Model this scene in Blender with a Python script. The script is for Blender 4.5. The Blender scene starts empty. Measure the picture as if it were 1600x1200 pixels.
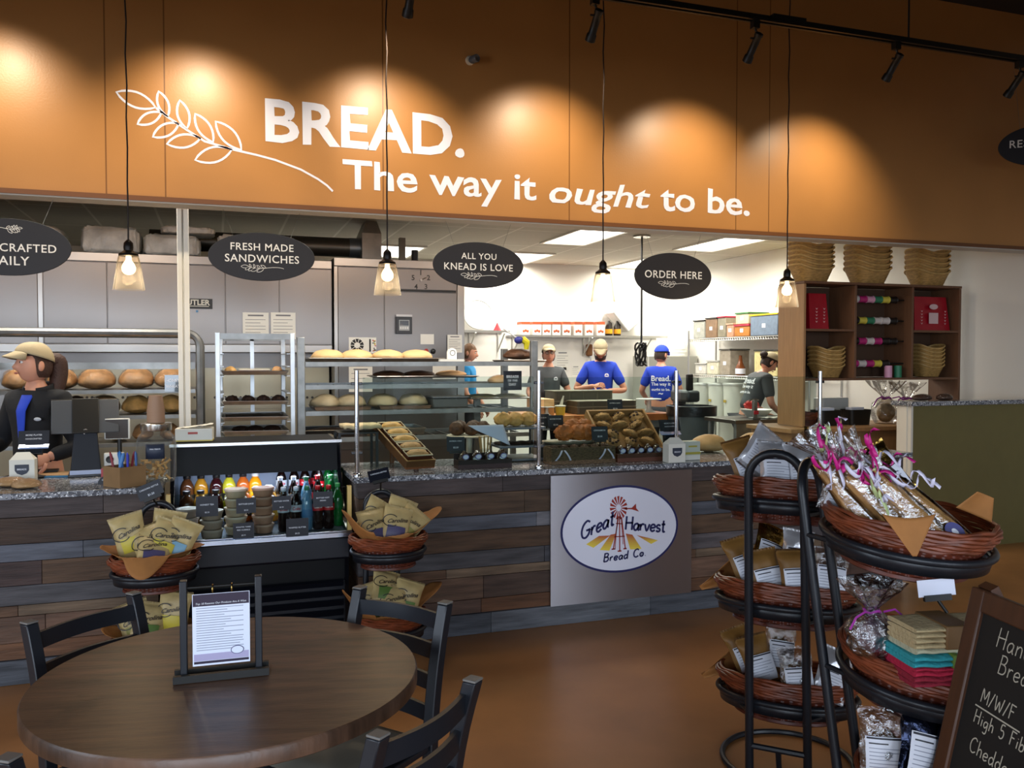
import bpy, math, random
from math import sin, cos, pi, radians, sqrt, atan2, tan
from mathutils import Vector, Matrix, Euler, noise
random.seed(7)
S = bpy.context.scene
COL = S.collection
# ---------------------------------------------------------------- camera, world, exposure
YAW, PITCH, FPX, EYE = radians(19.1), radians(1.72), 1330.0, 1.54
cam_data = bpy.data.cameras.new('camera'); cam = bpy.data.objects.new('camera', cam_data); COL.objects.link(cam)
cam.location = (0, 0, EYE); cam.rotation_euler = (pi/2 - PITCH, 0, -YAW)
cam_data.sensor_width = 36; cam_data.lens = FPX/1600*36; cam_data.clip_start = 0.05
S.camera = cam
S.view_settings.view_transform = 'Standard'; S.view_settings.look = 'None'
S.view_settings.gamma = 1; S.view_settings.use_curve_mapping = False
S.view_settings.exposure = 0.0
S.cycles.max_bounces = 7; S.cycles.diffuse_bounces = 3; S.cycles.glossy_bounces = 3
S.cycles.transmission_bounces = 7; S.cycles.transparent_max_bounces = 24
S.cycles.caustics_reflective = False; S.cycles.caustics_refractive = False
S.cycles.sample_clamp_indirect = 6
W = bpy.data.worlds.new('world'); S.world = W; W.use_nodes = True
W.node_tree.nodes['Background'].inputs[0].default_value = (0.62, 0.76, 1.0, 1)
W.node_tree.nodes['Background'].inputs[1].default_value = 0.02

def area(name, loc, size, energy, color=(1, 1, 1), rot=(0, 0, 0), spread=180):
    d = bpy.data.lights.new(name, 'AREA'); d.shape = 'RECTANGLE'; d.size, d.size_y = size
    d.energy = energy; d.color = color; d.spread = radians(spread)
    o = bpy.data.objects.new(name, d); COL.objects.link(o); o.location = loc; o.rotation_euler = rot
    return o
# daylight through the shop windows behind and to the side of the viewer
for wx, we in ((-3.4, 160), (0.0, 120), (3.9, 85)):
    area('window_daylight', (wx, -3.9, 1.75), (2.6, 2.3), we, (0.74, 0.85, 1.0), (pi/2-.38, 0, 0), 140)
area('side_window_daylight', (-4.9, 1.2, 1.8), (2.6, 2.2), 100, (0.74, 0.85, 1.0), (0, -pi/2+.35, 0), 140)
# ceiling troffers of the kitchen (centres; the fixtures themselves are built below)
TROFFERS = []

# ---------------------------------------------------------------- helpers
CE, SE_, CP, SP = cos(YAW), sin(YAW), cos(PITCH), sin(PITCH)
_R = Vector((CE, -SE_, 0)); _F = Vector((SE_*CP, CE*CP, -SP)); _U = _R.cross(_F)
def P(u, v, X=None, Y=None, Z=None):
    """point of the room seen at photo pixel u, v, at a known depth or height"""
    d = _F + _R*((u-800)/FPX) + _U*((600-v)/FPX)
    t = Y/d.y if Y is not None else ((Z-EYE)/d.z if Z is not None else X/d.x)
    return Vector((0, 0, EYE)) + d*t
def PX(u, Y): return P(u, 560, Y=Y).x
def PZ(u, v, Y): return P(u, v, Y=Y).z

def lin(h):
    if isinstance(h, str):
        h = h.lstrip('#'); c = [int(h[i:i+2], 16)/255 for i in (0, 2, 4)]
    else: c = [x/255 for x in h]
    return tuple((x/12.92 if x <= .04045 else ((x+.055)/1.055)**2.4) for x in c)+(1,)

_mats = {}
def M(name, col='#808080', rough=.5, metal=0., var=0., scale=8., bump=0., bscale=40., spec=.5, trans=0., ior=1.45,
      emit=0., alpha=1., stretch=(1, 1, 1), aniso=0., coat=0., vcol=False, sub=0.):
    if name in _mats: return _mats[name]
    m = bpy.data.materials.new(name); m.use_nodes = True; _mats[name] = m
    nt = m.node_tree; b = nt.nodes['Principled BSDF']; N = nt.nodes.new; L = nt.links.new
    c = lin(col); b.inputs['Base Color'].default_value = c
    b.inputs['Roughness'].default_value = rough; b.inputs['Metallic'].default_value = metal
    b.inputs['Specular IOR Level'].default_value = spec; b.inputs['Transmission Weight'].default_value = trans
    b.inputs['IOR'].default_value = ior; b.inputs['Alpha'].default_value = alpha
    b.inputs['Anisotropic'].default_value = aniso; b.inputs['Coat Weight'].default_value = coat
    if sub: b.inputs['Subsurface Weight'].default_value = sub; b.inputs['Subsurface Radius'].default_value = (.01, .004, .002)
    if emit: b.inputs['Emission Color'].default_value = c; b.inputs['Emission Strength'].default_value = emit
    src = None
    if vcol:
        a = N('ShaderNodeVertexColor'); a.layer_name = 'col'; src = a.outputs['Color']; L(src, b.inputs['Base Color'])
    if var or bump:
        tc = N('ShaderNodeTexCoord'); mp = N('ShaderNodeMapping'); mp.inputs['Scale'].default_value = stretch
        L(tc.outputs['Object'], mp.inputs['Vector'])
    if var:
        n = N('ShaderNodeTexNoise'); n.inputs['Scale'].default_value = scale; n.inputs['Detail'].default_value = 5
        L(mp.outputs[0], n.inputs['Vector'])
        r = N('ShaderNodeMapRange'); r.inputs[1].default_value = .3; r.inputs[2].default_value = .7
        r.inputs[3].default_value = 1-var; r.inputs[4].default_value = 1+var*.6
        L(n.outputs['Fac'], r.inputs[0])
        mx = N('ShaderNodeVectorMath'); mx.operation = 'MULTIPLY'
        if src: L(src, mx.inputs[0])
        else: mx.inputs[0].default_value = c[:3]
        L(r.outputs[0], mx.inputs[1]); L(mx.outputs[0], b.inputs['Base Color'])
    if bump:
        n2 = N('ShaderNodeTexNoise'); n2.inputs['Scale'].default_value = bscale; n2.inputs['Detail'].default_value = 4
        L(mp.outputs[0], n2.inputs['Vector'])
        bp = N('ShaderNodeBump'); bp.inputs['Strength'].default_value = bump; bp.inputs['Distance'].default_value = .01
        L(n2.outputs['Fac'], bp.inputs['Height']); L(bp.outputs[0], b.inputs['Normal'])
    return m

def glass(name, tint='#ffffff', clear=.86, rough=.02, milk=0.):
    """thin pane: mostly straight-through with a mirror coat"""
    if name in _mats: return _mats[name]
    m = bpy.data.materials.new(name); m.use_nodes = True; _mats[name] = m
    nt = m.node_tree; nt.nodes.remove(nt.nodes['Principled BSDF']); N = nt.nodes.new; L = nt.links.new
    t = N('ShaderNodeBsdfTransparent'); t.inputs[0].default_value = lin(tint)
    g = N('ShaderNodeBsdfGlossy'); g.inputs['Roughness'].default_value = rough
    f = N('ShaderNodeLayerWeight'); f.inputs[0].default_value = 1-clear
    mr = N('ShaderNodeMath'); mr.operation = 'MULTIPLY_ADD'; mr.inputs[1].default_value = .55; mr.inputs[2].default_value = (1-clear)*.35
    L(f.outputs['Facing'], mr.inputs[0])
    pw = N('ShaderNodeMath'); pw.operation = 'MULTIPLY'; L(f.outputs['Fresnel'], pw.inputs[0]); pw.inputs[1].default_value = .45 if milk else 1.0
    x = N('ShaderNodeMixShader'); L(pw.outputs[0], x.inputs[0]); L(t.outputs[0], x.inputs[1]); L(g.outputs[0], x.inputs[2])
    if milk:
        k = N('ShaderNodeBsdfTranslucent'); d = N('ShaderNodeBsdfDiffuse'); h = N('ShaderNodeMixShader'); L(k.outputs[0], h.inputs[1]); L(d.outputs[0], h.inputs[2])
        lw = N('ShaderNodeLayerWeight'); lw.inputs[0].default_value = .5; ml = N('ShaderNodeMath'); ml.operation = 'MULTIPLY_ADD'; ml.inputs[1].default_value = milk*3; ml.inputs[2].default_value = milk; ml.use_clamp = True; L(lw.outputs['Facing'], ml.inputs[0])
        y = N('ShaderNodeMixShader'); L(ml.outputs[0], y.inputs[0]); L(x.outputs[0], y.inputs[1]); L(h.outputs[0], y.inputs[2]); x = y
    L(x.outputs[0], nt.nodes['Material Output'].inputs[0]); return m

class MB:
    """collects shapes and links them as ONE mesh object"""
    def __init__(s): s.v = []; s.f = []; s.mi = []; s.sm = []; s.c = []; s.T = Matrix.Identity(4); s.mat = 0; s.col = None
    def at(s, T): s.T = T if isinstance(T, Matrix) else Matrix.Translation(T); return s
    def add(s, vs, fs, smooth=False):
        b = len(s.v); T = s.T
        s.v += [T @ Vector(p) for p in vs]
        for f in fs: s.f.append([b+i for i in f]); s.mi.append(s.mat); s.sm.append(smooth); s.c.append(s.col)
        return s
    def bx(s, x0, x1, y0, y1, z0, z1):
        vs = [(x, y, z) for x in (x0, x1) for y in (y0, y1) for z in (z0, z1)]
        return s.add(vs, [(0, 1, 3, 2), (4, 6, 7, 5), (0, 4, 5, 1), (2, 3, 7, 6), (0, 2, 6, 4), (1, 5, 7, 3)])
    def cb(s, c, d): return s.bx(c[0]-d[0]/2, c[0]+d[0]/2, c[1]-d[1]/2, c[1]+d[1]/2, c[2]-d[2]/2, c[2]+d[2]/2)
    def tube(s, pts, r, n=8, closed=False, caps=True):
        pts = [Vector(p) for p in pts]; k = len(pts); rs = r if isinstance(r, (list, tuple)) else [r]*k
        vs = []; up = None
        for i, p in enumerate(pts):
            a = pts[(i-1) % k] if (closed or i) else p; b = pts[(i+1) % k] if (closed or i < k-1) else p
            t = (b-a); t = t.normalized() if t.length > 1e-9 else Vector((0, 0, 1))
            if up is None: up = t.orthogonal().normalized()
            up = (up - t*up.dot(t)); up = up.normalized() if up.length > 1e-6 else t.orthogonal().normalized()
            w = t.cross(up)
            vs += [p + (up*cos(2*pi*j/n)+w*sin(2*pi*j/n))*rs[i] for j in range(n)]
        fs = []
        for i in range(k if closed else k-1):
            a, b = i*n, ((i+1) % k)*n
            fs += [(a+j, a+(j+1) % n, b+(j+1) % n, b+j) for j in range(n)]
        if caps and not closed: fs += [tuple(range(n))[::-1], tuple(range((k-1)*n, k*n))]
        return s.add(vs, fs, True)
    def cyl(s, a, b, r, r2=None, n=16): return s.tube([a, b], [r, r if r2 is None else r2], n)
    def lathe(s, prof, c=(0, 0, 0), n=24, sx=1, sy=1, caps=True):
        vs = []; k = len(prof)
        for r, z in prof: vs += [(c[0]+r*sx*cos(2*pi*j/n), c[1]+r*sy*sin(2*pi*j/n), c[2]+z) for j in range(n)]
        fs = []
        for i in range(k-1): fs += [(i*n+j, i*n+(j+1) % n, (i+1)*n+(j+1) % n, (i+1)*n+j) for j in range(n)]
        if caps: fs += [tuple(range(n))[::-1], tuple(range((k-1)*n, k*n))]
        return s.add(vs, fs, True)
    def ell(s, c, r, nu=16, nv=10, fn=None):
        vs = []; fs = []
        for i in range(nv+1):
            th = pi*i/nv
            for j in range(nu):
                ph = 2*pi*j/nu; d = Vector((sin(th)*cos(ph), sin(th)*sin(ph), cos(th)))
                k = fn(d) if fn else 1.0
                vs.append((c[0]+r[0]*d.x*k, c[1]+r[1]*d.y*k, c[2]+r[2]*d.z*k))
        for i in range(nv):
            for j in range(nu): fs.append((i*nu+j, (i+1)*nu+j, (i+1)*nu+(j+1) % nu, i*nu+(j+1) % nu))
        return s.add(vs, fs, True)
    def grid(s, fn, nu, nv, smooth=True, closeu=False):
        w = nu if closeu else nu+1
        vs = [fn(i/nu, j/nv) for j in range(nv+1) for i in range(w)]
        fs = [(j*w+i, j*w+(i+1) % w, (j+1)*w+(i+1) % w, (j+1)*w+i) for j in range(nv) for i in range(nu)]
        return s.add(vs, fs, smooth)
    def prism(s, poly, y0, y1, smooth=False):
        """polygon in x,z pushed out along y"""
        n = len(poly); vs = [(x, y0, z) for x, z in poly]+[(x, y1, z) for x, z in poly]
        return s.add(vs, [tuple(range(n)), tuple(range(n, 2*n))[::-1]]+[(i, i+n, (i+1) % n+n, (i+1) % n) for i in range(n)], smooth)
    def text(s, txt, T, size=.1, width=None, height=None, bold=0., shear=0., ext=.001, align='CENTER', space=1., line=1.0, cap=None):
        """lettering in the local x,z plane facing -y"""
        cu = bpy.data.curves.new('lettering', 'FONT'); cu.body = txt; cu.size = 1; cu.align_x = align; cu.align_y = 'CENTER'
        cu.offset = bold; cu.shear = shear; cu.space_character = space; cu.space_line = line; cu.resolution_u = 3; cu.extrude = 0
        o = bpy.data.objects.new('lettering', cu); COL.objects.link(o)
        me = bpy.data.meshes.new_from_object(o.evaluated_get(bpy.context.evaluated_depsgraph_get()))
        bpy.data.objects.remove(o); bpy.data.curves.remove(cu)
        xs = [v.co.x for v in me.vertices]; ys = [v.co.y for v in me.vertices]
        if not xs: return s
        w, h = max(xs)-min(xs), max(ys)-min(ys)
        kx = kz = size
        if width: kx = width/w; kz = kx
        if height: kz = height/h; kx = kx if width else kz
        cx, cy = ((min(xs)+max(xs))/2, (min(ys)+max(ys))/2) if width or height else (0, 0)
        if align == 'LEFT': cx = min(xs)
        old = s.T; s.T = old @ (T if isinstance(T, Matrix) else Matrix.Translation(T))
        n = len(me.vertices)
        s.add([((v.co.x-cx)*kx, -ext, (v.co.y-cy)*kz) for v in me.vertices], [list(p.vertices) for p in me.polygons])
        s.T = old; bpy.data.meshes.remove(me); return s
    def obj(s, name, mats, parent=None, loc=None, rot=None, bevel=0., sub=0, sharp=40):
        me = bpy.data.meshes.new(name); me.from_pydata([tuple(p) for p in s.v], [], s.f)
        for m in (mats if isinstance(mats, (list, tuple)) else [mats]): me.materials.append(m)
        me.polygons.foreach_set('material_index', s.mi); me.polygons.foreach_set('use_smooth', [True]*len(s.f))
        if any(c is not None for c in s.c):
            a = me.color_attributes.new('col', 'FLOAT_COLOR', 'CORNER')
            for p in me.polygons:
                c = s.c[p.index] or (1, 1, 1, 1)
                for li in p.loop_indices: a.data[li].color = c
        me.validate(); me.update(); me.set_sharp_from_angle(angle=radians(sharp))
        o = bpy.data.objects.new(name, me); COL.objects.link(o)
        if parent: o.parent = parent
        if loc is not None: o.location = loc
        if rot is not None: o.rotation_euler = rot if hasattr(rot, '__len__') else (0, 0, rot)
        if bevel:
            b = o.modifiers.new('bevel', 'BEVEL'); b.width = bevel; b.segments = 2; b.limit_method = 'ANGLE'; b.angle_limit = radians(40)
        if sub:
            b = o.modifiers.new('sub', 'SUBSURF'); b.levels = sub; b.render_levels = sub
        return o

def tag(o, label=None, cat=None, group=None, kind=None):
    if label: o['label'] = label
    if cat: o['category'] = cat
    if group: o['group'] = group
    if kind: o['kind'] = kind
    return o
def thing(name, label, cat, loc=(0, 0, 0), rot=0, group=None):
    o = bpy.data.objects.new(name, None); COL.objects.link(o); o.location = loc
    o.rotation_euler = rot if hasattr(rot, '__len__') else (0, 0, rot); o.empty_display_size = .1
    return tag(o, label, cat, group)
def dup(o, loc=None, rot=None, label=None, group=None, scale=None):
    """a copy of a thing with copies of its parts and sub-parts"""
    def rec(q, par):
        c = q.copy(); COL.objects.link(c)
        if par: c.parent = par
        for ch in KIDS(q): rec(ch, c)
        return c
    r = rec(o, None)
    if loc is not None: r.location = loc
    if rot is not None: r.rotation_euler = rot if hasattr(rot, '__len__') else (0, 0, rot)
    if scale is not None: r.scale = scale if hasattr(scale, '__len__') else (scale,)*3
    if label: r['label'] = label
    if group: r['group'] = group
    return r
def KIDS(q): return [c for c in COL.objects if c.parent == q] if not q.children else list(q.children)
def Rz(a): return Matrix.Rotation(a, 4, 'Z')
def Rx(a): return Matrix.Rotation(a, 4, 'X')
def Ry(a): return Matrix.Rotation(a, 4, 'Y')
def Tr(*a): return Matrix.Translation(a[0] if len(a) == 1 else a)
def nz(x, y=0, z=0): return noise.noise(Vector((x, y, z)))
def lerp(a, b, t): return a+(b-a)*t
def arc(c, r, a0, a1, n, plane='xz'):
    out = []
    for i in range(n+1):
        a = lerp(a0, a1, i/n); p = (r*cos(a), r*sin(a))
        out.append((c[0]+p[0], c[1], c[2]+p[1]) if plane == 'xz' else ((c[0]+p[0], c[1]+p[1], c[2]) if plane == 'xy' else (c[0], c[1]+p[0], c[2]+p[1])))
    return out
# ================================================================ SETTING
SOF_Y, SOF_Z, KC = 5.30, 2.43, 2.95          # soffit face, soffit underside, kitchen ceiling
WR, WB, WL, CEIL = 6.86, 11.9, -4.95, 4.35
CF, CT = 4.53, .91                            # counter cladding face, counter top height

def struct(name, mb, m, **k): return tag(mb.obj(name, m, **k), kind='structure')

# stained concrete floor
def floor_mat():
    m = M('stained_concrete', '#ad7645', rough=.33, var=.35, scale=1.3, bump=.03, bscale=14)
    return m
fm = MB(); fm.bx(-5.2, 7.1, -4.3, 5.9, -.12, 0); struct('floor', fm, floor_mat())
fk = MB(); fk.bx(-5.2, 7.1, 5.9, 12.1, -.12, -.001); struct('floor_kitchen', fk, M('quarry_floor', '#8d8a84', rough=.45, var=.2))

def grooved(name, base, xs, width, rough, var=.06):
    m = M(name, base, rough=rough, var=var, scale=2.5, bump=.04, bscale=90)
    nt = m.node_tree; b = nt.nodes['Principled BSDF']; N = nt.nodes.new; L = nt.links.new
    src = b.inputs['Base Color'].links[0].from_socket
    tc = N('ShaderNodeTexCoord'); sp = N('ShaderNodeSeparateXYZ'); L(tc.outputs['Object'], sp.inputs[0])
    acc = None
    for x in xs:
        a = N('ShaderNodeMath'); a.operation = 'COMPARE'; a.inputs[1].default_value = x; a.inputs[2].default_value = width
        L(sp.outputs[0], a.inputs[0])
        if acc is None: acc = a.outputs[0]
        else:
            q = N('ShaderNodeMath'); q.operation = 'MAXIMUM'; L(acc, q.inputs[0]); L(a.outputs[0], q.inputs[1]); acc = q.outputs[0]
    mx = N('ShaderNodeMixRGB'); L(acc, mx.inputs[0]); L(src, mx.inputs[1])
    c = lin(base); mx.inputs[2].default_value = (c[0]*.45, c[1]*.4, c[2]*.35, 1)
    L(mx.outputs[0], b.inputs['Base Color']); return m
seams = [PX(u, SOF_Y) for u in (170, 262, 600, 889, 1148, 1199)]
w = MB(); w.bx(WL, WR, SOF_Y, SOF_Y+.15, SOF_Z+.035, CEIL)
struct('wall_soffit', w, grooved('soffit_paint', '#b07c45', seams, .004, .37))
t = MB(); t.bx(WL, WR, SOF_Y-.012, SOF_Y+.16, SOF_Z+.008, SOF_Z+.035); struct('trim_1', t, M('soffit_trim', '#6d4526', rough=.4))
t = MB(); t.bx(WL, WR, SOF_Y, SOF_Y+.15, SOF_Z, SOF_Z+.008); struct('trim_2', t, M('soffit_lip', '#b9b3a8', rough=.5))
# side walls, back wall and the wall of shop windows behind the viewer
white = M('kitchen_wall_paint', '#e6e3da', rough=.55, var=.03, scale=1.5)
w = MB(); w.bx(WR, WR+.15, -4.2, WB+.15, 0, CEIL); struct('wall_right', w, white)
w = MB(); w.bx(-5.1, WR, WB, WB+.15, 0, KC+.2); struct('wall_back', w, white)
w = MB(); w.bx(-5.1, WL, -4.2, 0-.2, 0, CEIL); w.bx(-5.1, WL, 2.6, WB, 0, CEIL); w.bx(-5.1, WL, -.2, 2.6, 0, .6); w.bx(-5.1, WL, -.2, 2.6, 2.95, CEIL)
struct('wall_left', w, M('shop_paint_tan', '#8f8064', rough=.6, var=.04))
w = MB()
w.bx(WL, WR, -4.2, -4.05, 0, .55); w.bx(WL, WR, -4.2, -4.05, 2.95, CEIL)
for a, b in ((WL, -4.75), (-2.05, -1.35), (1.35, 2.55), (5.25, WR)): w.bx(a, b, -4.2, -4.05, .55, 2.95)
struct('wall_front', w, M('shop_paint_dark', '#5b5042', rough=.6))
for i, wx in enumerate((-3.4, 0, 3.9)):
    f = MB()
    for a, b in ((-1.35, -1.29), (1.29, 1.35), (-.03, .03)): f.bx(wx+a, wx+b, -4.17, -4.08, .55, 2.95)
    f.bx(wx-1.35, wx+1.35, -4.17, -4.08, .55, .61); f.bx(wx-1.35, wx+1.35, -4.17, -4.08, 2.89, 2.95)
    struct('window_%d' % (i+1), f, M('window_metal', '#2b2b2c', rough=.4, metal=.6))
# ceilings
c = MB(); c.bx(-5.1, WR, -4.2, SOF_Y+.15, CEIL, CEIL+.1); struct('ceiling', c, M('shop_ceiling', '#241c16', rough=.8))
c = MB(); c.bx(WL, WR, .75, .95, 2.3, CEIL); struct('beam', c, M('shop_ceiling'))   # unseen bulkhead added to keep window light off the upper soffit
def tiles():
    m = M('ceiling_tile', '#b8b3a4', rough=.8, var=.04, scale=30, bump=.1, bscale=200)
    nt = m.node_tree; b = nt.nodes['Principled BSDF']; N = nt.nodes.new; L = nt.links.new
    src = b.inputs['Base Color'].links[0].from_socket
    tc = N('ShaderNodeTexCoord'); sp = N('ShaderNodeSeparateXYZ'); L(tc.outputs['Object'], sp.inputs[0]); o = []
    for k, per, off in ((0, .61, .06), (1, 1.22, .3)):
        a = N('ShaderNodeMath'); a.operation = 'ADD'; a.inputs[1].default_value = 50*per-off; L(sp.outputs[k], a.inputs[0])
        q = N('ShaderNodeMath'); q.operation = 'MODULO'; q.inputs[1].default_value = per; L(a.outputs[0], q.inputs[0])
        l = N('ShaderNodeMath'); l.operation = 'LESS_THAN'; l.inputs[1].default_value = .024; L(q.outputs[0], l.inputs[0]); o.append(l.outputs[0])
    q = N('ShaderNodeMath'); q.operation = 'MAXIMUM'; L(o[0], q.inputs[0]); L(o[1], q.inputs[1])
    mx = N('ShaderNodeMixRGB'); L(q.outputs[0], mx.inputs[0]); L(src, mx.inputs[1]); mx.inputs[2].default_value = lin('#d5d1c4')
    L(mx.outputs[0], b.inputs['Base Color']); return m
c = MB(); c.bx(-5.1, WR, SOF_Y+.15, WB, KC, KC+.1); struct('ceiling_kitchen', c, tiles())
# white steel post that carries the soffit, two channels side by side
px0, px1 = PX(279, 5.52), PX(297, 5.52)
p = MB(); mid = (px0+px1)/2
p.bx(px0, mid-.004, 5.48, 5.56, 0, SOF_Z+.02); p.bx(mid+.004, px1, 5.48, 5.56, 0, SOF_Z+.02); p.bx(mid-.004, mid+.004, 5.50, 5.54, 0, SOF_Z+.02)
struct('column', p, M('post_paint', '#d9d5ca', rough=.45), bevel=.004)
# half wall with dark cap
hx = 5.16
w = MB(); w.bx(hx+.02, WR, 5.30, 5.44, 0, 1.165); struct('wall_half', w, M('olive_paint', '#6b6238', rough=.6, var=.05, bump=.05, bscale=160))
t = MB(); t.bx(hx, hx+.02, 5.295, 5.445, 0, 1.165); t.bx(hx-.012, hx, 5.33, 5.41, 0, 1.165); struct('trim_3', t, M('white_trim', '#d8d3c6', rough=.45))
t = MB(); t.bx(hx-.03, WR, 5.26, 5.48, 1.165, 1.20); struct('trim_4', t, M('granite', '#4a4b4e', rough=.12), bevel=.004)

def granite():
    m = bpy.data.materials['granite']; nt = m.node_tree; b = nt.nodes['Principled BSDF']; N = nt.nodes.new; L = nt.links.new
    tc = N('ShaderNodeTexCoord'); v = N('ShaderNodeTexVoronoi'); v.inputs['Scale'].default_value = 95; L(tc.outputs['Object'], v.inputs[0])
    n = N('ShaderNodeTexNoise'); n.inputs['Scale'].default_value = 60; n.inputs['Detail'].default_value = 6; L(tc.outputs['Object'], n.inputs[0])
    a = N('ShaderNodeMath'); a.operation = 'ADD'; L(n.outputs['Fac'], a.inputs[0])
    s = N('ShaderNodeSeparateColor'); L(v.outputs['Color'], s.inputs[0]); L(s.outputs[0], a.inputs[1])
    r = N('ShaderNodeValToRGB'); L(a.outputs[0], r.inputs[0])
    for pos, col in ((0.28, '#26272b'), (.6, '#5b5e64'), (.85, '#46484d'), (1.0, '#85888e')):
        e = r.color_ramp.elements.new(pos); e.color = lin(col)
    L(r.outputs[0], b.inputs['Base Color'])
granite()

# ---------------------------------------------------------------- troffers: fixtures and their light
tr_corners = [[(902, 358), (973, 362), (917, 380), (851, 377)], [(1126, 371), (1190, 374), (1120, 390), (1060, 387)],
              [(805, 394), (858, 397), (822, 410), (768, 407)], [(1010, 403), (1070, 406), (1002, 418), (942, 415)], [(597, 386), (655, 386), (640, 398), (575, 397)]]
TL = ['bright ceiling light panel above the third pendant lamp', 'bright ceiling light panel above the oval order sign',
      'ceiling light panel partly hidden behind the kneading love sign', 'ceiling light panel half hidden by the oval order sign rim',
      'louvered ceiling light behind the pendant over the drinks case']
centres = []
for q in tr_corners:
    pts = [P(u, v, Z=KC) for u, v in q]; c0 = sum(pts, Vector())/4; centres.append((c0.x, c0.y))
extra = [(3.0, 5.83), (1.2, 5.83), (-1.0, 5.83), (-3.0, 5.83)]  # unseen panels added behind the soffit to light the rack fronts
for i, (x, y) in enumerate(centres+extra):
    hidden = i >= len(centres)
    lab = TL[i] if not hidden else ['white ceiling light panel over the walkway behind the counter', 'white ceiling light panel above the pan racks', 'white ceiling light panel above the bagged loaves', 'white ceiling light panel above the tall ovens'][i-5]
    th = thing('ceiling_light', lab, 'light', (x, y, KC), pi/2 if hidden else 0, 'fluorescent ceiling panels of the kitchen')
    f = MB()
    for a in ((-.30, -.27, -.6, .6), (.27, .30, -.6, .6), (-.27, .27, -.6, -.57), (-.27, .27, .57, .6)): f.bx(a[0], a[1], a[2], a[3], -.02, .0)
    f.obj('frame', M('white_enamel', '#dedbd2', rough=.4), th)
    d = MB(); d.bx(-.27, .27, -.57, .57, -.008, -.002)
    d.obj('diffuser', M('diffuser_glow', '#fff8ea', emit=4), th)
    e = 52 if i < 4 else (24 if i == 4 else (20 if i == 5 else 34))
    area('troffer_light', (x, y, KC-.03), (.54, 1.14), e, (1, .96, .87), (0, 0, pi/2 if hidden else 0), 170)
# ================================================================ LETTERING ON THE SOFFIT
vinyl = M('white_vinyl', '#e4e6f4', rough=.5)
SY = SOF_Y-.0015
def span(u0, v0, u1, v1, Y=SOF_Y):
    a, b = P(u0, v0, Y=Y), P(u1, v1, Y=Y); return a, b
def rough_edge(mb, amp, freq):
    mb.v = [Vector((p.x+amp*nz(p.x*freq, p.z*freq), p.y, p.z+amp*nz(p.z*freq, p.x*freq, 4))) for p in mb.v]; return mb
def put_text(name, parent, txt, u0, v0, u1, v1, bold=.02, shear=0., sp=1.0):
    """u0,v0 top-left and u1,v1 bottom-right of the lettering on the soffit"""
    a, b = span(u0, v0, u1, v1); mb = MB()
    mb.text(txt, Tr((a.x+b.x)/2, SY, (a.z+b.z)/2), width=b.x-a.x, height=a.z-b.z, bold=bold, shear=shear, space=sp, ext=.001)
    return rough_edge(mb, .006, 22).obj(name, vinyl, parent)
sl = thing('wall_lettering', 'large white painted words BREAD. The way it ought to be. across the orange wall', 'lettering', (0, 0, 0))
put_text('headline', sl, 'BREAD.', 414, 153, 726, 247, .022)
put_text('lettering', sl, 'The way it', 536, 249, 838, 327, .018)
put_text('lettering', sl, 'ought', 858, 280, 1016, 338, .016, .22)
put_text('lettering', sl, 'to be.', 1032, 289, 1171, 338, .018)

def leaf_outline(tip, base, fat=.2, n=9):
    tip, base = Vector(tip), Vector(base); d = tip-base; k = Vector((-d.z, 0, d.x))*fat
    a = [base+d*t+k*sin(pi*t)**.8 for t in [i/n for i in range(n+1)]]
    b = [base+d*t-k*sin(pi*t)**.8 for t in [i/n for i in range(n, -1, -1)]]
    return a+b[1:-1]
WH_L = [((182, 144), (243, 168)), ((248, 143), (262, 182)), ((281, 157), (292, 201)), ((305, 178), (333, 222)), ((337, 190), (377, 234)),
        ((215, 194), (252, 176)), ((239, 214), (279, 193)), ((261, 225), (313, 216)), ((305, 250), (362, 234))]
WH_S = [(243, 168), (262, 183), (292, 203), (320, 221), (365, 234), (400, 242), (430, 250), (470, 265), (497, 280), (511, 290), (520, 299)]
def flat_line(mb, pts, r, closed=False):
    """a stripe of paint: flat ribbon in the x,z plane"""
    n = len(pts); q = []
    for i, p in enumerate(pts):
        a = pts[(i-1) % n] if (closed or i) else p; b = pts[(i+1) % n] if (closed or i < n-1) else p
        d = Vector(b)-Vector(a); d.y = 0; d = d.normalized() if d.length else Vector((1, 0, 0)); k = Vector((-d.z, 0, d.x))*r
        q += [Vector(p)+k, Vector(p)-k]
    f = [(2*i, 2*i+1, 2*((i+1) % n)+1, 2*((i+1) % n)) for i in range(n if closed else n-1)]
    mb.add(q, f)
def ear(mb, fn, r, r2=None):
    for tip, base in WH_L: flat_line(mb, leaf_outline(fn(*tip), fn(*base)), r, True)
    flat_line(mb, [fn(*p) for p in WH_S], r2 or r)
mb = MB(); ear(mb, lambda u, v: (lambda q: Vector((q.x, SY-.0005, q.z)))(P(u, v, Y=SOF_Y)), .0062)
tag(mb.obj('wheat_drawing', vinyl), 'white outline drawing of a wheat ear painted on the orange wall', 'drawing')

# ---------------------------------------------------------------- small camera on the soffit
q = P(734, 95, Y=SOF_Y)
sc = thing('wall_camera', 'small grey round security camera fixed high on the orange wall', 'camera', (q.x, SOF_Y, q.z))
mb = MB().at(Rx(pi/2)); mb.lathe([(.03, 0), (.03, .012), (.024, .02)], n=20); mb.obj('mount', M('cam_white', '#c9bda6', rough=.5), sc)
mb = MB().at(Rx(pi/2) @ Ry(radians(25))); mb.lathe([(.022, .012), (.025, .03), (.025, .07), (.021, .075), (.012, .071)], n=20)
mb.obj('lens_barrel', M('cam_grey', '#55585c', rough=.35), sc)

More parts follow.
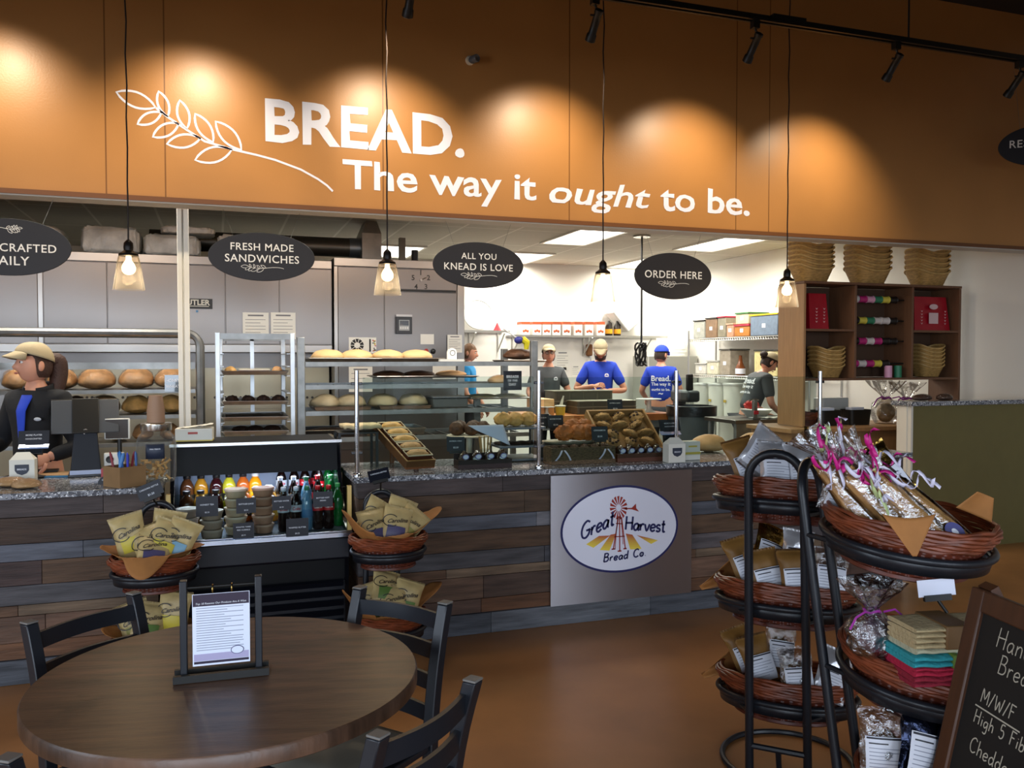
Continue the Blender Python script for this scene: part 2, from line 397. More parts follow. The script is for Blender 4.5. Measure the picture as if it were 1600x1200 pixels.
# ---------------------------------------------------------------- track lighting
blk = M('track_black', '#15130f', rough=.45)
TY = 4.48; TZ = PZ(1239, 37, TY)
rail = MB(); rail.bx(-4.6, 6.6, TY-.02, TY+.02, TZ, TZ+.018); rail.bx(-4.6, 6.6, TY-.03, TY-.012, TZ-.02, TZ); rail.bx(-4.6, 6.6, TY+.012, TY+.03, TZ-.02, TZ)
for x in (-3.5, -.9, 1.7, 4.3): rail.cyl((x, TY, TZ+.01), (x, TY, CEIL), .006, n=8)
for x in (.2, 3.35): rail.bx(x-.12, x+.12, TY-.034, TY+.034, TZ-.01, TZ+.03)
tag(rail.obj('lighting_track', blk), 'long black ceiling track carrying the small spotlights', 'track')
HX = [-3.3, -2.23, -1.17, -.1, .97, 2.05, 3.12, 4.2, 5.27]
HL = {.97: 'black track spotlight at the top edge above the painted word BREAD', 2.05: 'black track spotlight hanging above the painted word ought, steeply tilted',
      3.12: 'black track spotlight above the painted words to be, tilted down', 4.2: 'black track spotlight above the dark end of the orange wall', 5.27: 'black track spotlight cut by the photo edge above the restroom sign'}
for i, x in enumerate(HX):
    h = thing('track_spotlight', HL.get(x, 'black track spotlight beyond the frame, %s along the track' % ('first', 'second', 'third', 'fourth')[min(i, 3)]), 'spotlight', (x, TY, TZ-.02), 0, 'spotlights on the ceiling track')
    mb = MB(); mb.bx(-.022, .022, -.02, .02, -.045, .002); mb.tube([(0, 0, -.04), (.008, .0, -.06), (.022, 0, -.075)], .007, 8); mb.obj('adapter', blk, h)
    aim = Vector((-.02, SOF_Y-TY, -.86)).normalized()
    R = aim.to_track_quat('Z', 'Y').to_matrix().to_4x4()
    mb = MB().at(Tr(.024, 0, -.085) @ R)
    mb.lathe([(.012, -.02), (.026, -.015), (.027, .0), (.023, .006), (.023, .12), (.029, .128), (.031, .165), (.027, .168), (.022, .15)], n=18)
    mb.obj('lamp_barrel', blk, h)
    mb = MB().at(Tr(.024, 0, -.085) @ R); mb.cyl((.02, 0, .02), (.045, 0, .02), .006, n=8); mb.obj('knob', blk, h)
    if x < 4.6:
        d = bpy.data.lights.new('track_spot', 'SPOT'); d.energy = 66; d.color = (1, .83, .6); d.spot_size = radians(94); d.spot_blend = 1; d.shadow_soft_size = .03
        o = bpy.data.objects.new('track_spot', d); COL.objects.link(o)
        o.location = Vector((x+.024, TY, TZ-.105))+aim*.19; o.rotation_euler = aim.to_track_quat('-Z', 'Y').to_euler()

# ---------------------------------------------------------------- pendants over the counter
PNX = [-.421, .906, 2.233, 3.573]; PZB = [PZ(201, 453, 4.75), PZ(605, 461, 4.75), PZ(942, 472, 4.75), PZ(1230, 480, 4.75)]
bronze = M('bronze_black', '#1d1713', rough=.4, metal=.5)
PL = ['clear glass pendant lamp over the end of the register counter', 'clear glass pendant lamp between the sandwich sign and the kneading sign',
      'clear glass pendant lamp in front of the bright kitchen wall beside the order sign', 'clear glass pendant lamp in front of the wooden basket shelves']
for i, x in enumerate(PNX):
    zb = sum(PZB)/4*0+PZB[i]
    t = thing('pendant_lamp', PL[i], 'pendant lamp', (x, 4.75, zb), 0, 'glass pendant lamps over the counter')
    mb = MB(); mb.tube([(.004*sin(3*k)*(k > 0), 0, lerp(.24, CEIL-zb, k/14)) for k in range(15)], .0042, 6); mb.obj('cord', M('cord_brown', '#20130c', rough=.6), t)
    mb = MB(); mb.lathe([(.006, .255), (.012, .25), (.022, .238), (.024, .215), (.022, .2), (.034, .19), (.046, .183), (.048, .172), (.03, .17)], n=20); mb.obj('socket', bronze, t)
    mb = MB(); mb.lathe([(.047, .174), (.052, .16), (.058, .13), (.068, .06), (.077, 0), (.0755, 0), (.0665, .06), (.0565, .13), (.0505, .158), (.045, .172)], n=32, caps=False)
    mb.obj('lamp_shade', glass('shade_glass', '#f7f2ea', .86, .03, .012), t)
    mb = MB(); mb.lathe([(.012, .17), (.014, .15), (.026, .132), (.033, .115), (.032, .098), (.022, .084), (.004, .078)], n=20); mb.obj('bulb', M('bulb_glow', '#ffdfae', emit=14), t)
    d = bpy.data.lights.new('pendant_bulb', 'POINT'); d.energy = 5; d.color = (1, .8, .52); d.shadow_soft_size = .035
    o = bpy.data.objects.new('pendant_bulb', d); COL.objects.link(o); o.location = (x, 4.75, zb+.045)

# ---------------------------------------------------------------- oval signs under the soffit
sgn = M('sign_black', '#17151a', rough=.55); sgw = M('sign_white', '#dcdad6', rough=.6)
def oval_sign(label, uc, vc, ww, hh, lines, ear_at, Y=SOF_Y+.075, rot=0, hang=True, loc=None):
    c = loc or P(uc, vc, Y=Y)
    t = thing('hanging_sign', label, 'sign', c, rot, 'oval hanging signs')
    mb = MB(); mb.prism([(ww/2*cos(a*pi/32), hh/2*sin(a*pi/32)) for a in range(64)], -.006, .006); mb.obj('sign_board', sgn, t, bevel=.002)
    for txt, wd, z in lines: mb = MB(); mb.text(txt, Tr(0, -.0062, z), width=wd, bold=.008, ext=.0006, space=1.08); mb.obj('lettering', sgw, t)
    k = .25/340
    mb = MB(); ear(mb, lambda u, v: Vector(((u-351)*k*ear_at[1], -.0068, (221-(v-(u-182)*.42))*k*.75+ear_at[0]-.022)), .0012); mb.obj('wheat_drawing', sgw, t)
    for sx in (-1, 1):
        mb = MB(); mb.tube([(sx*ww*.27, 0, hh*.42), (sx*ww*(.27+.09), 0, SOF_Z-c.z+.004 if hang else hh*.5+.5)], .0012, 5)
        mb.obj('hanging_wire', M('wire', '#8f8f8a', metal=1, rough=.4), t)
    return t
oval_sign('black oval hanging sign reading HANDCRAFTED DAILY above the clerk', 14, 386, .62, .315, [('HANDCRAFTED', .47, -.003), ('DAILY', .2, -.075)], (.085, -.55))
oval_sign('black oval hanging sign reading FRESH MADE SANDWICHES', 410, 401.5, .62, .29, [('FRESH MADE', .365, .058), ('SANDWICHES', .43, -.012)], (-.082, 1))
oval_sign('black oval hanging sign reading ALL YOU KNEAD IS LOVE', 748, 414.5, .62, .30, [('ALL YOU', .24, .058), ('KNEAD IS LOVE', .47, -.012)], (-.085, 1))
oval_sign('black oval hanging sign reading ORDER HERE', 1052, 431.5, .62, .33, [('ORDER HERE', .46, .01)], (-.07, 1))
oval_sign('dark oval sign beginning RES at the edge of the photo', 0, 0, .62, .31, [('RESTROOMS', .47, .02)], (-.07, 1), rot=radians(-40), hang=False, loc=P(1634, 226, Y=4.7))
# ================================================================ STROKE LETTERS (hand lettering and chalk)
GL = {
 'a': (.5, [[(.42, .38), (.3, .5), (.1, .42), (.03, .2), (.12, .02), (.28, .05), (.42, .3), (.42, .48)], [(.42, .48), (.41, .1), (.5, 0)]]),
 'b': (.5, [[(.06, 1), (.06, 0)], [(.06, .3), (.25, .5), (.43, .38), (.42, .12), (.22, 0), (.06, .08)]]),
 'c': (.45, [[(.42, .42), (.25, .5), (.06, .36), (.05, .14), (.2, 0), (.42, .08)]]),
 'd': (.52, [[(.42, .36), (.25, .5), (.05, .36), (.05, .12), (.2, 0), (.42, .2)], [(.44, 1), (.43, .1), (.5, 0)]]),
 'e': (.47, [[(.06, .24), (.4, .3), (.36, .47), (.2, .5), (.05, .36), (.05, .12), (.2, 0), (.42, .1)]]),
 'g': (.5, [[(.42, .4), (.25, .5), (.06, .36), (.08, .12), (.25, .05), (.42, .3)], [(.43, .5), (.43, -.2), (.3, -.38), (.08, -.32)]]),
 'h': (.5, [[(.06, 1), (.06, 0)], [(.06, .3), (.22, .5), (.4, .42), (.42, 0)]]),
 'i': (.2, [[(.1, .5), (.1, .0)], [(.09, .68), (.11, .72)]]),
 'l': (.2, [[(.1, 1), (.1, 0)]]),
 'n': (.5, [[(.06, .5), (.06, 0)], [(.06, .3), (.22, .5), (.4, .42), (.42, 0)]]),
 'o': (.5, [[(.25, .5), (.06, .38), (.05, .14), (.22, 0), (.4, .1), (.42, .36), (.25, .5)]]),
 'r': (.38, [[(.06, .5), (.06, 0)], [(.06, .28), (.2, .48), (.36, .46)]]),
 's': (.42, [[(.38, .44), (.2, .5), (.07, .4), (.12, .28), (.32, .2), (.34, .06), (.18, 0), (.03, .07)]]),
 't': (.36, [[(.18, .85), (.17, .1), (.26, 0), (.34, .06)], [(.02, .55), (.34, .57)]]),
 'v': (.46, [[(.02, .5), (.2, 0), (.42, .52)]]),
 'f': (.36, [[(.34, .95), (.22, 1), (.15, .85), (.14, 0)], [(.02, .5), (.3, .52)]]),
 'B': (.62, [[(.08, 1), (.06, 0)], [(.02, .98), (.35, 1), (.5, .84), (.38, .58), (.1, .54)], [(.1, .54), (.45, .5), (.56, .24), (.4, .02), (.02, 0)]]),
 'C': (.68, [[(.62, .84), (.42, 1), (.15, .85), (.05, .5), (.14, .14), (.38, 0), (.64, .14)]]),
 'F': (.56, [[(.08, 1), (.08, 0)], [(.04, 1), (.54, .98)], [(.08, .55), (.42, .55)]]),
 'G': (.74, [[(.66, .86), (.42, 1), (.14, .82), (.04, .45), (.16, .1), (.42, 0), (.64, .18), (.66, .42)], [(.4, .42), (.74, .42)]]),
 'H': (.7, [[(.08, 1), (.08, 0)], [(.6, 1), (.6, 0)], [(.02, .5), (.66, .54)]]),
 'M': (.8, [[(.06, 0), (.1, 1), (.4, .3), (.68, 1), (.74, 0)]]),
 'W': (.9, [[(.04, 1), (.22, 0), (.44, .7), (.64, 0), (.86, 1)]]),
 '5': (.52, [[(.44, 1), (.12, .98), (.1, .58), (.32, .6), (.46, .4), (.4, .1), (.2, 0), (.04, .1)]]),
 '/': (.4, [[(.02, -.05), (.36, 1.02)]]), '.': (.2, [[(.08, .0), (.1, .04)]]), ' ': (.38, [])}
def smooth(pts, k=4):
    if len(pts) < 3: return pts
    out = []; n = len(pts)
    for i in range(n-1):
        p0, p1, p2, p3 = pts[max(i-1, 0)], pts[i], pts[i+1], pts[min(i+2, n-1)]
        for j in range(k):
            t = j/k
            out.append(tuple(.5*((2*b)+(-a+c)*t+(2*a-5*b+4*c-d)*t*t+(-a+3*b-3*c+d)*t**3) for a, b, c, d in zip(p0, p1, p2, p3)))
    return out+[pts[-1]]
def script(mb, txt, x, z, size, r, y=0, slant=.1, track=.1, wide=1., curve=None):
    """hand lettering as painted strokes in the local x,z plane facing -y; returns the end x"""
    for ch in txt:
        w, st = GL[ch]
        for s_ in st:
            q = []
            for a, b in smooth(s_):
                xx, zz = x+(a+b*slant)*size*wide, z+b*size
                if curve: zz += curve(xx)
                q.append(Vector((xx, y, zz)))
            flat_line(mb, q, r)
        x += (w+track)*size*wide
    return x

# ================================================================ COUNTERS
wood = M('reclaimed_planks', '#ffffff', rough=.7, var=.45, scale=7, bump=.35, bscale=26, stretch=(.55, 4, 5), vcol=True)
gran = M('granite')
RV = [745, 770, 805, 828, 860, 886, 900, 935, 957, 984]
RZ = [PZ(750, v, CF) for v in RV]; RZ[0] = CT-.03; RZ[-1] = 0
ROWC = [['#524641', '#6a4431', '#453b39'], ['#54402f', '#463428', '#654c39'], ['#62646b', '#585a62', '#6e6c70'], ['#4c392b', '#5a4331', '#443430'],
        ['#57555a', '#4d4a4c', '#61595a'], ['#6b4e39', '#75604c', '#5c4333'], ['#624a3a', '#6d5140', '#4f3d33'], ['#574136', '#68462f', '#4d3a32'], ['#55575b', '#4c4e54', '#5e6065']]
def counter(label, x0, x1, seed, left_end=False):
    t = thing('plank_counter', label, 'counter', (0, 0, 0)); rnd = random.Random(seed)
    b = MB(); b.bx(x0+.02, x1-.01, CF+.02, 5.12, 0.02, CT-.03); b.obj('body', M('counter_body', '#3a2d25', rough=.7), t)
    mb = MB()
    for i in range(9):
        x = x0
        while x < x1-.02:
            L = rnd.uniform(.45, 1.25); e = min(x+L, x1)
            if x1-e < .2: e = x1
            c = lin(rnd.choice(ROWC[i])); k = rnd.uniform(.8, 1.15)
            mb.col = (c[0]*k, c[1]*k, c[2]*k, 1); d = rnd.uniform(0, .004)+(.012 if i == 8 else 0)
            mb.bx(x+.001, e-.001, CF-d, CF+.02, RZ[i+1]+.0012, RZ[i]-.0012); x = e
        for q, on in ((x0, True), (x1, True)):
            c = lin(rnd.choice(ROWC[i])); mb.col = c[:3]+(1,)
            mb.bx(q-.001 if q == x0 else q-.012, q+.012 if q == x0 else q+.001, CF+.02, 5.12, RZ[i+1]+.0012, RZ[i]-.0012)
    mb.obj('plank_cladding', wood, t, bevel=.0015)
    return t
counter('plank clad counter under the tablet register and cookie jar', -2.6, -.285, 5)
counter('long plank clad counter with the steel logo panel', .70, 4.35, 11)
for lab, x0, x1 in (('speckled granite worktop under the tablet register', -2.65, -.262), ('speckled granite worktop under the glass bakery guard', .675, 4.4)):
    mb = MB(); mb.bx(x0, x1, CF-.035, 5.16, CT-.03, CT); tag(mb.obj('granite_worktop', gran, bevel=.004), lab, 'worktop')

# ---------------------------------------------------------------- steel panel with the oval emblem
sx0, sx1, sz0, sz1 = 1.795, 2.716, .115, .868
lp = thing('logo_panel', 'brushed steel panel with the oval windmill emblem on the plank counter', 'sign', ((sx0+sx1)/2, CF-.0115, (sz0+sz1)/2))
mb = MB(); mb.bx(-(sx1-sx0)/2, (sx1-sx0)/2, -.012, .001, -(sz1-sz0)/2, (sz1-sz0)/2)
bst = M('brushed_steel', '#b4b0b4', rough=.36, metal=1, aniso=.92)
bst.node_tree.nodes['Principled BSDF'].inputs['Anisotropic Rotation'].default_value = .25
tg = bst.node_tree.nodes.new('ShaderNodeTangent'); tg.direction_type = 'RADIAL'; tg.axis = 'Z'; bst.node_tree.links.new(tg.outputs[0], bst.node_tree.nodes['Principled BSDF'].inputs['Tangent'])
mb.obj('steel_plate', bst, lp)
# the emblem is drawn in photo pixels of the panel plane, then laid flat on it
PY = CF-.006-.0125
def LP(u, v, d=0.):
    q = P(u, v, Y=CF-.018); return Vector((q.x-lp.location.x, -.0125-d, q.z-lp.location.z))
ovc = LP(969, 826); ovw = (LP(1061, 826)-LP(878, 826)).x/2; ovh = (LP(969, 758)-LP(969, 894)).z/2
navy, red = M('navy_ink', '#1b1d55', rough=.4), M('windmill_red', '#9c2a1c', rough=.4)
def ovalpoly(k, d): return [Vector((ovc.x+(ovw-k)*cos(a*pi/36), -.0125-d, ovc.z+(ovh-k)*sin(a*pi/36))) for a in range(72)]
mb = MB(); mb.add(ovalpoly(0, .001), [tuple(range(72))]); mb.obj('emblem_border', navy, lp)
mb = MB(); mb.add(ovalpoly(.013, .0016), [tuple(range(72))]); mb.obj('emblem_field', M('emblem_white', '#e6e6f2', rough=.3), lp)
mb = MB()
HILL = [(457, 608, 538, 641), ]
def hill(x): return 540-((x-690)/240)**2*48       # crest of the field in zoom pixels
strips = [((540, 548), (610, 545), (505, 622), (460, 600)), ((612, 540), (648, 533), (605, 640), (545, 636)), ((707, 533), (748, 540), (806, 628), (735, 632)), ((775, 543), (850, 560), (908, 575), (865, 598))]
rp = bpy.data.materials.new('field_stripes'); rp.use_nodes = True; _mats['field_stripes'] = rp
for s4 in strips:
    for i in range(8):
        t0, t1 = i/8, (i+1)/8
        q = lambda a, b, t: (lerp(a[0], b[0], t), lerp(a[1], b[1], t))
        pts = [q(s4[0], s4[3], t0), q(s4[1], s4[2], t0), q(s4[1], s4[2], t1), q(s4[0], s4[3], t1)]
        c0, c1 = lin('#b5503a'), lin('#f2d84e'); k = (t0+t1)/2; mb.col = tuple(lerp(a, b, k) for a, b in zip(c0, c1))
        mb.add([LP(800+x/4, 700+y/4, .0022) for x, y in pts], [(0, 1, 2, 3)])
mb.obj('emblem_field_stripes', M('stripe_ink', '#ffffff', rough=.4, vcol=True), lp)
mb = MB(); Z4 = lambda x, y: LP(800+x/4, 700+y/4, .003)
for a in range(15):
    th = a*2*pi/15+.1; cx, cy = 662, 372
    o = lambda r, t: Z4(cx+r*.62*cos(t)*1.25, cy+r*sin(t)*1.05)
    mb.add([o(20, th-.1), o(68, th-.16), o(72, th+.1), o(20, th+.08)], [(0, 1, 2, 3)])
mb.add([Z4(700, 374), Z4(745, 372), Z4(770, 346), Z4(772, 375), Z4(790, 396), Z4(745, 382), Z4(700, 380)], [(0, 1, 2, 3, 4, 5, 6)])
for a, b, r in (((662, 425), (629, 632), .0035), ((668, 425), (669, 642), .0035), ((680, 430), (704, 628), .0035), ((645, 470), (688, 472), .003), ((640, 520), (692, 518), .0), ((634, 553), (700, 550), .003),
                ((655, 435), (640, 630), .002), ((678, 435), (690, 600), .002), ((618, 631), (642, 628), .004), ((656, 643), (680, 641), .004), ((692, 628), (712, 626), .004)):
    if r: flat_line(mb, [Z4(*a), Z4(*b)], r)
mb.obj('emblem_windmill', red, lp)
mb = MB(); u0 = Z4(424, 574); sz = (Z4(440, 460).z-Z4(440, 560).z)
cv = lambda x: .0
tl = lambda x: (x-u0.x)*.14
script(mb, 'Great', u0.x, u0.z, sz*1.0, .0062, -.0157, .12, .05, .86, lambda x: (x-u0.x)*.36)
h0 = Z4(700, 508)
script(mb, 'Harvest', h0.x, h0.z, sz*.86, .0062, -.0157, .1, .03, .96, lambda x: -(x-h0.x)*.12)
b0 = Z4(567, 710); script(mb, 'Bread Co.', b0.x, b0.z, sz*.5, .0044, -.0157, .12, .12, 1.15, lambda x: (x-b0.x)*.06)
r0 = Z4(806, 664); flat_line(mb, [Vector((r0.x+.009*cos(a), -.0157, r0.z+.009*sin(a))) for a in [2*pi*k/16 for k in range(16)]], .0012, True); mb.text('R', Tr(r0.x, -.0155, r0.z), height=.009, bold=.02)
mb.obj('emblem_lettering', navy, lp)

# ================================================================ OPEN DRINKS CASE
cx0, cx1 = -.238, .648; W2 = (cx1-cx0)
case = thing('drinks_case', 'black open refrigerated drinks case between the two plank counters', 'refrigerated case', (cx0, 0, 0))
cb_ = M('case_black', '#08090b', rough=.5, spec=.25); cb2 = M('case_navy', '#11141d', rough=.4)
CBK, CTOP = 5.22, PZ(400, 686, 5.0)
DECK = .64
prof = [(CBK, .04), (CBK, CTOP), (4.82, CTOP), (4.80, .93), (4.60, DECK+.05), (4.42, DECK), (4.44, DECK-.06), (4.50, .50), (4.52, .04)]
for nm, a, b in (('side_panel', 0, .022), ('side_panel', W2-.022, W2)):
    mb = MB(); n = len(prof)
    mb.add([(a, y, z) for y, z in prof]+[(b, y, z) for y, z in prof], [tuple(range(n)), tuple(range(n, 2*n))[::-1]]+[(i, i+n, (i+1) % n+n, (i+1) % n) for i in range(n)])
    mb.obj(nm, M('case_side', '#101116', rough=.12), case, bevel=.002)
mb = MB(); mb.bx(.022, W2-.022, 4.80, CBK, CTOP-.02, CTOP-.001); mb.obj('top', cb_, case)
mb = MB(); mb.bx(-.004, W2+.004, 4.785, 4.80, CTOP-.012, CTOP+.003); mb.obj('top_trim', M('case_trim', '#c9c9c9', rough=.25, metal=1), case)
zc = PZ(400, 739, 4.78)
mb = MB(); mb.add([(.022, 4.80, CTOP-.014), (W2-.022, 4.80, CTOP-.014), (W2-.022, 4.765, zc), (.022, 4.765, zc), (.022, 4.86, CTOP-.014), (W2-.022, 4.86, CTOP-.014), (W2-.022, 4.83, zc), (.022, 4.83, zc)],
                  [(0, 3, 2, 1), (4, 5, 6, 7), (3, 7, 6, 2), (0, 1, 5, 4), (0, 4, 7, 3), (1, 2, 6, 5)]); mb.obj('canopy', cb_, case)
mb = MB(); mb.bx(.022, W2-.022, 5.19, CBK-.001, DECK, CTOP-.02); mb.obj('back_panel', M('case_inner', '#aebfdc', rough=.4), case)
mb = MB(); mb.bx(.024, W2-.024, 4.845, 4.875, zc+.004, zc+.02); mb.obj('lamp_tube', M('case_tube', '#dce9ff', emit=5), case)
mb = MB(); mb.bx(.0225, W2-.0225, 4.455, 5.189, DECK-.03, DECK); mb.obj('deck', M('case_deck', '#5f6675', rough=.4, metal=.5), case)
xs_ = PX(429, 4.9)-cx0
for a, b, zz, y0, y1 in ((.0225, xs_, PZ(336, 764, 4.83)-.182, 4.76, 4.98), (.0225, xs_, PZ(336, 741, 5.06)-.182, 4.985, 5.189), (xs_+.002, W2-.0225, PZ(450, 744, 4.84)-.232, 4.76, 4.92), (xs_+.002, W2-.0225, PZ(465, 723, 5.08)-.232, 4.925, 5.189)):
    mb = MB(); mb.bx(a, b, y0, y1, min(DECK+.0005, zz-.006), zz); mb.obj('shelf_step', M('case_deck'), case)
if 0: mb.obj('deck', M('case_deck', '#5f6675', rough=.4, metal=.5), case)
mb = MB(); mb.bx(-.005, W2+.005, 4.40, 4.452, DECK-.02, DECK+.006); mb.bx(-.005, W2+.005, 4.405, 4.412, DECK+.006, DECK+.014); mb.obj('front_lip', M('case_lip', '#cfd6e4', rough=.18, metal=1), case, bevel=.002)
zg = PZ(400, 767, 4.43)
mb = MB(); mb.bx(.0, W2, 4.425, 4.431, DECK+.006, zg); mb.obj('front_glass', glass('guard_glass', '#e9f0ee', .90, .01), case)
for i, a in enumerate((-.002, W2-.018)):
    mb = MB(); mb.bx(a, a+.02, 4.415, 4.445, DECK+.006, zg+.004); mb.obj('glass_bracket', M('bracket_cream', '#cfb06a', rough=.3), case)
mb = MB(); mb.bx(.0, W2, 4.43, 4.52, .50, DECK-.02); mb.obj('bumper', cb2, case, bevel=.012)
mb = MB(); mb.bx(.02, W2-.02, 4.53, 4.56, .37, .50); mb.obj('kick_recess', cb_, case)
mb = MB(); mb.bx(.02, W2-.02, 4.51, 4.54, .03, .37)
for k in range(6):
    z = .08+k*.052; mb.add([(.03, 4.51, z), (W2-.03, 4.51, z), (W2-.03, 4.485, z+.03), (.03, 4.485, z+.03), (.03, 4.512, z+.036), (W2-.03, 4.512, z+.036)], [(0, 1, 2, 3), (3, 2, 5, 4)])
mb.obj('louver_panel', cb2, case)
area('case_lamp', ((cx0+cx1)/2, 4.86, zc-.004), (W2-.08, .03), 5.5, (.75, .86, 1), (0, 0, 0), 170)

# ---------------------------------------------------------------- bottles, tubs and price cards in the case
def bent(mb, txt, r, z, width, a0=0, bold=.03, shear=0, mat=0):
    t = MB(); t.text(txt, Tr(0, 0, 0), width=width, bold=bold, shear=shear)
    t.v = [Vector((sin(p.x/r+a0)*r, -cos(p.x/r+a0)*r, z+p.z)) for p in t.v]; mb.add(t.v, t.f)
def bottle(name, label, prof, liquid, capcol, caph, lab=None, txt=None, tcol='#ffffff', group=None, cr=.015, tshear=0.):
    t = thing(name, label, 'bottle', (0, 0, 0), 0, group)
    h = prof[-1][1]
    mb = MB(); mb.lathe(prof, n=20); mb.obj('bottle_body', liquid, t)
    mb = MB(); mb.lathe([(cr, h-.004), (cr+.001, h), (cr+.001, h+caph-.002), (cr-.003, h+caph)], n=16); mb.obj('bottle_cap', M('cap_'+capcol, '#'+capcol, rough=.35), t)
    if lab:
        col, z0, z1 = lab; r = max(p[0] for p in prof)+.0008
        mb = MB(); mb.lathe([(r, z0), (r, z1)], n=20, caps=False); lo = mb.obj('bottle_label', M('lab_'+col, '#'+col, rough=.4), t)
        if txt: mb = MB(); bent(mb, txt, r+.0006, (z0+z1)/2, .05, shear=tshear); mb.obj('lettering', M('ink_'+tcol.strip('#'), tcol, rough=.4), lo)
    return t
TEA = [(.03, 0), (.036, .006), (.037, .06), (.038, .1), (.034, .125), (.024, .147), (.018, .154), (.018, .165)]
ZB, ZM_, ZF = PZ(336, 741, 5.06)-.181, PZ(336, 764, 4.83)-.181, DECK+.001
ZS, ZSM = PZ(465, 723, 5.08)-.231, PZ(450, 744, 4.84)-.231
SODA = [(.026, 0), (.033, .008), (.034, .06), (.031, .075), (.034, .1), (.035, .13), (.031, .155), (.019, .185), (.0135, .2), (.0135, .212)]
def liq(n, c, a=.85): return M('liquid_'+n, c, rough=.08, spec=.5)
tea_cols = [('brown iced tea', '#4a2a16'), ('golden tea', '#9a6a1c'), ('dark berry tea', '#2c0c10'), ('pale green tea', '#a9a028'), ('amber orange tea', '#a8521a')]
protos = {}
bx = lambda u, Y: PX(u, Y)
for i, u in enumerate((290, 312, 336, 356, 378)):
    nm, c = tea_cols[i]
    t = bottle('tea_bottle', nm+' bottle with black cap, back row of the drinks case', TEA, liq(nm, c), '16161a', .014, ('2b2622', .03, .075), 'TEA', group='iced tea bottles in the back row', cr=.019)
    t.location = (bx(u, 5.06), 5.06, ZB)
    d = dup(t, (bx(u-1+(i > 2)*3, 4.83), 4.83, ZM_), label=nm+' bottle in the middle row with only its cap showing', group='iced tea bottles in the middle row')
t = bottle('juice_bottle', 'yellow orange juice bottle with white cap at the end of the tea row', TEA, liq('juice', '#d98a12'), 'e4e6ea', .016, ('e2b03a', .03, .08), group='white capped juice bottles', cr=.019)
t.location = (bx(397, 5.06), 5.06, ZB)
for k, (u, Y) in enumerate(((399, 4.86), (403, 4.78), (418, 4.88), (422, 4.79))):
    dup(t, (bx(u, Y), Y, ZM_), label=('white capped juice bottle %s' % ('behind the tallest brown tub stack, rear of two', 'behind the tallest brown tub stack, front of two', 'beside the diet cola row, rear of two', 'beside the diet cola row, front of two')[k]), group='white capped juice bottles')
cola = liq('cola', '#170a08'); grn = M('green_bottle', '#0f6a2c', rough=.08, spec=.6, coat=.5); wat = M('water_bottle', '#5f8fb4', rough=.08, spec=.6, coat=.5)
diet = bottle('diet_cola_bottle', 'diet cola bottle', SODA, cola, 'c9d3e2', .018, ('b9c0cc', .1, .136), 'Coke', '#b3202c', 'diet cola bottles', tshear=.2)
coke = bottle('cola_bottle', 'cola bottle', SODA, cola, 'b5131f', .018, ('b3121f', .1, .136), 'Coca-Cola', '#f0e8e8', 'red cola bottles', tshear=.25)
spr = bottle('lime_soda_bottle', 'green soda bottle', SODA, grn, '2f8a48', .018, ('12723a', .1, .136), None, '#ffffff', 'green soda bottles')
wtr = bottle('water_bottle', 'water bottle', SODA, wat, '1f6f4a', .018, ('3d6f9e', .07, .11), None, '#ffffff', 'water bottles')
def put(proto, items):
    for k, (u, Y, z, lab) in enumerate(items):
        loc = (bx(u, Y), Y, z)
        o = proto if k == 0 else dup(proto, loc)
        o.location = loc; o['label'] = lab; o.scale = (.86, .86, 1)
D0, D1, D2 = ZF, ZSM, ZS
put(diet, [(438, 5.08, D2, 'diet cola bottle with white cap, back row, beside the lit panel'), (458, 5.08, D2, 'diet cola bottle with white cap, back row, beside the red caps'),
           (436, 4.84, D1, 'diet cola bottle in the middle row behind the bottled water card'), (457, 4.84, D1, 'diet cola bottle in the middle row beside the green neck'),
           (441, 4.56, D0, 'diet cola bottle with silver label at the glass above the butter card'), (461, 4.56, D0, 'diet cola bottle with silver label beside the blue water bottle')])
put(coke, [(475, 5.08, D2, 'red capped cola bottle in the back row beside the white caps'), (492, 5.12, D2, 'red capped cola bottle in the back row, rear of two close caps'),
           (497, 4.97, D2, 'red capped cola bottle tucked in front of the close pair'), (495, 4.84, D1, 'red capped cola bottle in the middle row by the green bottles'),
           (495, 4.56, D0, 'red labelled cola bottle at the glass front'), (512, 4.56, D0, 'red labelled cola bottle at the glass beside the green bottle')])
put(spr, [(511, 5.05, D2, 'green soda bottle in the back corner of the case'), (524, 5.14, D2, 'green soda bottle hard against the case end, back row'),
          (516, 4.84, D1, 'green soda bottle in the middle row beside a red cap'), (526, 4.62, D0, 'green soda bottle at the glass beside the cream bracket')])
put(wtr, [(477, 4.80, D1, 'green capped water bottle in the middle row'), (478, 4.56, D0, 'blue water bottle at the glass front')])
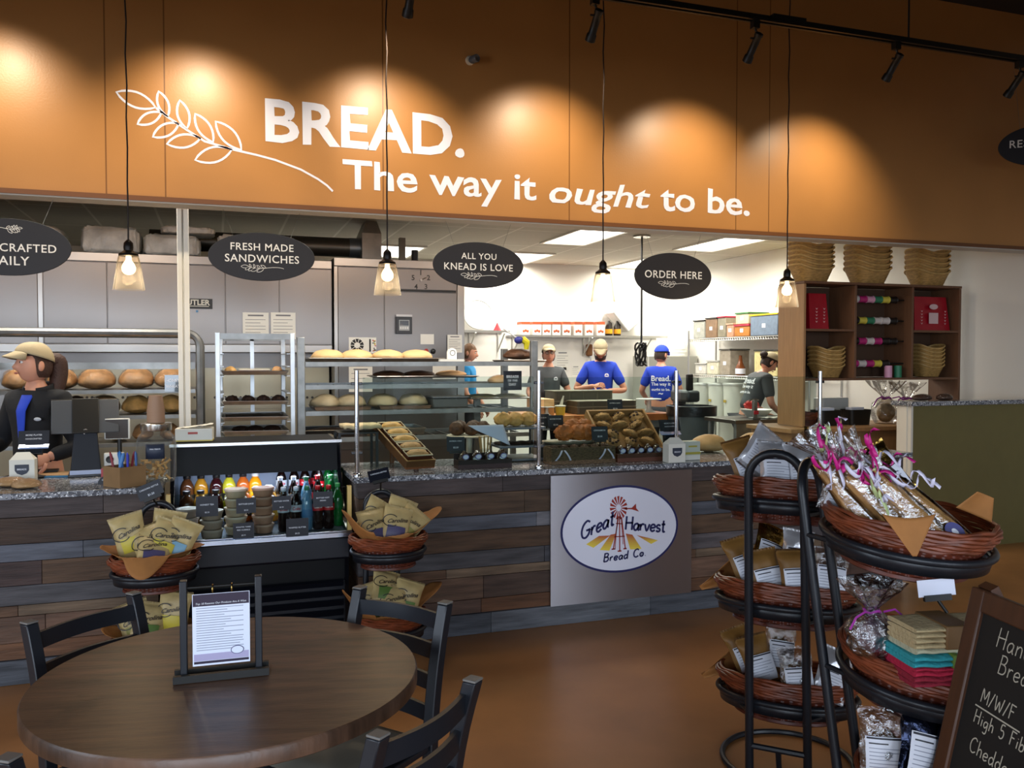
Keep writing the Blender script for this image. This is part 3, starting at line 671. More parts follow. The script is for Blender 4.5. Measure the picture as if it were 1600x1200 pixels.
# tubs
tubp = [(.042, 0), (.047, .004), (.053, .034), (.054, .038)]
def tub(c, lidc, label, group):
    t = thing('food_tub', label, 'tub', (0, 0, 0), 0, group)
    mb = MB(); mb.lathe(tubp, n=24); mb.obj('tub_body', M('tub_'+c, '#'+c, rough=.35), t)
    mb = MB(); mb.lathe([(.056, .036), (.057, .039), (.057, .0455), (.05, .0462), (.0485, .0458)], n=24); mb.obj('tub_lid', M('lid_'+lidc, '#'+lidc, rough=.3, alpha=1), t); return t
ORD = ['bottom', 'second', 'third', 'fourth', 'topmost']
for (u, Y, n, c, l, desc) in ((290, 4.60, 3, 'ab988f', 'c2b4ac', 'grey tub stack behind the tea card'), (328, 4.50, 3, 'b89e8b', 'c6b3a4', 'short tub stack below the tea card'),
                              (366, 4.56, 5, 'c8ab8e', 'dcc8b2', 'pale tan tub stack behind the juice card'), (409, 4.56, 5, 'b2836b', 'c69f8a', 'brown tub stack beside the diet cola')):
    z0 = D0
    p = tub(c, l, 'x', 'stacked food tubs in the case'); p.location = (bx(u, Y), Y, z0)
    names = ['bottom']+ORD[1:n-1]+['topmost']
    for k in range(n):
        lab = '%s tub in the %s' % (names[k], desc)
        if k == 0: p['label'] = lab
        else: dup(p, (bx(u, Y), Y, z0+.0472*k), label=lab)
# price cards
cardm = M('card_black', '#1c1e26', rough=.5); ink = M('card_ink', '#d6d8de', rough=.5)
def card(name, label, loc, w, h, lines, rot=(0, 0, 0), group=None, cat='price card', cm=None):
    t = thing(name, label, cat, loc, rot, group)
    mb = MB(); mb.bx(-w/2, w/2, -.001, .001, -h/2, h/2); mb.obj('card_sheet', cm or cardm, t)
    for txt, wd, z in lines: mb = MB(); mb.text(txt, Tr(0, -.0012, z), width=wd, bold=.01, ext=.0003); mb.obj('lettering', ink, t)
    return t
def pcard(u0, v0, u1, v1, label, lines, Y=4.413):
    a, b = P(u0, v0, Y=Y), P(u1, v1, Y=Y); w, h = b.x-a.x, a.z-b.z
    return card('price_card', label, ((a.x+b.x)/2, Y, (a.z+b.z)/2), w, h, [(s_, w*k, h*z) for s_, k, z in lines], group='black price cards on the drinks case')
pcard(306, 776, 341, 806, 'black price card on the glass in front of the grey tubs', [('HONEST TEA', .62, .08), ('$2.35', .2, -.3)])
pcard(369, 779, 400, 801, 'black price card reading BOTTLED JUICE', [('BOTTLED JUICE', .75, .1), ('$2.35', .2, -.3)])
pcard(425, 776, 455, 796, 'black price card reading BOTTLED WATER', [('BOTTLED WATER', .78, .15), ('$1.95', .2, -.3)])
pcard(489, 769, 520, 791, 'black price card reading BOTTLED SOFT DRINKS above the red labels', [('BOTTLED SOFT', .66, .1), ('DRINKS', .3, -.08)])
pcard(364, 818, 397, 840, 'black price card reading ROASTED RED HUMMUS on the chrome lip', [('ROASTED THREE', .7, .24), ('RED HUMMUS', .62, .05), ('$4.75', .2, -.3)], 4.398)
pcard(447, 811, 482, 837, 'black price card reading WHIPPED BUTTER on the chrome lip', [('WHIPPED BUTTER', .78, .0), ('$4.25', .2, -.33)], 4.398)
# ================================================================ TABLE, CHAIRS, MENU
def CW(r, d, z=0.): return Vector((d*sin(YAW)+r*cos(YAW), d*cos(YAW)-r*sin(YAW), z))
def table_mat():
    m = M('table_planks', '#664a38', rough=.36, var=.5, scale=6, bump=.08, bscale=30, stretch=(1, 7, 1))
    nt = m.node_tree; b = nt.nodes['Principled BSDF']; N = nt.nodes.new; L = nt.links.new
    src = b.inputs['Base Color'].links[0].from_socket
    tc = N('ShaderNodeTexCoord'); sp = N('ShaderNodeSeparateXYZ'); L(tc.outputs['Object'], sp.inputs[0])
    d = N('ShaderNodeMath'); d.operation = 'DIVIDE'; d.inputs[1].default_value = .118; L(sp.outputs[1], d.inputs[0])
    f = N('ShaderNodeMath'); f.operation = 'FLOOR'; L(d.outputs[0], f.inputs[0])
    wn = N('ShaderNodeTexWhiteNoise'); wn.noise_dimensions = '1D'; L(f.outputs[0], wn.inputs['W'])
    r = N('ShaderNodeMapRange'); r.inputs[3].default_value = .72; r.inputs[4].default_value = 1.35; L(wn.outputs[0], r.inputs[0])
    mx = N('ShaderNodeVectorMath'); mx.operation = 'MULTIPLY'; L(src, mx.inputs[0]); L(r.outputs[0], mx.inputs[1])
    n = N('ShaderNodeTexNoise'); n.inputs['Scale'].default_value = 5; n.inputs['Detail'].default_value = 8; L(tc.outputs['Object'], n.inputs[0])
    q = N('ShaderNodeMapRange'); q.inputs[1].default_value = .62; q.inputs[2].default_value = .72; L(n.outputs['Fac'], q.inputs[0])
    m2 = N('ShaderNodeMixRGB'); m2.inputs[2].default_value = lin('#2a1d17'); L(q.outputs[0], m2.inputs[0]); L(mx.outputs[0], m2.inputs[1])
    L(m2.outputs[0], b.inputs['Base Color']); return m
TC = (.025, 2.235); TR = .466
tb = thing('round_table', 'round dark-stained wooden cafe table holding the menu stand', 'table', (TC[0], TC[1], 0), radians(-13))
mb = MB(); mb.lathe([(TR-.01, .708), (TR, .714), (TR, .744), (TR-.004, .75)], n=96); mb.obj('tabletop', table_mat(), tb)
steel_b = M('black_steel', '#191c22', rough=.38, bump=.02, bscale=150)
mb = MB(); mb.lathe([(.12, .695), (.12, .707)], n=24); mb.cyl((0, 0, .02), (0, 0, .7), .04); mb.obj('pedestal', steel_b, tb)
mb = MB(); mb.lathe([(.13, 0), (.13, .014), (.06, .035)], n=40); mb.obj('base', steel_b, tb)

def make_chair():
    t = thing('cafe_chair', 'x', 'chair', (0, 0, 0), 0, 'black metal ladder-back cafe chairs')
    hw = .162
    for s in (-1, 1):
        mb = MB(); path = [(-.06, 0), (-.01, .25), (.0, .45), (-.03, .66), (-.075, .825)]
        p = smooth([(0, y, z) for y, z in path], 4); w = .017
        vs = []
        for x, y, z in p: vs += [(s*hw-w, y-w, z), (s*hw+w, y-w, z), (s*hw+w, y+w, z), (s*hw-w, y+w, z)]
        fs = [(4*i+j, 4*i+(j+1) % 4, 4*i+4+(j+1) % 4, 4*i+4+j) for i in range(len(p)-1) for j in range(4)]+[(3, 2, 1, 0), tuple(4*(len(p)-1)+j for j in range(4))]
        mb.add(vs, fs); po = mb.obj('back_post', steel_b, t, bevel=.003)
        mb = MB(); mb.bx(s*hw-w, s*hw+w, -.075-w, -.075+w, .8255, .831); mb.obj('post_cap', M('worn_cap', '#6f6b66', rough=.5), po, bevel=.002)  # post tops in a paler grey than the posts
        mb = MB(); mb.tube([(s*hw, .33, .43), (s*hw*1.03, .35, 0)], .014, 8); mb.obj('leg', steel_b, t)
    for k, z in enumerate((.775, .69, .605, .52)):
        y0 = -.075+(.825-z)*.19
        mb = MB(); sl = []
        def sl(u, v, z=z, y0=y0): return ((u-.5)*2*(hw-.016), y0-.024*sin(pi*u), z+(v-.5)*.046)
        mb.grid(sl, 12, 1); mb.grid(lambda u, v: tuple(Vector(sl(u, v))+Vector((0, .012, 0))), 12, 1)
        mb.grid(lambda u, v: (sl(u, 1)[0], sl(u, 1)[1]+.012*v, sl(u, 1)[2]), 12, 1); mb.grid(lambda u, v: (sl(u, 0)[0], sl(u, 0)[1]+.012*v, sl(u, 0)[2]), 12, 1)
        mb.obj('back_slat', steel_b, t)
    mb = MB(); mb.bx(-hw-.01, hw+.01, .02, .35, .425, .445); mb.obj('seat_frame', steel_b, t, bevel=.004)
    mb = MB(); mb.grid(lambda u, v: ((u-.5)*.35*(1-.12*(1-v)), .022+v*.34, .447+.034*min(1, 6*min(u, 1-u, v, 1-v)+.2)**.5), 24, 24)
    mb.obj('seat', M('seat_vinyl', '#6e6a5f', rough=.45, bump=.05, bscale=120), t)
    mb = MB(); mb.tube([(-hw, .34, .2), (hw, .34, .2)], .009, 8); mb.tube([(-hw, -.02, .22), (hw, -.02, .22)], .009, 8); mb.obj('stretcher', steel_b, t)
    return t
def chair_at(t, a, b, face, lab):
    c = (Vector(a)+Vector(b))/2; d = (Vector(b)-Vector(a)); d.z = 0; f = Vector((-d.y, d.x, 0)).normalized()
    if f.dot(Vector(face)-c) < 0: f = -f
    ang = atan2(f.y, f.x)-pi/2
    t.location = (c.x+f.x*.075, c.y+f.y*.075, 0); t.rotation_euler = (0, 0, ang); t['label'] = lab
ch = make_chair(); ctr = (TC[0], TC[1], 0)
chair_at(ch, P(40, 975, Z=.825), P(213, 927, Z=.825), ctr, 'black ladder-back chair whose back stands before the plank counter and chip basket')
c2 = dup(ch); chair_at(c2, P(557, 918, Z=.825), P(702, 944, Z=.825), ctr, 'black ladder-back chair whose back shows four slats beside the open floor')
c3 = dup(ch); chair_at(c3, P(748, 1058, Z=.825), P(578, 1158, Z=.825), ctr, 'black ladder-back chair at the bottom edge with its curved slats toward the viewer')
c4 = dup(ch); p4 = P(24, 1188, Z=.825); chair_at(c4, p4, p4+Vector((-.30, .19, 0)), ctr, 'black ladder-back chair of which only a post top shows in the bottom corner')

mn = thing('menu_stand', 'black flip menu stand with printed page on the round table', 'menu stand', (.004, 2.215, .7515), radians(-2))
mb = MB(); mb.bx(-.112, .112, -.03, -.018, 0, .018); mb.bx(-.112, .112, .018, .03, 0, .018); mb.bx(-.112, .112, -.018, .018, 0, .006); mb.obj('base', blk, mn)
for s in (-1, 1):
    mb = MB(); mb.bx(s*.088-.0085, s*.088+.0085, -.012, .012, .006, .245); mb.obj('post', steel_b, mn, bevel=.002)
mb = MB(); mb.cyl((-.08, 0, .225), (.08, 0, .225), .0035, n=8); mb.obj('rod', blk, mn)
for s in (-.02, .025):
    mb = MB(); mb.tube(arc((s, 0, .218), .012, 0, 2*pi, 16, 'yz')[:-1], .0016, 6, True); mb.obj('ring', M('brass', '#c9a860', rough=.25, metal=1), mn)
pg = MB(); pg.bx(-.067, .067, -.016, -.0145, .035, .212); pgo = pg.obj('page', M('page_white', '#e7ecfb', rough=.3), mn)
mb = MB(); mb.bx(-.0655, .0655, -.0168, -.016, .182, .211); mb.obj('page_header', M('page_plum', '#2d2036', rough=.35), pgo)
mb = MB(); mb.bx(-.064, .064, -.0168, -.016, .040, .046); mb.obj('page_bar', M('page_plum'), pgo)
mb = MB(); mb.bx(-.064, .064, -.0165, -.016, .047, .064); mb.obj('page_footer', M('page_lilac', '#b3aacb', rough=.4), pgo)
mb = MB().at(Tr(0, -.0168, .188)); mb.text('Top 10 Reasons Our Products Are A Wise', Matrix.Identity(4), width=.118, shear=.25, bold=.01); mb.obj('lettering', ink, pgo)
mb = MB(); rl = random.Random(4)
for k in range(18):
    z = .176-k*.0061; mb.bx(-.058, -.058+rl.uniform(.06, .112) if k % 2 else .052, -.0163, -.016, z, z+.0016)
mb.obj('text_lines', M('page_grey', '#8d93a6', rough=.5), pgo)
mb = MB(); mb.prism([(.037+.0155*cos(a*pi/16), .068+.0105*sin(a*pi/16)) for a in range(32)], -.0172, -.016); mb.obj('oval_mark', M('page_mark', '#46406e', rough=.4), pgo)
mb = MB(); mb.prism([(.037+.0138*cos(a*pi/16), .068+.009*sin(a*pi/16)) for a in range(32)], -.0176, -.017); mb.obj('oval_field', bpy.data.materials['page_white'], pgo)

# ================================================================ WICKER BASKETS
wick = M('wicker', '#7c3d22', rough=.42, var=.45, scale=18, stretch=(1, 1, 3))
wick_d = M('wicker_dark', '#5d2a1b', rough=.42, var=.45, scale=18, stretch=(1, 1, 3))
def make_basket(name, rx, ry, h, k=.68):
    t = thing(name, 'x', 'basket', (0, 0, 0)); sy = ry/rx
    mb = MB()
    for j in range(7):
        rr, z = rx-.003+.011*sin(j*.75), -.003-j*.0085
        mb.tube([((rr+.0022*sin(11*a+j*1.6))*cos(a), (rr+.0022*sin(11*a+j*1.6))*sin(a)*sy, z+.0026*cos(11*a+j*1.6)) for a in [2*pi*i/108 for i in range(108)]], .0062, 6, True)
    mb.obj('rim', wick, t)
    NU = 144; NV = 18
    def body(u, v):
        a = 2*pi*u; i = round(u*NU); j = round(v*NV)
        r = lerp(rx-.012, rx*k, v**.8)+(.0042 if (i//3+j) % 2 else -.0022)
        return (r*cos(a), r*sin(a)*sy, -.055-v*(h-.055))
    mb = MB(); mb.grid(body, NU, NV, True, True)
    mb.add([body(i/NU, 1) for i in range(NU)], [tuple(range(NU))]); mb.obj('weave', wick_d, t, sharp=80)
    mb = MB()
    mb.tube([((rx*k+.004)*cos(a), (rx*k+.004)*sin(a)*sy, -h) for a in [2*pi*i/72 for i in range(72)]], .008, 5, True); mb.obj('foot_rim', wick_d, t)
    return t
kraft = M('kraft_paper', '#a06a35', rough=.75, var=.15, scale=12, bump=.2, bscale=14)
def make_liner(rx, ry, h, seed, flare, label=None, group=None):
    """sheet of kraft paper pressed into a basket, its corners standing out over the rim"""
    mb = MB(); rr = random.Random(seed)
    def fn(u, v):
        a = 2*pi*u; c = abs(cos(2*a+.6))**3; q = int(((a+.3+pi/4) % (2*pi))/(pi/2)) % 4
        ext = lerp(1.0, flare[q][0], c)
        r = v*ext
        inside = min(r, .93); z = -h*.86*(1-(inside/.93)**2.4)
        if r > .93:
            o = r-.93; s_ = flare[q][1]; z += .012+(o*s_ if s_ > 0 else -max(0, o-.12)*-s_)
        k = .9 if r <= .93 else 1
        z += .006*nz(4*cos(a)*r, 4*sin(a)*r, seed)
        return (rx*r*cos(a)*k*1.02, ry*r*sin(a)*k*1.02, z+.008)
    mb.grid(fn, 96, 20, True, True)
    o = mb.obj('paper_liner', kraft); s = o.modifiers.new('thick', 'SOLIDIFY'); s.thickness = .0012
    return tag(o, label, 'paper', group)
# ---- basket stands
def make_stand(name, label, loc, rot, H, tiers, hw=.09, lean=.16, ring=(.2, .17), oy=.2, group=None, tilt=0.):
    t = thing(name, label, 'display stand', loc, rot, group)
    yb = lambda z: lean*(1-z/H)
    mb = MB(); L = [(-hw*1.12, yb(0), .012), (-hw, yb(H-hw), H-hw)]
    A = [(-hw*cos(a), yb(H-hw+hw*sin(a)), H-hw+hw*sin(a)) for a in [pi*i/14 for i in range(15)]]
    mb.tube([L[0]]+[(lerp(L[0][0], -hw, q), lerp(yb(0), yb(H-hw), q), lerp(.012, H-hw, q)) for q in (.3, .6, .85)]+A+[(lerp(hw*1.12, hw, q), lerp(yb(0), yb(H-hw), q), lerp(.012, H-hw, q)) for q in (.85, .6, .3, 0)], .015, 10)
    mb.tube([(-hw*1.08, yb(.15), .15), (hw*1.08, yb(.15), .15)], .011, 8); mb.obj('frame', steel_b, t)
    mb = MB(); mb.tube([(.24*cos(a), yb(0)+oy*.9+.24*sin(a), .011) for a in [2*pi*i/48 for i in range(48)]], .011, 8, True)
    mb.tube([(0, yb(.15), .15), (0, yb(0)-.02+.06, .011)], .01, 8); mb.obj('base_ring', steel_b, t)
    for z, yc in tiers:
        mb = MB(); T = Tr(0, yc, z) @ Rx(-tilt); mb.at(T)
        rx, ry = ring
        mb.tube([(rx*cos(a), ry*sin(a), -.08) for a in [2*pi*i/64 for i in range(64)]], .011, 10, True)
        n = 64; vs = [((rx-.004)*cos(2*pi*i/n)*k, (ry-.004)*sin(2*pi*i/n)*k, zz) for k, zz in ((1, -.08), (.97, -.122)) for i in range(n)]
        mb.add(vs, [(i, (i+1) % n, n+(i+1) % n, n+i) for i in range(n)], True)
        mb.at(Matrix.Identity(4))
        for s in (-1, 1): mb.tube([(s*hw, yb(z), z-.085), (s*rx*.55, yc-ry*.82, z-.085)], .008, 6)
        o = mb.obj('basket_ring', steel_b, t); o.modifiers.new('thick', 'SOLIDIFY').thickness = .003
    return t
# ================================================================ CHIP BAGS
def wrink(p, k, f, s): return p+Vector((nz(p.x*f, p.y*f, p.z*f+s), nz(p.y*f, p.z*f, p.x*f+s+7), nz(p.z*f, p.x*f, p.y*f+s+3)))*k
def pillow(mb, w, h, t, seed, nu=22, nv=26, crimp=.07, wr=.006):
    for side in (1, -1):
        def fn(u, v):
            x = (u-.5)*w; z = (v-.5)*h
            e = max(0, 1-abs(2*u-1)**2.6)**.7; g = max(0, 1-abs((v-.5)/(.5-crimp))**3.0)**.6 if crimp < v < 1-crimp else 0
            y = -side*t/2*e*g
            zz = z
            if v <= crimp or v >= 1-crimp: y += .002*sin(u*60)
            xx = x*(1-.10*sin(pi*v))
            q = wrink(Vector((xx, y, zz)), wr*(.3+g), 16, seed); 
            if u in (0, 1) or v in (0, 1): q = wrink(Vector((xx, y if v in (0, 1) and 0 < u < 1 else 0, zz)), wr*.3, 16, seed)
            return q
        mb.grid(fn, nu, nv, True)
    return mb
def front_y(w, h, t, x, z, crimp=.07):
    u, v = x/w+.5, z/h+.5
    e = max(0, 1-abs(2*u-1)**2.6)**.7; g = max(0, 1-abs((v-.5)/(.5-crimp))**3.0)**.6
    return -t/2*e*g-.004
bagpap = M('chip_bag_paper', '#bda671', rough=.42, var=.12, scale=20, bump=.25, bscale=35)
dink = M('chip_ink', '#2f2b26', rough=.5)
BC = {'blue': '#6f9ab0', 'green': '#5d7a3a', 'yellow': '#c9b63f', 'plum': '#4a4566', 'olive': '#8d8640'}
_bagproto = {}
def chip_bag(colour, loc, rot, label, group, s=1.0):
    if colour not in _bagproto:
        t = thing('chip_bag', label, 'bag of chips', (0, 0, 0)); w, h, d = .15, .2, .055; seed = len(_bagproto)*5.3
        pillow(MB(), w, h, d, seed).obj('bag', bagpap, t) if False else None
        mb = MB(); pillow(mb, w, h, d, seed); mb.obj('bag', bagpap, t)
        mb = MB()
        def pf(u, v): x, z = (u-.5)*.098, (v-.5)*.066-.042; return wrink(Vector((x*.92, front_y(w, h, d, x, z)+.0003, z)), .003, 16, seed)+Vector((0, -.0045, 0))
        mb.grid(pf, 10, 8); mb.obj('colour_patch', M('patch_'+colour, BC[colour], rough=.45, bump=.2, bscale=35), t)
        mb = MB(); tt = MB(); script(tt, 'Carolina', -.062, .0, .034, .0017, 0, .15, .02, .62) if False else None
        tt.text('Carolina', Tr(0, 0, .018), width=.098, bold=.02, shear=.25)
        tt.v = [Vector((p.x, front_y(w, h, d, p.x, p.z+p.x*.25)-.006, p.z+p.x*.25)) for p in tt.v]; mb.add(tt.v, tt.f)
        flat = [Vector((.036*cos(a)-.035, 0, .03*sin(a)+.012)) for a in [pi*.25+2*pi*i/26*.78 for i in range(27)]]
        for p in flat: p.y = front_y(w, h, d, p.x, p.z)-.006
        flat_line(mb, flat, .0022); mb.obj('lettering', dink, t)
        _bagproto[colour] = t
    else: t = dup(_bagproto[colour])
    t.location = loc; t.rotation_euler = rot; t.scale = (s,)*3; t['label'] = label; t['group'] = group
    return t
def clip_card(name, label, foot, loc, rot, w, h, lines, cm=None, stem=None, group=None, cat='price card', base=None):
    """card in a black clip on a bent stem; loc = card centre, foot = where the stem stands"""
    t = thing(name, label, cat, loc, 0, group)
    R = Euler(rot).to_matrix().to_4x4()
    mb = MB().at(R); mb.bx(-w/2, w/2, -.001, .001, -h/2, h/2); mb.obj('card_sheet', cm or cardm, t)
    for txt, wd, z in lines:
        mb = MB().at(R); mb.text(txt, Tr(0, -.0012, z), width=wd, bold=.01, ext=.0003); mb.obj('lettering', ink, t)
    mb = MB().at(R); mb.bx(-w*.36, w*.36, -.006, .006, -h/2-.012, -h/2+.004); mb.obj('clip', blk, t)
    f = Vector(foot)-Vector(loc); top = R @ Vector((0, 0, -h/2-.01))
    mb = MB(); mb.tube([top, top.lerp(f, .4)+Vector((0, 0, .0)), f], .0045, 8)
    if base: mb.lathe([(base, 0), (base, .004), (.006, .008)], c=(f.x, f.y, f.z), n=24)
    mb.obj('stem', blk, t)
    return t

YB = 4.2
stands = {}
bproto = make_basket('wicker_basket', .187, .155, .155); first = [True]
def basket_at(loc, label, tilt=0, rot=0, proto=None, group=None):
    global bproto
    p = proto or bproto
    if not p.get('used'): o = p; p['used'] = 1; 
    else: o = dup(p)
    if 'used' in o: del o['used']
    p['used'] = 1
    o.location = loc; o.rotation_euler = Euler((tilt, 0, rot)); o['label'] = label
    if group: o['group'] = group
    return o
for side, cx, zt, zl in (('left', -.278, .645, .27), ('right', .80, .665, .275)):
    l = side == 'left'
    H = .845
    make_stand('basket_stand', 'black wire stand of the chip baskets beside the cookie jar counter' if l else 'black wire stand of the chip baskets beside the drinks case and plank counter',
               (cx, YB+.215, 0), pi, H, [(zt, .215), (zl, .215)], .078, .05, (.182, .154), .2, 'chip basket stands')
    basket_at((cx, YB, zt), 'reddish wicker basket of chip bags, upper one %s' % ('in front of the register counter' if l else 'between case and plank counter'), group='chip baskets')
    basket_at((cx, YB, zl), 'reddish wicker basket of chip bags, lower one %s' % ('behind the chair by the register counter' if l else 'seen through the chair slats'), group='chip baskets')
    for z, u, q in ((zt, 'upper', 3), (zl, 'lower', 8)):
        o = make_liner(.187, .155, .13, q+(0 if l else 5), ((1.7, .10), (1.15, .2), (1.36, .30), (1.12, -.15)) if not l else ((1.14, .05), (1.2, .2), (1.22, .1), (1.42, -.22)),
                       'brown paper liner of the %s chip basket beside the %s' % (u, 'register counter' if l else 'plank counter'), 'basket paper liners')
        o.location = (cx, YB, z); o.rotation_euler = (0, 0, radians(10 if l else 35))
g = 'bags of chips in the baskets'
R_ = radians
L0 = Vector((-.278, YB, .645))
for dx, dy, dz, rx, ry, rz, c, lab in (
    (-.105, .03, .085, -14, -14, 8, 'yellow', 'chip bag standing tall at the register end of the upper basket'),
    (.045, .075, .085, -10, 12, -6, 'blue', 'chip bag at the back of the upper basket beside the card clip'),
    (-.02, -.015, .045, -35, -20, 5, 'blue', 'chip bag lying low in the middle of the upper basket by the register'),
    (.045, -.02, .06, -22, 25, 0, 'yellow', 'chip bag with yellow patch wedged behind the front blue bag'),
    (.105, -.01, .055, -20, 22, -14, 'blue', 'chip bag with blue patch leaning on the basket rim near the drinks case'),
    (-.0, -.07, .02, -48, 10, 4, 'plum', 'chip bag lying flattest at the front rim above the paper corner')):
    chip_bag(c, L0+Vector((dx, dy, dz)), (R_(rx), R_(ry), R_(rz)), lab, g, 1.0)
L1 = Vector((-.278, YB, .27))
for dx, dy, dz, rx, ry, rz, c, lab in (
    (-.03, -.0, .055, -25, 14, 6, 'green', 'chip bag with green patch in the lower basket behind the chair back'),
    (.075, .03, .085, -12, 8, -10, 'yellow', 'chip bag standing in the lower basket beside the menu stand'),
    (-.09, .05, .05, -15, -16, 4, 'olive', 'chip bag at the back of the lower basket by the chair post')):
    chip_bag(c, L1+Vector((dx, dy, dz)), (R_(rx), R_(ry), R_(rz)), lab, g)
R0 = Vector((.80, YB, .665))
for dx, dy, dz, rx, ry, rz, c, lab in (
    (-.06, .06, .07, -12, 34, 5, 'olive', 'chip bag leaning at the back of the upper basket under the wire hoop'),
    (.06, .055, .07, -14, 22, -10, 'olive', 'chip bag standing at the far side of the upper basket by the paper wing'),
    (-.075, -.03, .035, -25, -6, 12, 'plum', 'chip bag with plum patch in the upper basket beside the drinks case'),
    (.03, -.04, .045, -24, 16, -4, 'plum', 'chip bag with large plum label facing front in the upper basket'),
    (.10, -.0, .035, -30, 40, -20, 'olive', 'chip bag lying toward the wide paper wing of the upper basket')):
    chip_bag(c, R0+Vector((dx, dy, dz)), (R_(rx), R_(ry), R_(rz)), lab, g)
R1 = Vector((.80, YB, .275))
for dx, dy, dz, rx, ry, rz, c, lab in (
    (-.01, .03, .11, -40, 20, 5, 'green', 'chip bag on top of the lower basket pile of the plank counter stand'),
    (-.08, .0, .05, -25, -12, 8, 'green', 'chip bag with green patch seen through the chair slats'),
    (.02, -.03, .04, -30, 6, 0, 'yellow', 'plain chip bag beside the green one seen through the chair slats'),
    (.09, .0, .05, -20, 18, -8, 'green', 'chip bag at the paper wing of the lower basket of the plank counter stand')):
    chip_bag(c, R1+Vector((dx, dy, dz)), (R_(rx), R_(ry), R_(rz)), lab, g)
clip_card('price_card', 'tilted black card clipped above the chip basket below the cookie jar', (-.278, YB+.21, .835), P(234, 766, Y=4.37), (R_(-15), R_(-22), R_(-5)), .115, .07, [('CAROLINA KETTLE', .09, .012), ('$1.50', .03, -.02)], group='clip cards on the basket stands')
clip_card('price_card', 'tilted glossy card catching the daylight above the basket by the drinks case', (.80, YB+.21, .842), P(592, 742, Y=4.40), (R_(-22), R_(-12), R_(-5)), .11, .062, [('CAROLINA KETTLE', .085, .01)], cm=M('card_gloss', '#1c1e26', rough=.12, coat=1), group='clip cards on the basket stands')

# ================================================================ THREE-TIER DISPLAY STANDS WITH GIFT BAGS
def cello(name, tint='#ffffff', amt=.16, bump=.6, scale=26, rough=.08, k=1.):
    if name in _mats: return _mats[name]
    m = bpy.data.materials.new(name); m.use_nodes = True; _mats[name] = m
    nt = m.node_tree; nt.nodes.remove(nt.nodes['Principled BSDF']); N = nt.nodes.new; L = nt.links.new
    tc = N('ShaderNodeTexCoord'); n = N('ShaderNodeTexNoise'); n.inputs['Scale'].default_value = scale; n.inputs['Detail'].default_value = 5; L(tc.outputs['Object'], n.inputs[0])
    bp = N('ShaderNodeBump'); bp.inputs['Strength'].default_value = bump; bp.inputs['Distance'].default_value = .02; L(n.outputs['Fac'], bp.inputs['Height'])
    t = N('ShaderNodeBsdfTransparent'); t.inputs[0].default_value = lin(tint)
    g_ = N('ShaderNodeBsdfGlossy'); g_.inputs['Roughness'].default_value = rough; L(bp.outputs[0], g_.inputs['Normal'])
    f = N('ShaderNodeFresnel'); f.inputs[0].default_value = 1.5; L(bp.outputs[0], f.inputs['Normal'])
    a = N('ShaderNodeMath'); a.operation = 'MULTIPLY_ADD'; a.inputs[1].default_value = k; a.inputs[2].default_value = amt; a.use_clamp = True; L(f.outputs[0], a.inputs[0])
    x = N('ShaderNodeMixShader'); L(a.outputs[0], x.inputs[0]); L(t.outputs[0], x.inputs[1]); L(g_.outputs[0], x.inputs[2])
    L(x.outputs[0], nt.nodes['Material Output'].inputs[0]); return m
CEL = cello('cellophane', amt=.17, bump=.45, rough=.12); CELD = cello('cellophane_crisp', amt=.32, scale=40, bump=1.0)
foil = M('silver_foil', '#d6d5d8', rough=.3, metal=.6, bump=.5, bscale=30); gfoil = M('gold_foil', '#a98a48', rough=.2, metal=1, bump=.5, bscale=28)
labw = M('label_white', '#dfe1ea', rough=.5)
kbag = M('gift_bag_kraft', '#8a6330', rough=.5, var=.2, scale=14, bump=.3, bscale=20)
def gift_bag(kind, loc, rot, label, group='bagged mixes on the display stands', w=.125, h=.185, t_=.05):
    """stand-up bag: filled body, crimped top of foil or clear film, white printed label"""
    key = 'gb_'+kind
    if key not in _bagproto:
        t = thing('mix_bag', label, 'bag', (0, 0, 0)); seed = len(_bagproto)*3.1
        mats = {'silver': foil, 'kraft': kbag, 'gold': gfoil, 'clear': CELD, 'dark': M('dark_foil', '#23283a', rough=.2, metal=.9, bump=.6, bscale=24)}
        mb = MB(); pillow(mb, w, h, t_, seed, wr=.011); mb.obj('bag', mats[kind], t)
        if kind in ('clear', 'kraft'):
            mb = MB(); mb.ell((0, 0, -.03), (w*.42, t_*.36, h*.36), 18, 12); mb.obj('filling', M('fill_'+kind, '#6b4a2c' if kind == 'kraft' else '#7d5b3a', rough=.8, var=.5, scale=60, bump=.6, bscale=70), t)
        lw, lh = w*.78, h*.52
        def lf(u, v, o=.0): x, z = (u-.5)*lw, (v-.5)*lh-.03; return (x, front_y(w, h, t_, x, z)-.006-o, z)
        mb = MB(); mb.grid(lf, 8, 8); lo = mb.obj('label', labw, t)
        mb = MB(); mb.grid(lambda u, v: lf(.03+u*.94, .93+v*.05, .0006), 8, 1); mb.grid(lambda u, v: lf(.08+u*.5, .8+v*.035, .0006), 6, 1); mb.obj('label_heading', M('label_ink', '#23222c', rough=.5), lo)
        mb = MB()
        for k in range(6): mb.grid(lambda u, v: lf(.08+u*(.8-.2*(k % 3 == 2)), .68-k*.1+v*.02, .0006), 6, 1)
        mb.obj('label_text', M('label_grey', '#8f93a3', rough=.5), lo)
        _bagproto[key] = t
    else: t = dup(_bagproto[key])
    t.location = loc; t.rotation_euler = rot; t['label'] = label; t['group'] = group
    return t
TZs = (1.10, .72, .36)
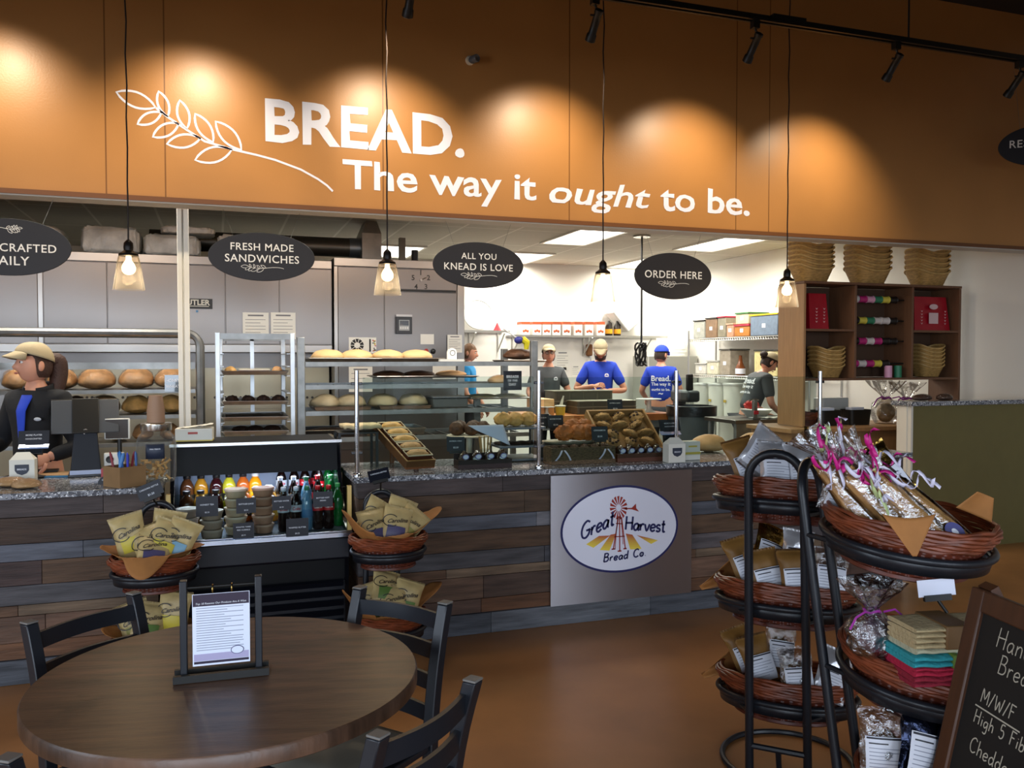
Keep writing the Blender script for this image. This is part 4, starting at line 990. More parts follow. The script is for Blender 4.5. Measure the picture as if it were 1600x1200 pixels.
# stand A: faces the viewer, baskets behind it; stand B: stands almost edge-on, baskets toward the dark end of the shop
def frame_axes(ydir_r, ydir_d):
    y = (CW(ydir_r, ydir_d)-CW(0, 0)).normalized(); return atan2(y.y, y.x)-pi/2
aA = frame_axes(.42, .9); locA = CW(.888, 2.86)
aB = frame_axes(.80, -.60); locB = CW(.915, 2.62)
tl = R_(7)
big = make_basket('oval_basket', .25, .225, .15, .72)
stA = make_stand('display_stand', 'black three-tier basket stand holding bagged mixes, its arched frame facing the viewer', locA, aA, 1.22, [(z, .26+.15*(1-z/1.22)) for z in TZs], .09, .15, (.252, .228), .26, 'three-tier display stands', tl)
stB = make_stand('display_stand', 'black three-tier basket stand holding breadsticks and towels, seen almost edge-on', locB, aB, 1.22, [(z, .275+.17*(1-z/1.22)) for z in TZs], .09, .17, (.252, .228), .26, 'three-tier display stands', tl)
def onA(x, y, z): return locA+Rz(aA).to_3x3() @ Vector((x, y+.15*(1-min(TZs, key=lambda q: abs(q-z+.04))/1.22), z))
def onB(x, y, z): return locB+Rz(aB).to_3x3() @ Vector((x, y+.17*(1-min(TZs, key=lambda q: abs(q-z+.04))/1.22), z))
for k, z in enumerate(TZs):
    w_ = ('top', 'middle', 'bottom')[k]
    basket_at(onA(0, .26, z), 'dark wicker basket of bagged mixes, %s tier of the arched stand' % w_, -tl, aA, big, 'baskets on the display stands')
    basket_at(onB(0, .275, z), ['dark wicker basket full of breadstick bundles on the display stand', 'dark wicker basket with folded towels below the breadsticks', 'dark wicker basket of foil bags below the towels'][k], -tl, aB, big, 'baskets on the display stands')
fc = -YAW      # rotation that turns a bag's front to the viewer
for x, y, z, kind, rx, ry, rz, lab in (
    (-.15, .26, .055, 'kraft', -22, -14, 14, 'kraft bag with white label at the outer end of the top tier'),
    (-.09, .24, .10, 'silver', -12, 38, 10, 'crumpled silver foil bag leaning over the top tier'),
    (-.02, .14, .06, 'silver', -24, 4, 0, 'silver bag with white label framed by the black arch'),
    (.07, .16, .055, 'silver', -20, -4, -8, 'silver bag with white label beside the arch leg'),
    (.10, .30, .09, 'gold', -25, 20, 0, 'gold foil bag behind the arch on the top tier')):
    gift_bag(kind, onA(x, y, TZs[0]+z), (R_(rx), R_(ry), fc+R_(rz)), lab)
for x, y, z, kind, rx, ry, rz, lab in (
    (-.155, .25, .055, 'kraft', -25, -14, 14, 'kraft bag with white label at the outer end of the middle tier'),
    (-.08, .34, .09, 'gold', -20, 24, 8, 'gold foil bag at the back of the middle tier'),
    (-.055, .13, .04, 'kraft', -24, -10, 6, 'kraft bag with white label just inside the arch leg, middle tier'),
    (.05, .13, .05, 'kraft', -22, -3, -4, 'kraft bag with white label between the arch legs, middle tier'),
    (.03, .33, .08, 'silver', -18, 10, 0, 'silver bag at the back of the middle tier'),
    (.16, .16, .06, 'clear', -26, 8, -10, 'clear bag catching daylight at the inner end of the middle tier')):
    gift_bag(kind, onA(x, y, TZs[1]+z), (R_(rx), R_(ry), fc+R_(rz)), lab)
for x, y, z, kind, rx, ry, rz, lab in (
    (-.165, .27, .05, 'kraft', -25, -16, 14, 'kraft bag at the outer end of the bottom tier'),
    (-.095, .17, .055, 'kraft', -22, -12, 8, 'kraft bag with white label next to the arch leg, bottom tier'),
    (-.03, .27, .085, 'clear', -18, 10, 4, 'clear bag at the back of the bottom tier'),
    (.05, .12, .045, 'clear', -20, -4, -2, 'clear bag with white label between the arch legs, bottom tier'),
    (.17, .16, .045, 'silver', -24, 22, -8, 'silver bag with white label at the inner end of the bottom tier')):
    gift_bag(kind, onA(x, y, TZs[2]+z), (R_(rx), R_(ry), fc+R_(rz)), lab)
for n_, (x, y) in enumerate(((-.25, .33),)):
    for k in (1, 2):
        mb = MB(); mb.grid(lambda u, v: ((u-.5)*.11*(1-v*.85), .03*sin(3*u), -.16*v), 8, 8); o = mb.obj('paper_liner', kraft); o.modifiers.new('t', 'SOLIDIFY').thickness = .001
        tag(o, 'kraft paper corner sticking out of the %s tier basket' % ('middle', 'bottom')[k-1], 'paper', 'basket paper liners'); o.location = onA(-.185, .30, TZs[k]+.005); o.rotation_euler = (R_(12), R_(62), aA+R_(40))

# breadstick bundles in film with curling ribbons
stick = M('breadstick', '#cf9a58', rough=.6, var=.25, scale=25, bump=.3, bscale=60)
RIB = {'pink': M('ribbon_pink', '#c2207c', rough=.35), 'white': M('ribbon_white', '#d9d3e6', rough=.35), 'lime': M('ribbon_lime', '#c2cf8f', rough=.35)}
def bundle(loc, aim, label, seed, oval=False, ribs=('pink', 'white')):
    ribs = tuple(ribs)+('pink', 'white'); q_ = (Vector((0, 0, EYE+1.2))-loc).normalized(); yb_ = -(q_-aim*q_.dot(aim)).normalized()
    t = thing('breadstick_bundle', label, 'bread', loc, Matrix((yb_.cross(aim), yb_, aim)).transposed().to_euler(), 'wrapped breadstick bundles'); rr = random.Random(seed)
    for k in range(7):
        a = k*2*pi/6; q = Vector((.026*cos(a), .016*sin(a), 0)) if k < 6 else Vector((0, 0, 0))
        mb = MB(); mb.tube([q+Vector((rr.uniform(-.003, .003), rr.uniform(-.003, .003), z)) for z in (0, .06, .12, .18, .24+rr.uniform(0, .02))], [.007, .0095, .009, .0095, .006], 8); mb.obj('breadstick', stick, t)
    mb = MB()
    def film(u, v):
        a = 2*pi*u; z = -.015+v*.36
        r = 1.0 if v < .68 else lerp(1, .18, (v-.68)/.1) if v < .78 else lerp(.18, 1.25, (v-.78)/.22)
        r *= 1+.12*nz(cos(a)*2.5, sin(a)*2.5, v*5+seed)+(.18*sin(7*a+seed) if v > .72 else 0)
        return ((.041*cos(a))*r, (.029*sin(a))*r, z)
    mb.grid(film, 40, 30, True, True); mb.obj('film_wrap', CEL, t)
    for i, rc in enumerate(ribs):
        mb = MB(); ph = seed+i*2
        pts = [Vector((.014*cos(ph+k*.6)+.005*k*cos(ph*1.7), -.034-.002*k-.008*sin(k*.9), .262+.018*sin(ph+k*.8)-.006*k*(1 if i % 2 else -.8))) for k in range(16)]
        vs = []
        for k, p in enumerate(pts): d = Vector((cos(k*.5+ph), .3, sin(k*.5+ph)*.4)).normalized()*.0055; vs += [p+d, p-d]
        mb.add(vs, [(2*k, 2*k+1, 2*k+3, 2*k+2) for k in range(len(pts)-1)], True); o = mb.obj('ribbon', RIB[rc], t); o.modifiers.new('t', 'SOLIDIFY').thickness = .0006
    if oval:
        mb = MB(); mb.prism([(.022*cos(a*pi/14), .03*sin(a*pi/14)+.045) for a in range(28)], -.037, -.0355); lo = mb.obj('label', M('label_blue', '#1f1d6b', rough=.35), t)
        mb = MB(); mb.prism([(.007*cos(a*pi/8), .011*sin(a*pi/8)+.045) for a in range(16)], -.0378, -.037); mb.obj('label_mark', labw, lo)
    return t
def cdir(r, d, z): return (CW(r, d, z)-CW(0, 0, 0)).normalized()
zT = TZs[0]-.05
for i, (r, d, z, ar, ad, az, lab, ov, rb) in enumerate((
    (1.02, 2.36, zT+.0, -.42, .15, .62, 'film-wrapped breadsticks with lime and white ribbon next to the black frame', False, ('lime', 'white')),
    (1.10, 2.33, zT-.005, -.52, .12, .58, 'film-wrapped breadsticks with white ribbon above the paper corner', False, ('pink', 'white')),
    (1.17, 2.32, zT-.01, -.55, .12, .55, 'film-wrapped breadsticks with pink ribbon in the middle of the basket', False, ('pink', 'lime')),
    (1.24, 2.33, zT-.02, -.56, .15, .50, 'film-wrapped breadsticks with blue oval label at the outer end', True, ('pink', 'white')),
    (1.13, 2.46, zT+.015, -.5, .2, .56, 'film-wrapped breadsticks at the back with tall film top', False, ('pink',)),
    (1.22, 2.47, zT+.01, -.52, .2, .54, 'film-wrapped breadsticks at the back toward the half wall', False, ('pink', 'pink')))):
    bundle(CW(r, d, z), cdir(ar, ad, az), lab, i*1.7+.4, ov, rb)
gift_bag('gold', CW(1.12, 2.56, zT+.14), (R_(-10), R_(-35), fc), 'gold foil bag rising behind the breadstick bundles', w=.13)
gift_bag('clear', CW(.98, 2.5, zT+.12), (R_(-12), R_(20), fc), 'clear film bag behind the breadsticks beside the arch', w=.13)
lo = MB(); lo.grid(lambda u, v: ((u-.5)*.13*(1-v*.92), -.012*v, -.10*v-.01*sin(pi*u)*(1-v)), 10, 10); o = lo.obj('paper_liner', kraft); o.modifiers.new('t', 'SOLIDIFY').thickness = .001
tag(o, 'kraft paper corner hanging over the rim of the breadstick basket', 'paper', 'basket paper liners'); o.location = P(1420, 803, Y=CW(1.1, 2.09).y); o.rotation_euler = (R_(-12), R_(0), fc)
lo = MB(); lo.grid(lambda u, v: ((u-.5)*.12*(1-v*.5), .02*sin(2*u), .065*v), 10, 10); o = lo.obj('paper_liner', kraft); o.modifiers.new('t', 'SOLIDIFY').thickness = .001
tag(o, 'rounded kraft paper flap at the far rim of the breadstick basket', 'paper', 'basket paper liners'); o.location = onB(-.02, .44, zT+.05); o.rotation_euler = (R_(10), R_(24), fc)
# towels, film bag and blank card in the middle basket
def towel(w, d, h, c, loc, rot, label, seed, band=None, pat=False):
    t = thing('folded_towel', label, 'towel', loc, rot, 'folded towels in the basket')
    m_ = M('towel_'+c.strip('#'), c, rough=.9, bump=.5, bscale=90, var=.1)
    n_ = max(1, int(h/.012)); mb = MB()
    for k in range(n_):
        z0 = k*h/n_; hh = h/n_
        def fn(u, v):
            a = 2*pi*u; sx = abs(cos(a))**.35*(1 if cos(a) > 0 else -1); sz = abs(sin(a))**.8*(1 if sin(a) > 0 else -1)
            return (sx*d/2*(1+.02*nz(v*4, k, seed)), (v-.5)*w, z0+hh/2+sz*hh*.52+.004*nz(v*5, u*2, seed+k))
        mb.at(Rz(pi/2)); mb.grid(fn, 28, 18, True, True)
        mb.add([fn(i/28, 0) for i in range(28)], [tuple(range(28))]); mb.add([fn(i/28, 1) for i in range(28)], [tuple(range(28))])
    mb.obj('cloth', m_, t)
    if band:
        bw, bc, bh = band; mb = MB(); mb.bx(-bw/2, bw/2, -d/2-.004, d/2+.004, -.002 if bh is None else bh, h+.004); mb.obj('paper_band', M('band_'+bc.strip('#'), bc, rough=.6), t, bevel=.004)
    return t
zM = TZs[1]; tr = fc+R_(6)
bc_ = lambda r, d, z: CW(r+.034, d-.042, z+.04)
towel(.235, .15, .028, '#8f1f33', bc_(1.10, 2.27, zM-.062), tr, 'red folded towel at the bottom of the stack', 1)
towel(.23, .15, .024, '#b3203f', bc_(1.10, 2.27, zM-.033), tr, 'crimson folded towel under the teal one', 2)
towel(.225, .15, .03, '#2f9aa3', bc_(1.09, 2.26, zM-.008), tr, 'teal folded towel tied with green ribbon', 3, (.02, '#5f7a2c', None))
towel(.17, .13, .016, '#b9b79a', bc_(1.07, 2.26, zM+.023), tr+.05, 'thin patterned cloth between the teal and cream towels', 4)
towel(.235, .13, .055, '#b8a57c', bc_(1.095, 2.25, zM+.042), tr+.03, 'cream rolled towel with brown paper band on top of the stack', 5, (.075, '#6b4e2b', None))
clip_card('blank_card', 'blank white card in a black clip above the cream towel', bc_(1.13, 2.30, zM+.1), bc_(1.105, 2.31, zM+.165), (R_(-6), R_(-5), fc), .1, .045, [], cm=M('card_blank', '#e2e6f6', rough=.4), cat='card')
def film_bag(loc, label, seed, s=1., fm=None, fc_='#7a6a7c'):
    t = thing('film_bag', label, 'bag', loc, 0); mb = MB()
    def fn(u, v):
        a = 2*pi*u; z = v*.2; r = lerp(.05, .075, sin(pi*min(v/.55, 1))) if v < .5 else lerp(.05, .016, (v-.5)/.12) if v < .62 else lerp(.016, .085, (v-.62)/.38)
        r *= 1+.22*nz(cos(a)*2, sin(a)*2, v*6+seed)+(.2*sin(6*a) if v > .58 else 0); return (r*cos(a), r*.8*sin(a), z)
    mb.grid(fn, 44, 34, True, True); mb.obj('film', fm or CELD, t)
    mb = MB(); mb.ell((0, 0, .05), (.045, .035, .045), 14, 10, lambda d: 1+.2*nz(d.x*3, d.y*3, d.z*3)); mb.obj('filling', M('bag_fill'+fc_[1:], fc_, rough=.6, var=.4, scale=30), t)
    mb = MB(); mb.tube([(.022*cos(a), .02*sin(a), .118+.004*sin(3*a)) for a in [2*pi*i/20 for i in range(20)]], .004, 6, True)
    mb.tube([(.02, -.02, .118), (.05, -.03, .125), (.075, -.035, .105), (.09, -.04, .08)], .003, 6); mb.tube([(-.02, -.02, .118), (-.05, -.03, .128), (-.08, -.03, .115), (-.1, -.03, .085)], .003, 6)
    mb.obj('ribbon', M('ribbon_violet', '#a43a9c', rough=.35), t); t.scale = (s,)*3; return t
film_bag(bc_(.955, 2.36, zM-.03), 'clear film bag with violet ribbon beside the towel stack', 2.2)
for k, (r, d, z, rz, kind, lab) in enumerate(((.97, 2.32, .10, -10, 'clear', 'clear bag with kraft filling below the towel basket, next to the stand'), (1.05, 2.27, .12, 14, 'dark', 'dark foil bag with silver glints below the towel basket'), (1.12, 2.25, .09, 30, 'dark', 'dark foil bag next to the chalkboard frame'))):
    gift_bag(kind, bc_(r, d, TZs[2]+z), (R_(-14), R_(18*k), fc+R_(rz)), lab, w=.14, h=.22)
lo = MB(); lo.grid(lambda u, v: ((u-.5)*.11*(1-v*.95), -.008*v, -.085*v), 10, 8); o = lo.obj('paper_liner', kraft); o.modifiers.new('t', 'SOLIDIFY').thickness = .001
tag(o, 'kraft paper corner hanging over the rim of the towel basket', 'paper', 'basket paper liners'); o.location = bc_(1.12, 2.115, zM-.075); o.rotation_euler = (R_(-10), 0, fc)

# ================================================================ CHALKBOARD
TLc = CW(1.099, 2.0, 1.0)
xa = (CW(.12, -.99)-CW(0, 0)).normalized(); nrm = xa.cross(Vector((0, 0, 1))); nrm = (CW(-.99, -.12)-CW(0, 0)).normalized()
dn = (Vector((0, 0, -1))+nrm*.22).normalized(); up = -dn; ny = up.cross(xa).normalized()*1   # local y = away from the board front
Mx = Matrix((xa, -xa.cross(up)*-1 if False else up.cross(xa), up)).transposed().to_4x4(); 
cbd = thing('chalkboard', 'wood-framed chalkboard easel with chalk bread list at the photo edge', 'chalkboard', TLc)
cbd.rotation_euler = Mx.to_euler()
fw = M('easel_wood', '#4b2d1b', rough=.45, var=.2, scale=8, stretch=(8, 8, 1))
BH = 1.055
mb = MB(); mb.bx(0, .045, -.012, .012, -BH, 0); mb.obj('frame', fw, cbd, bevel=.004)
mb = MB(); mb.bx(.505, .55, -.012, .012, -BH, 0); mb.obj('frame', fw, cbd, bevel=.004)
mb = MB(); mb.bx(.045, .505, -.012, .012, -.05, 0); mb.obj('frame', fw, cbd, bevel=.004)
mb = MB(); mb.bx(.045, .505, -.012, .012, -BH+.1, -BH+.15); mb.obj('frame', fw, cbd, bevel=.004)
mb = MB(); mb.bx(.045, .505, -.002, .006, -BH+.15, -.05); mb.obj('board', M('slate', '#15120f', rough=.7, var=.4, scale=4), cbd)
ck = M('chalk', '#b9b2a0', rough=.9)
def BL(u, v):
    d = _F + _R*((u-800)/FPX) + _U*((600-v)/FPX); n_ = up.cross(xa); o_ = Vector((0, 0, EYE)); h = o_+d*((TLc-o_).dot(n_)/d.dot(n_))-TLc; return h.dot(xa), h.dot(up)
for txt, u, vb, vt in (('Handcrafted', 1557, 1010, 977), ('Breads', 1560, 1051, 1020), ('M/W/F', 1533, 1096, 1072), ('High 5 Fiber', 1522, 1127, 1104), ('Cheddar Garlic', 1515, 1172, 1146)):
    x, z = BL(u, vb); z1 = BL(u, vt)[1]; mb = MB(); script(mb, txt, x, z, (z1-z), .0014, -.0028, .08, .12, .95)
    if txt == 'M/W/F': flat_line(mb, [Vector((x-.012, -.0028, z-.012)), Vector((x+.13, -.0028, z-.014))], .0016)
    mb.obj('lettering', ck, cbd)
mb = MB()
mb.at(Rx(R_(39)))
for x in (.0, .505): mb.bx(x, x+.045, .005, .027, -1.06, -.0)
mb.obj('rear_legs', fw, cbd)
# ================================================================ OVENS
OY = 8.0
ss = M('stainless', '#7b7672', rough=.34, metal=1, bump=.015, bscale=6, stretch=(1, 1, 12), aniso=.3)
ss2 = M('stainless_bright', '#9c9791', rough=.3, metal=1)
seam = M('seam_dark', '#2c2b2a', rough=.6); galv = M('galvanised', '#8b8c8a', rough=.42, metal=.8, var=.2, scale=12)
def on(u, v, Y=OY): return P(u, v, Y=Y)
ov = thing('deck_oven', 'wide stainless steel deck oven filling the wall behind the bagged loaves', 'oven', (0, 0, 0))
zt = PZ(300, 401, OY); x1 = PX(519, OY); x0 = -2.9
zl0, zl1 = PZ(300, 551, OY), PZ(300, 538, OY)
mb = MB(); mb.bx(x0, x1, OY+.002, OY+1.6, zl1, zt); mb.bx(x0, x1, OY+.25, OY+1.6, 0, zl1); mb.obj('body', ss, ov)
mb = MB(); mb.bx(x0, x1+.0, OY-.02, OY+.004, zt-.07, zt+.005); mb.obj('header', ss2, ov, bevel=.004)
mb = MB(); mb.bx(x0, x1, OY-.03, OY+.25, zl0, zl1); mb.obj('ledge', ss2, ov, bevel=.006)
us = [-60, 61, 69, 169, 280, 353, 437, 519]
for i, (a, b) in enumerate(zip(us[:-1], us[1:])):
    xa_, xb = PX(a, OY)+.003, PX(b, OY)-.003
    if b-a < 20: mb = MB(); mb.bx(xa_, xb, OY-.012, OY+.002, .9, zt-.075); mb.obj('door_stile', ss2, ov); continue
    mb = MB(); mb.bx(xa_, xb, OY-.008, OY+.003, zl1+.004 if b > 61 else 1.0, zt-.075); mb.obj('front_panel', ss, ov, bevel=.003)
mb = MB(); mb.bx(x0, x1, OY+.24, OY+.256, PZ(300, 575, OY+.25), PZ(300, 640, OY+.25)); mb.bx(x0, x1, OY+.235, OY+.256, .2, PZ(300, 640, OY+.25)-.002); mb.obj('chamber_panel', M('warm_steel', '#a39a84', rough=.35, metal=.9), ov)
mb = MB()
for k in range(52):
    u = 120+k*8
    if k % 9 in (7, 8): continue
    q = P(u, 621, Y=OY+.238); mb.at(Tr(q.x, OY+.239, q.z)); mb.cyl((0, 0, 0), (0, -.006, 0), .012, n=8)
mb.obj('vent_holes', seam, ov)
q0, q1 = on(279, 466, OY-.012), on(332, 483, OY-.012)
np_ = MB(); np_.bx(q0.x, q1.x, -.004, .003, q1.z, q0.z); npo = np_.obj('nameplate', M('plate_black', '#15140f', rough=.4), ov, loc=(0, OY-.012, 0))
mb = MB(); mb.text('CUTLER', Tr((q0.x+q1.x)/2, -.0045, (q0.z+q1.z)/2+.012), width=(q1.x-q0.x)*.86, bold=.03); mb.bx(q0.x+.03, q1.x-.03, -.005, -.004, q1.z+.02, q1.z+.026); mb.obj('lettering', M('plate_ink', '#cfcabc', rough=.4), npo)
q = on(308, 486.5); mb = MB().at(Tr(q.x, OY-.012, q.z)); mb.cyl((0, 0, 0), (0, -.003, 0), .011, n=16); mb.obj('blue_dot', M('dot_blue', '#4f7fa5', rough=.4), ov)

ro = thing('rotating_oven', 'tall stainless rotating oven with numbered dial and digital controller', 'oven', (0, 0, 0))
rx0, rx1 = PX(522, OY), PX(725, OY); rz = PZ(620, 407, OY)
mb = MB(); mb.bx(rx0, rx1, OY, OY+1.7, 0, rz); mb.obj('body', ss, ro)
mb = MB(); mb.bx(rx0, rx1, OY-.03, OY+.002, PZ(620, 419, OY), rz+.004); mb.obj('header', ss2, ro, bevel=.004)
for a, b in ((522, 528), (714, 725)): mb = MB(); mb.bx(PX(a, OY), PX(b, OY), OY-.02, OY+.002, 0, PZ(620, 419, OY)-.002); mb.obj('frame', ss2, ro, bevel=.003)
for a, b, v0, v1, nm in ((528.5, 600, 420, 700, 'door_panel'), (601, 713.5, 420, 452, 'dial_panel'), (601, 713.5, 456, 700, 'control_panel')):
    mb = MB(); mb.bx(PX(a, OY), PX(b, OY), OY-.012, OY+.002, PZ(620, v1, OY), PZ(620, v0, OY)); mb.obj(nm, ss, ro, bevel=.003)
mb = MB(); mb.bx(PX(602, OY), PX(712, OY), OY-.018, OY+.002, PZ(620, 455, OY), PZ(620, 452.5, OY)); mb.obj('slot', seam, ro)
for n_, u, v in (('1', 657, 426), ('2', 669, 434), ('3', 665, 448), ('4', 649.5, 448), ('5', 645, 434)):
    q = on(u, v); mb = MB(); mb.text(n_, Tr(q.x, OY-.0125, q.z), height=.05, bold=.02); mb.obj('numeral', seam, ro)
q = on(657, 438); mb = MB().at(Tr(q.x, OY-.012, q.z)); mb.cyl((0, 0, 0), (0, -.02, 0), .012, n=12); mb.tube([(0, -.016, 0), (.05, -.016, .025)], .004, 6); mb.obj('dial_pointer', ss2, ro)
q0, q1 = on(617, 495), on(642, 522)
mb = MB(); mb.bx(q0.x, q1.x, OY-.06, OY-.012, q1.z, q0.z); co = mb.obj('controller', M('ctl_dark', '#33363a', rough=.45), ro, bevel=.003)
mb = MB(); mb.bx(q0.x, q1.x, OY-.062, OY-.012, q0.z, q0.z+.02); mb.obj('controller_cap', ss2, co)
cx_, cz_ = (q0.x+q1.x)/2, (q0.z+q1.z)/2
mb = MB(); mb.bx(cx_-.05, cx_+.05, OY-.063, OY-.06, cz_-.05, cz_+.05); mb.obj('display_frame', M('ctl_grey', '#9fa3a3', rough=.4), co)
mb = MB(); mb.bx(cx_-.042, cx_+.042, OY-.065, OY-.063, cz_-.002, cz_+.042); mb.obj('display', M('ctl_screen', '#16202a', rough=.2), co)
mb = MB()
for k in range(4): mb.bx(cx_-.042+k*.022, cx_-.026+k*.022, OY-.065, OY-.063, cz_-.035, cz_-.015)
mb.obj('buttons', M('ctl_btn', '#d5d6d2', rough=.4), co)
for u, v, c, r, nm in ((665.5, 548.5, '#b23a34', .022, 'stop_button'), (676, 549, '#1c1d1f', .026, 'knob')):
    q = on(u, v); mb = MB().at(Tr(q.x, OY-.012, q.z) @ Rx(pi/2)); mb.lathe([(r, 0), (r, .008), (r*.7, .012), (r*.7, .03), (r*.5, .034)], n=18); mb.obj(nm, M('btn_'+c.strip('#'), c, rough=.35), ro)
paper = M('paper_white', '#e4e2d8', rough=.6); pink = M('paper_print', '#77777a', rough=.6)
def notice(label, u0, v0, u1, v1, Y=OY-.014, lines=5, heading=True, extra=None, rot=0, cat='notice'):
    a, b = P(u0, v0, Y=Y), P(u1, v1, Y=Y); w, h = b.x-a.x, a.z-b.z
    t = thing('paper_notice', label, cat, ((a.x+b.x)/2, Y, (a.z+b.z)/2), (0, rot, 0), 'paper notices taped up in the kitchen')
    mb = MB(); mb.bx(-w/2, w/2, -.0012, .001, -h/2, h/2); mb.obj('sheet', paper, t)
    if lines:
        mb = MB()
        if heading: mb.bx(-w*.3, w*.3, -.0018, -.0012, h*.36, h*.42)
        for k in range(lines): z = h*.24-k*h*.6/lines; mb.bx(-w*.4, w*(.38-.2*(k % 3 == 1)), -.0018, -.0012, z-h*.018, z)
        mb.obj('print', pink, t)
    if extra: extra(t, w, h)
    return t
notice('white paper notice taped on the deck oven above the pan rack, first of two', 379, 488, 420, 530, OY-.024)
notice('white paper notice taped on the deck oven above the pan rack, beside the pendant', 423, 488, 462, 530, OY-.024)
def dialposter(t, w, h):
    mb = MB(); mb.at(Tr(-w*.2, -.0018, 0)); R0_ = h*.42
    for k in range(10):
        a0, a1 = k*2*pi/10+.06, (k+1)*2*pi/10-.06
        mb.add([(R0_*.45*cos(a0), 0, R0_*.45*sin(a0)), (R0_*cos(a0), 0, R0_*sin(a0)), (R0_*cos(a1), 0, R0_*sin(a1)), (R0_*.45*cos(a1), 0, R0_*.45*sin(a1))], [(0, 1, 2, 3)])
    mb.obj('dial_print', M('poster_black', '#1d1c1b', rough=.6), t)
    mb = MB(); mb.bx(w*.24, w*.3, -.0018, -.0012, -h*.4, h*.4)
    mb.obj('poster_bar', bpy.data.materials['poster_black'], t)
    mb = MB(); rr = random.Random(3)
    for k in range(14):
        mb.col = lin(rr.choice(['#b23a5a', '#3a3a58', '#5a8a4a', '#d0b040'])); x, z = w*.33+rr.uniform(0, w*.12), rr.uniform(-h*.4, h*.32); mb.bx(x, x+w*.06, -.0018, -.0012, z, z+h*.06)
    mb.obj('colour_print', M('poster_colour', '#ffffff', rough=.6, vcol=True), t)
notice('black and white dial poster on the rotating oven door', 545, 527, 588, 552, lines=0, extra=dialposter, cat='poster')
notice('white sheet below the dial poster with a small dark photo', 545, 573, 582, 612, lines=3)
notice('blank white note on the oven control panel', 657, 522, 678, 538, lines=0)
notice('white notice at the edge of the rotating oven beside the clerk in blue', 699, 523, 722, 551, OY-.034, lines=6)
notice('white sheet low on the oven control panel behind the rack rail', 676, 570, 712, 592, lines=0)

# duct and wrapped supplies on top of the ovens
dk = M('duct_dark', '#5e5a52', rough=.4, metal=.8)
dt = thing('exhaust_duct', 'round dark exhaust duct running to a square riser above the ovens', 'duct', (0, 0, 0))
q0, q1 = P(395, 389, Y=8.9), P(566, 388, Y=8.9); r = (P(500, 374, Y=8.9)-P(500, 404, Y=8.9)).z/2
mb = MB(); mb.cyl((-.6, 8.9, q1.z), (q1.x, 8.9, q1.z), r, n=28); mb.obj('pipe', dk, dt)
mb = MB(); mb.cyl((q1.x-.14, 8.9, q1.z), (q1.x+.02, 8.9, q1.z), r*1.03, n=28); mb.obj('pipe_collar', M('duct_collar', '#7d8488', rough=.4, metal=.8), dt)
xa_, xb = PX(566, 8.75), PX(596, 8.75)
mb = MB(); mb.bx(xa_, xb, 8.72, 9.08, rz+.0015, PZ(580, 365, 8.75)); mb.add([(xa_, 8.72, PZ(580, 365, 8.75)), (xb, 8.72, PZ(580, 365, 8.75)), (xb, 9.08, PZ(580, 365, 8.75)), (xa_, 9.08, PZ(580, 365, 8.75)), (xa_+.05, 8.76, KC-.003), (xb-.04, 8.76, KC-.003), (xb-.04, 9.04, KC-.003), (xa_+.05, 9.04, KC-.003)], [(0, 1, 5, 4), (1, 2, 6, 5), (2, 3, 7, 6), (3, 0, 4, 7)])
mb.obj('riser', M('duct_riser', '#8d8981', rough=.4, metal=.7, var=.2), dt)
hb = thing('oven_bracket', 'dark metal bracket and motor standing on top of the rotating oven', 'bracket', (0, 0, 0))
q = P(633, 395, Y=8.6)
mb = MB(); mb.bx(q.x-.06, q.x+.0, 8.58, 8.64, rz+.001, P(633, 372, Y=8.6).z); mb.bx(q.x-.2, q.x+.16, 8.56, 8.66, rz+.001, rz+.05); mb.obj('post', dk, hb)
mb = MB(); mb.cyl((q.x+.1, 8.6, rz+.05), (q.x+.1, 8.6, rz+.18), .035, n=12); mb.obj('motor', seam, hb)
wrapm = M('plastic_wrap', '#cfcdc6', rough=.3, bump=.8, bscale=16, var=.3, scale=7)
WR_ = [((-40, 95, 346, 392), 'square plastic-wrapped bundle on the oven behind the HANDCRAFTED sign', .5), ((124, 218, 350, 394), 'largest plastic-wrapped bundle on the oven behind the pendant', .5), ((222, 312, 364, 396), 'low plastic-wrapped bundle on the oven beside the white post', .5), ((250, 335, 360, 384), 'flat plastic-wrapped pack on top of the low bundle', .35), ((340, 385, 366, 398), 'plastic-wrapped bundle behind the sandwich sign', .4)]
for (u0, u1, v0, v1), lab, d in WR_:
    Y = OY+.12; a, b = P(u0, v0, Y=Y), P(u1, v1, Y=Y); zb = zt+.007 if 'flat' not in lab else PZ(222, 364, Y)+.012
    mb = MB(); w, h = b.x-a.x, max(a.z-zb, .06)
    mb.ell((0, 0, 0), (1, 1, 1), 40, 24, None)
    def sq(p):
        f = lambda x: abs(x)**.32*(1 if x >= 0 else -1)
        q = Vector((f(p.x)*w/2, f(p.y)*d/2, f(p.z)*h/2)); n_ = .018
        return q+Vector((nz(p.x*4, p.y*4, p.z*4+a.x)*n_, nz(p.y*4, p.z*4, p.x*5)*n_, min(nz(p.z*4, p.x*4, a.x)*n_*1.3, h*.2)*(1 if p.z > -.2 else 0)))
    mb.v = [sq(p) for p in mb.v]
    o = mb.obj('wrapped_bundle', wrapm); o.location = ((a.x+b.x)/2, Y+d/2, zb+h/2+.002); tag(o, lab, 'bundle', 'wrapped supplies on the oven')

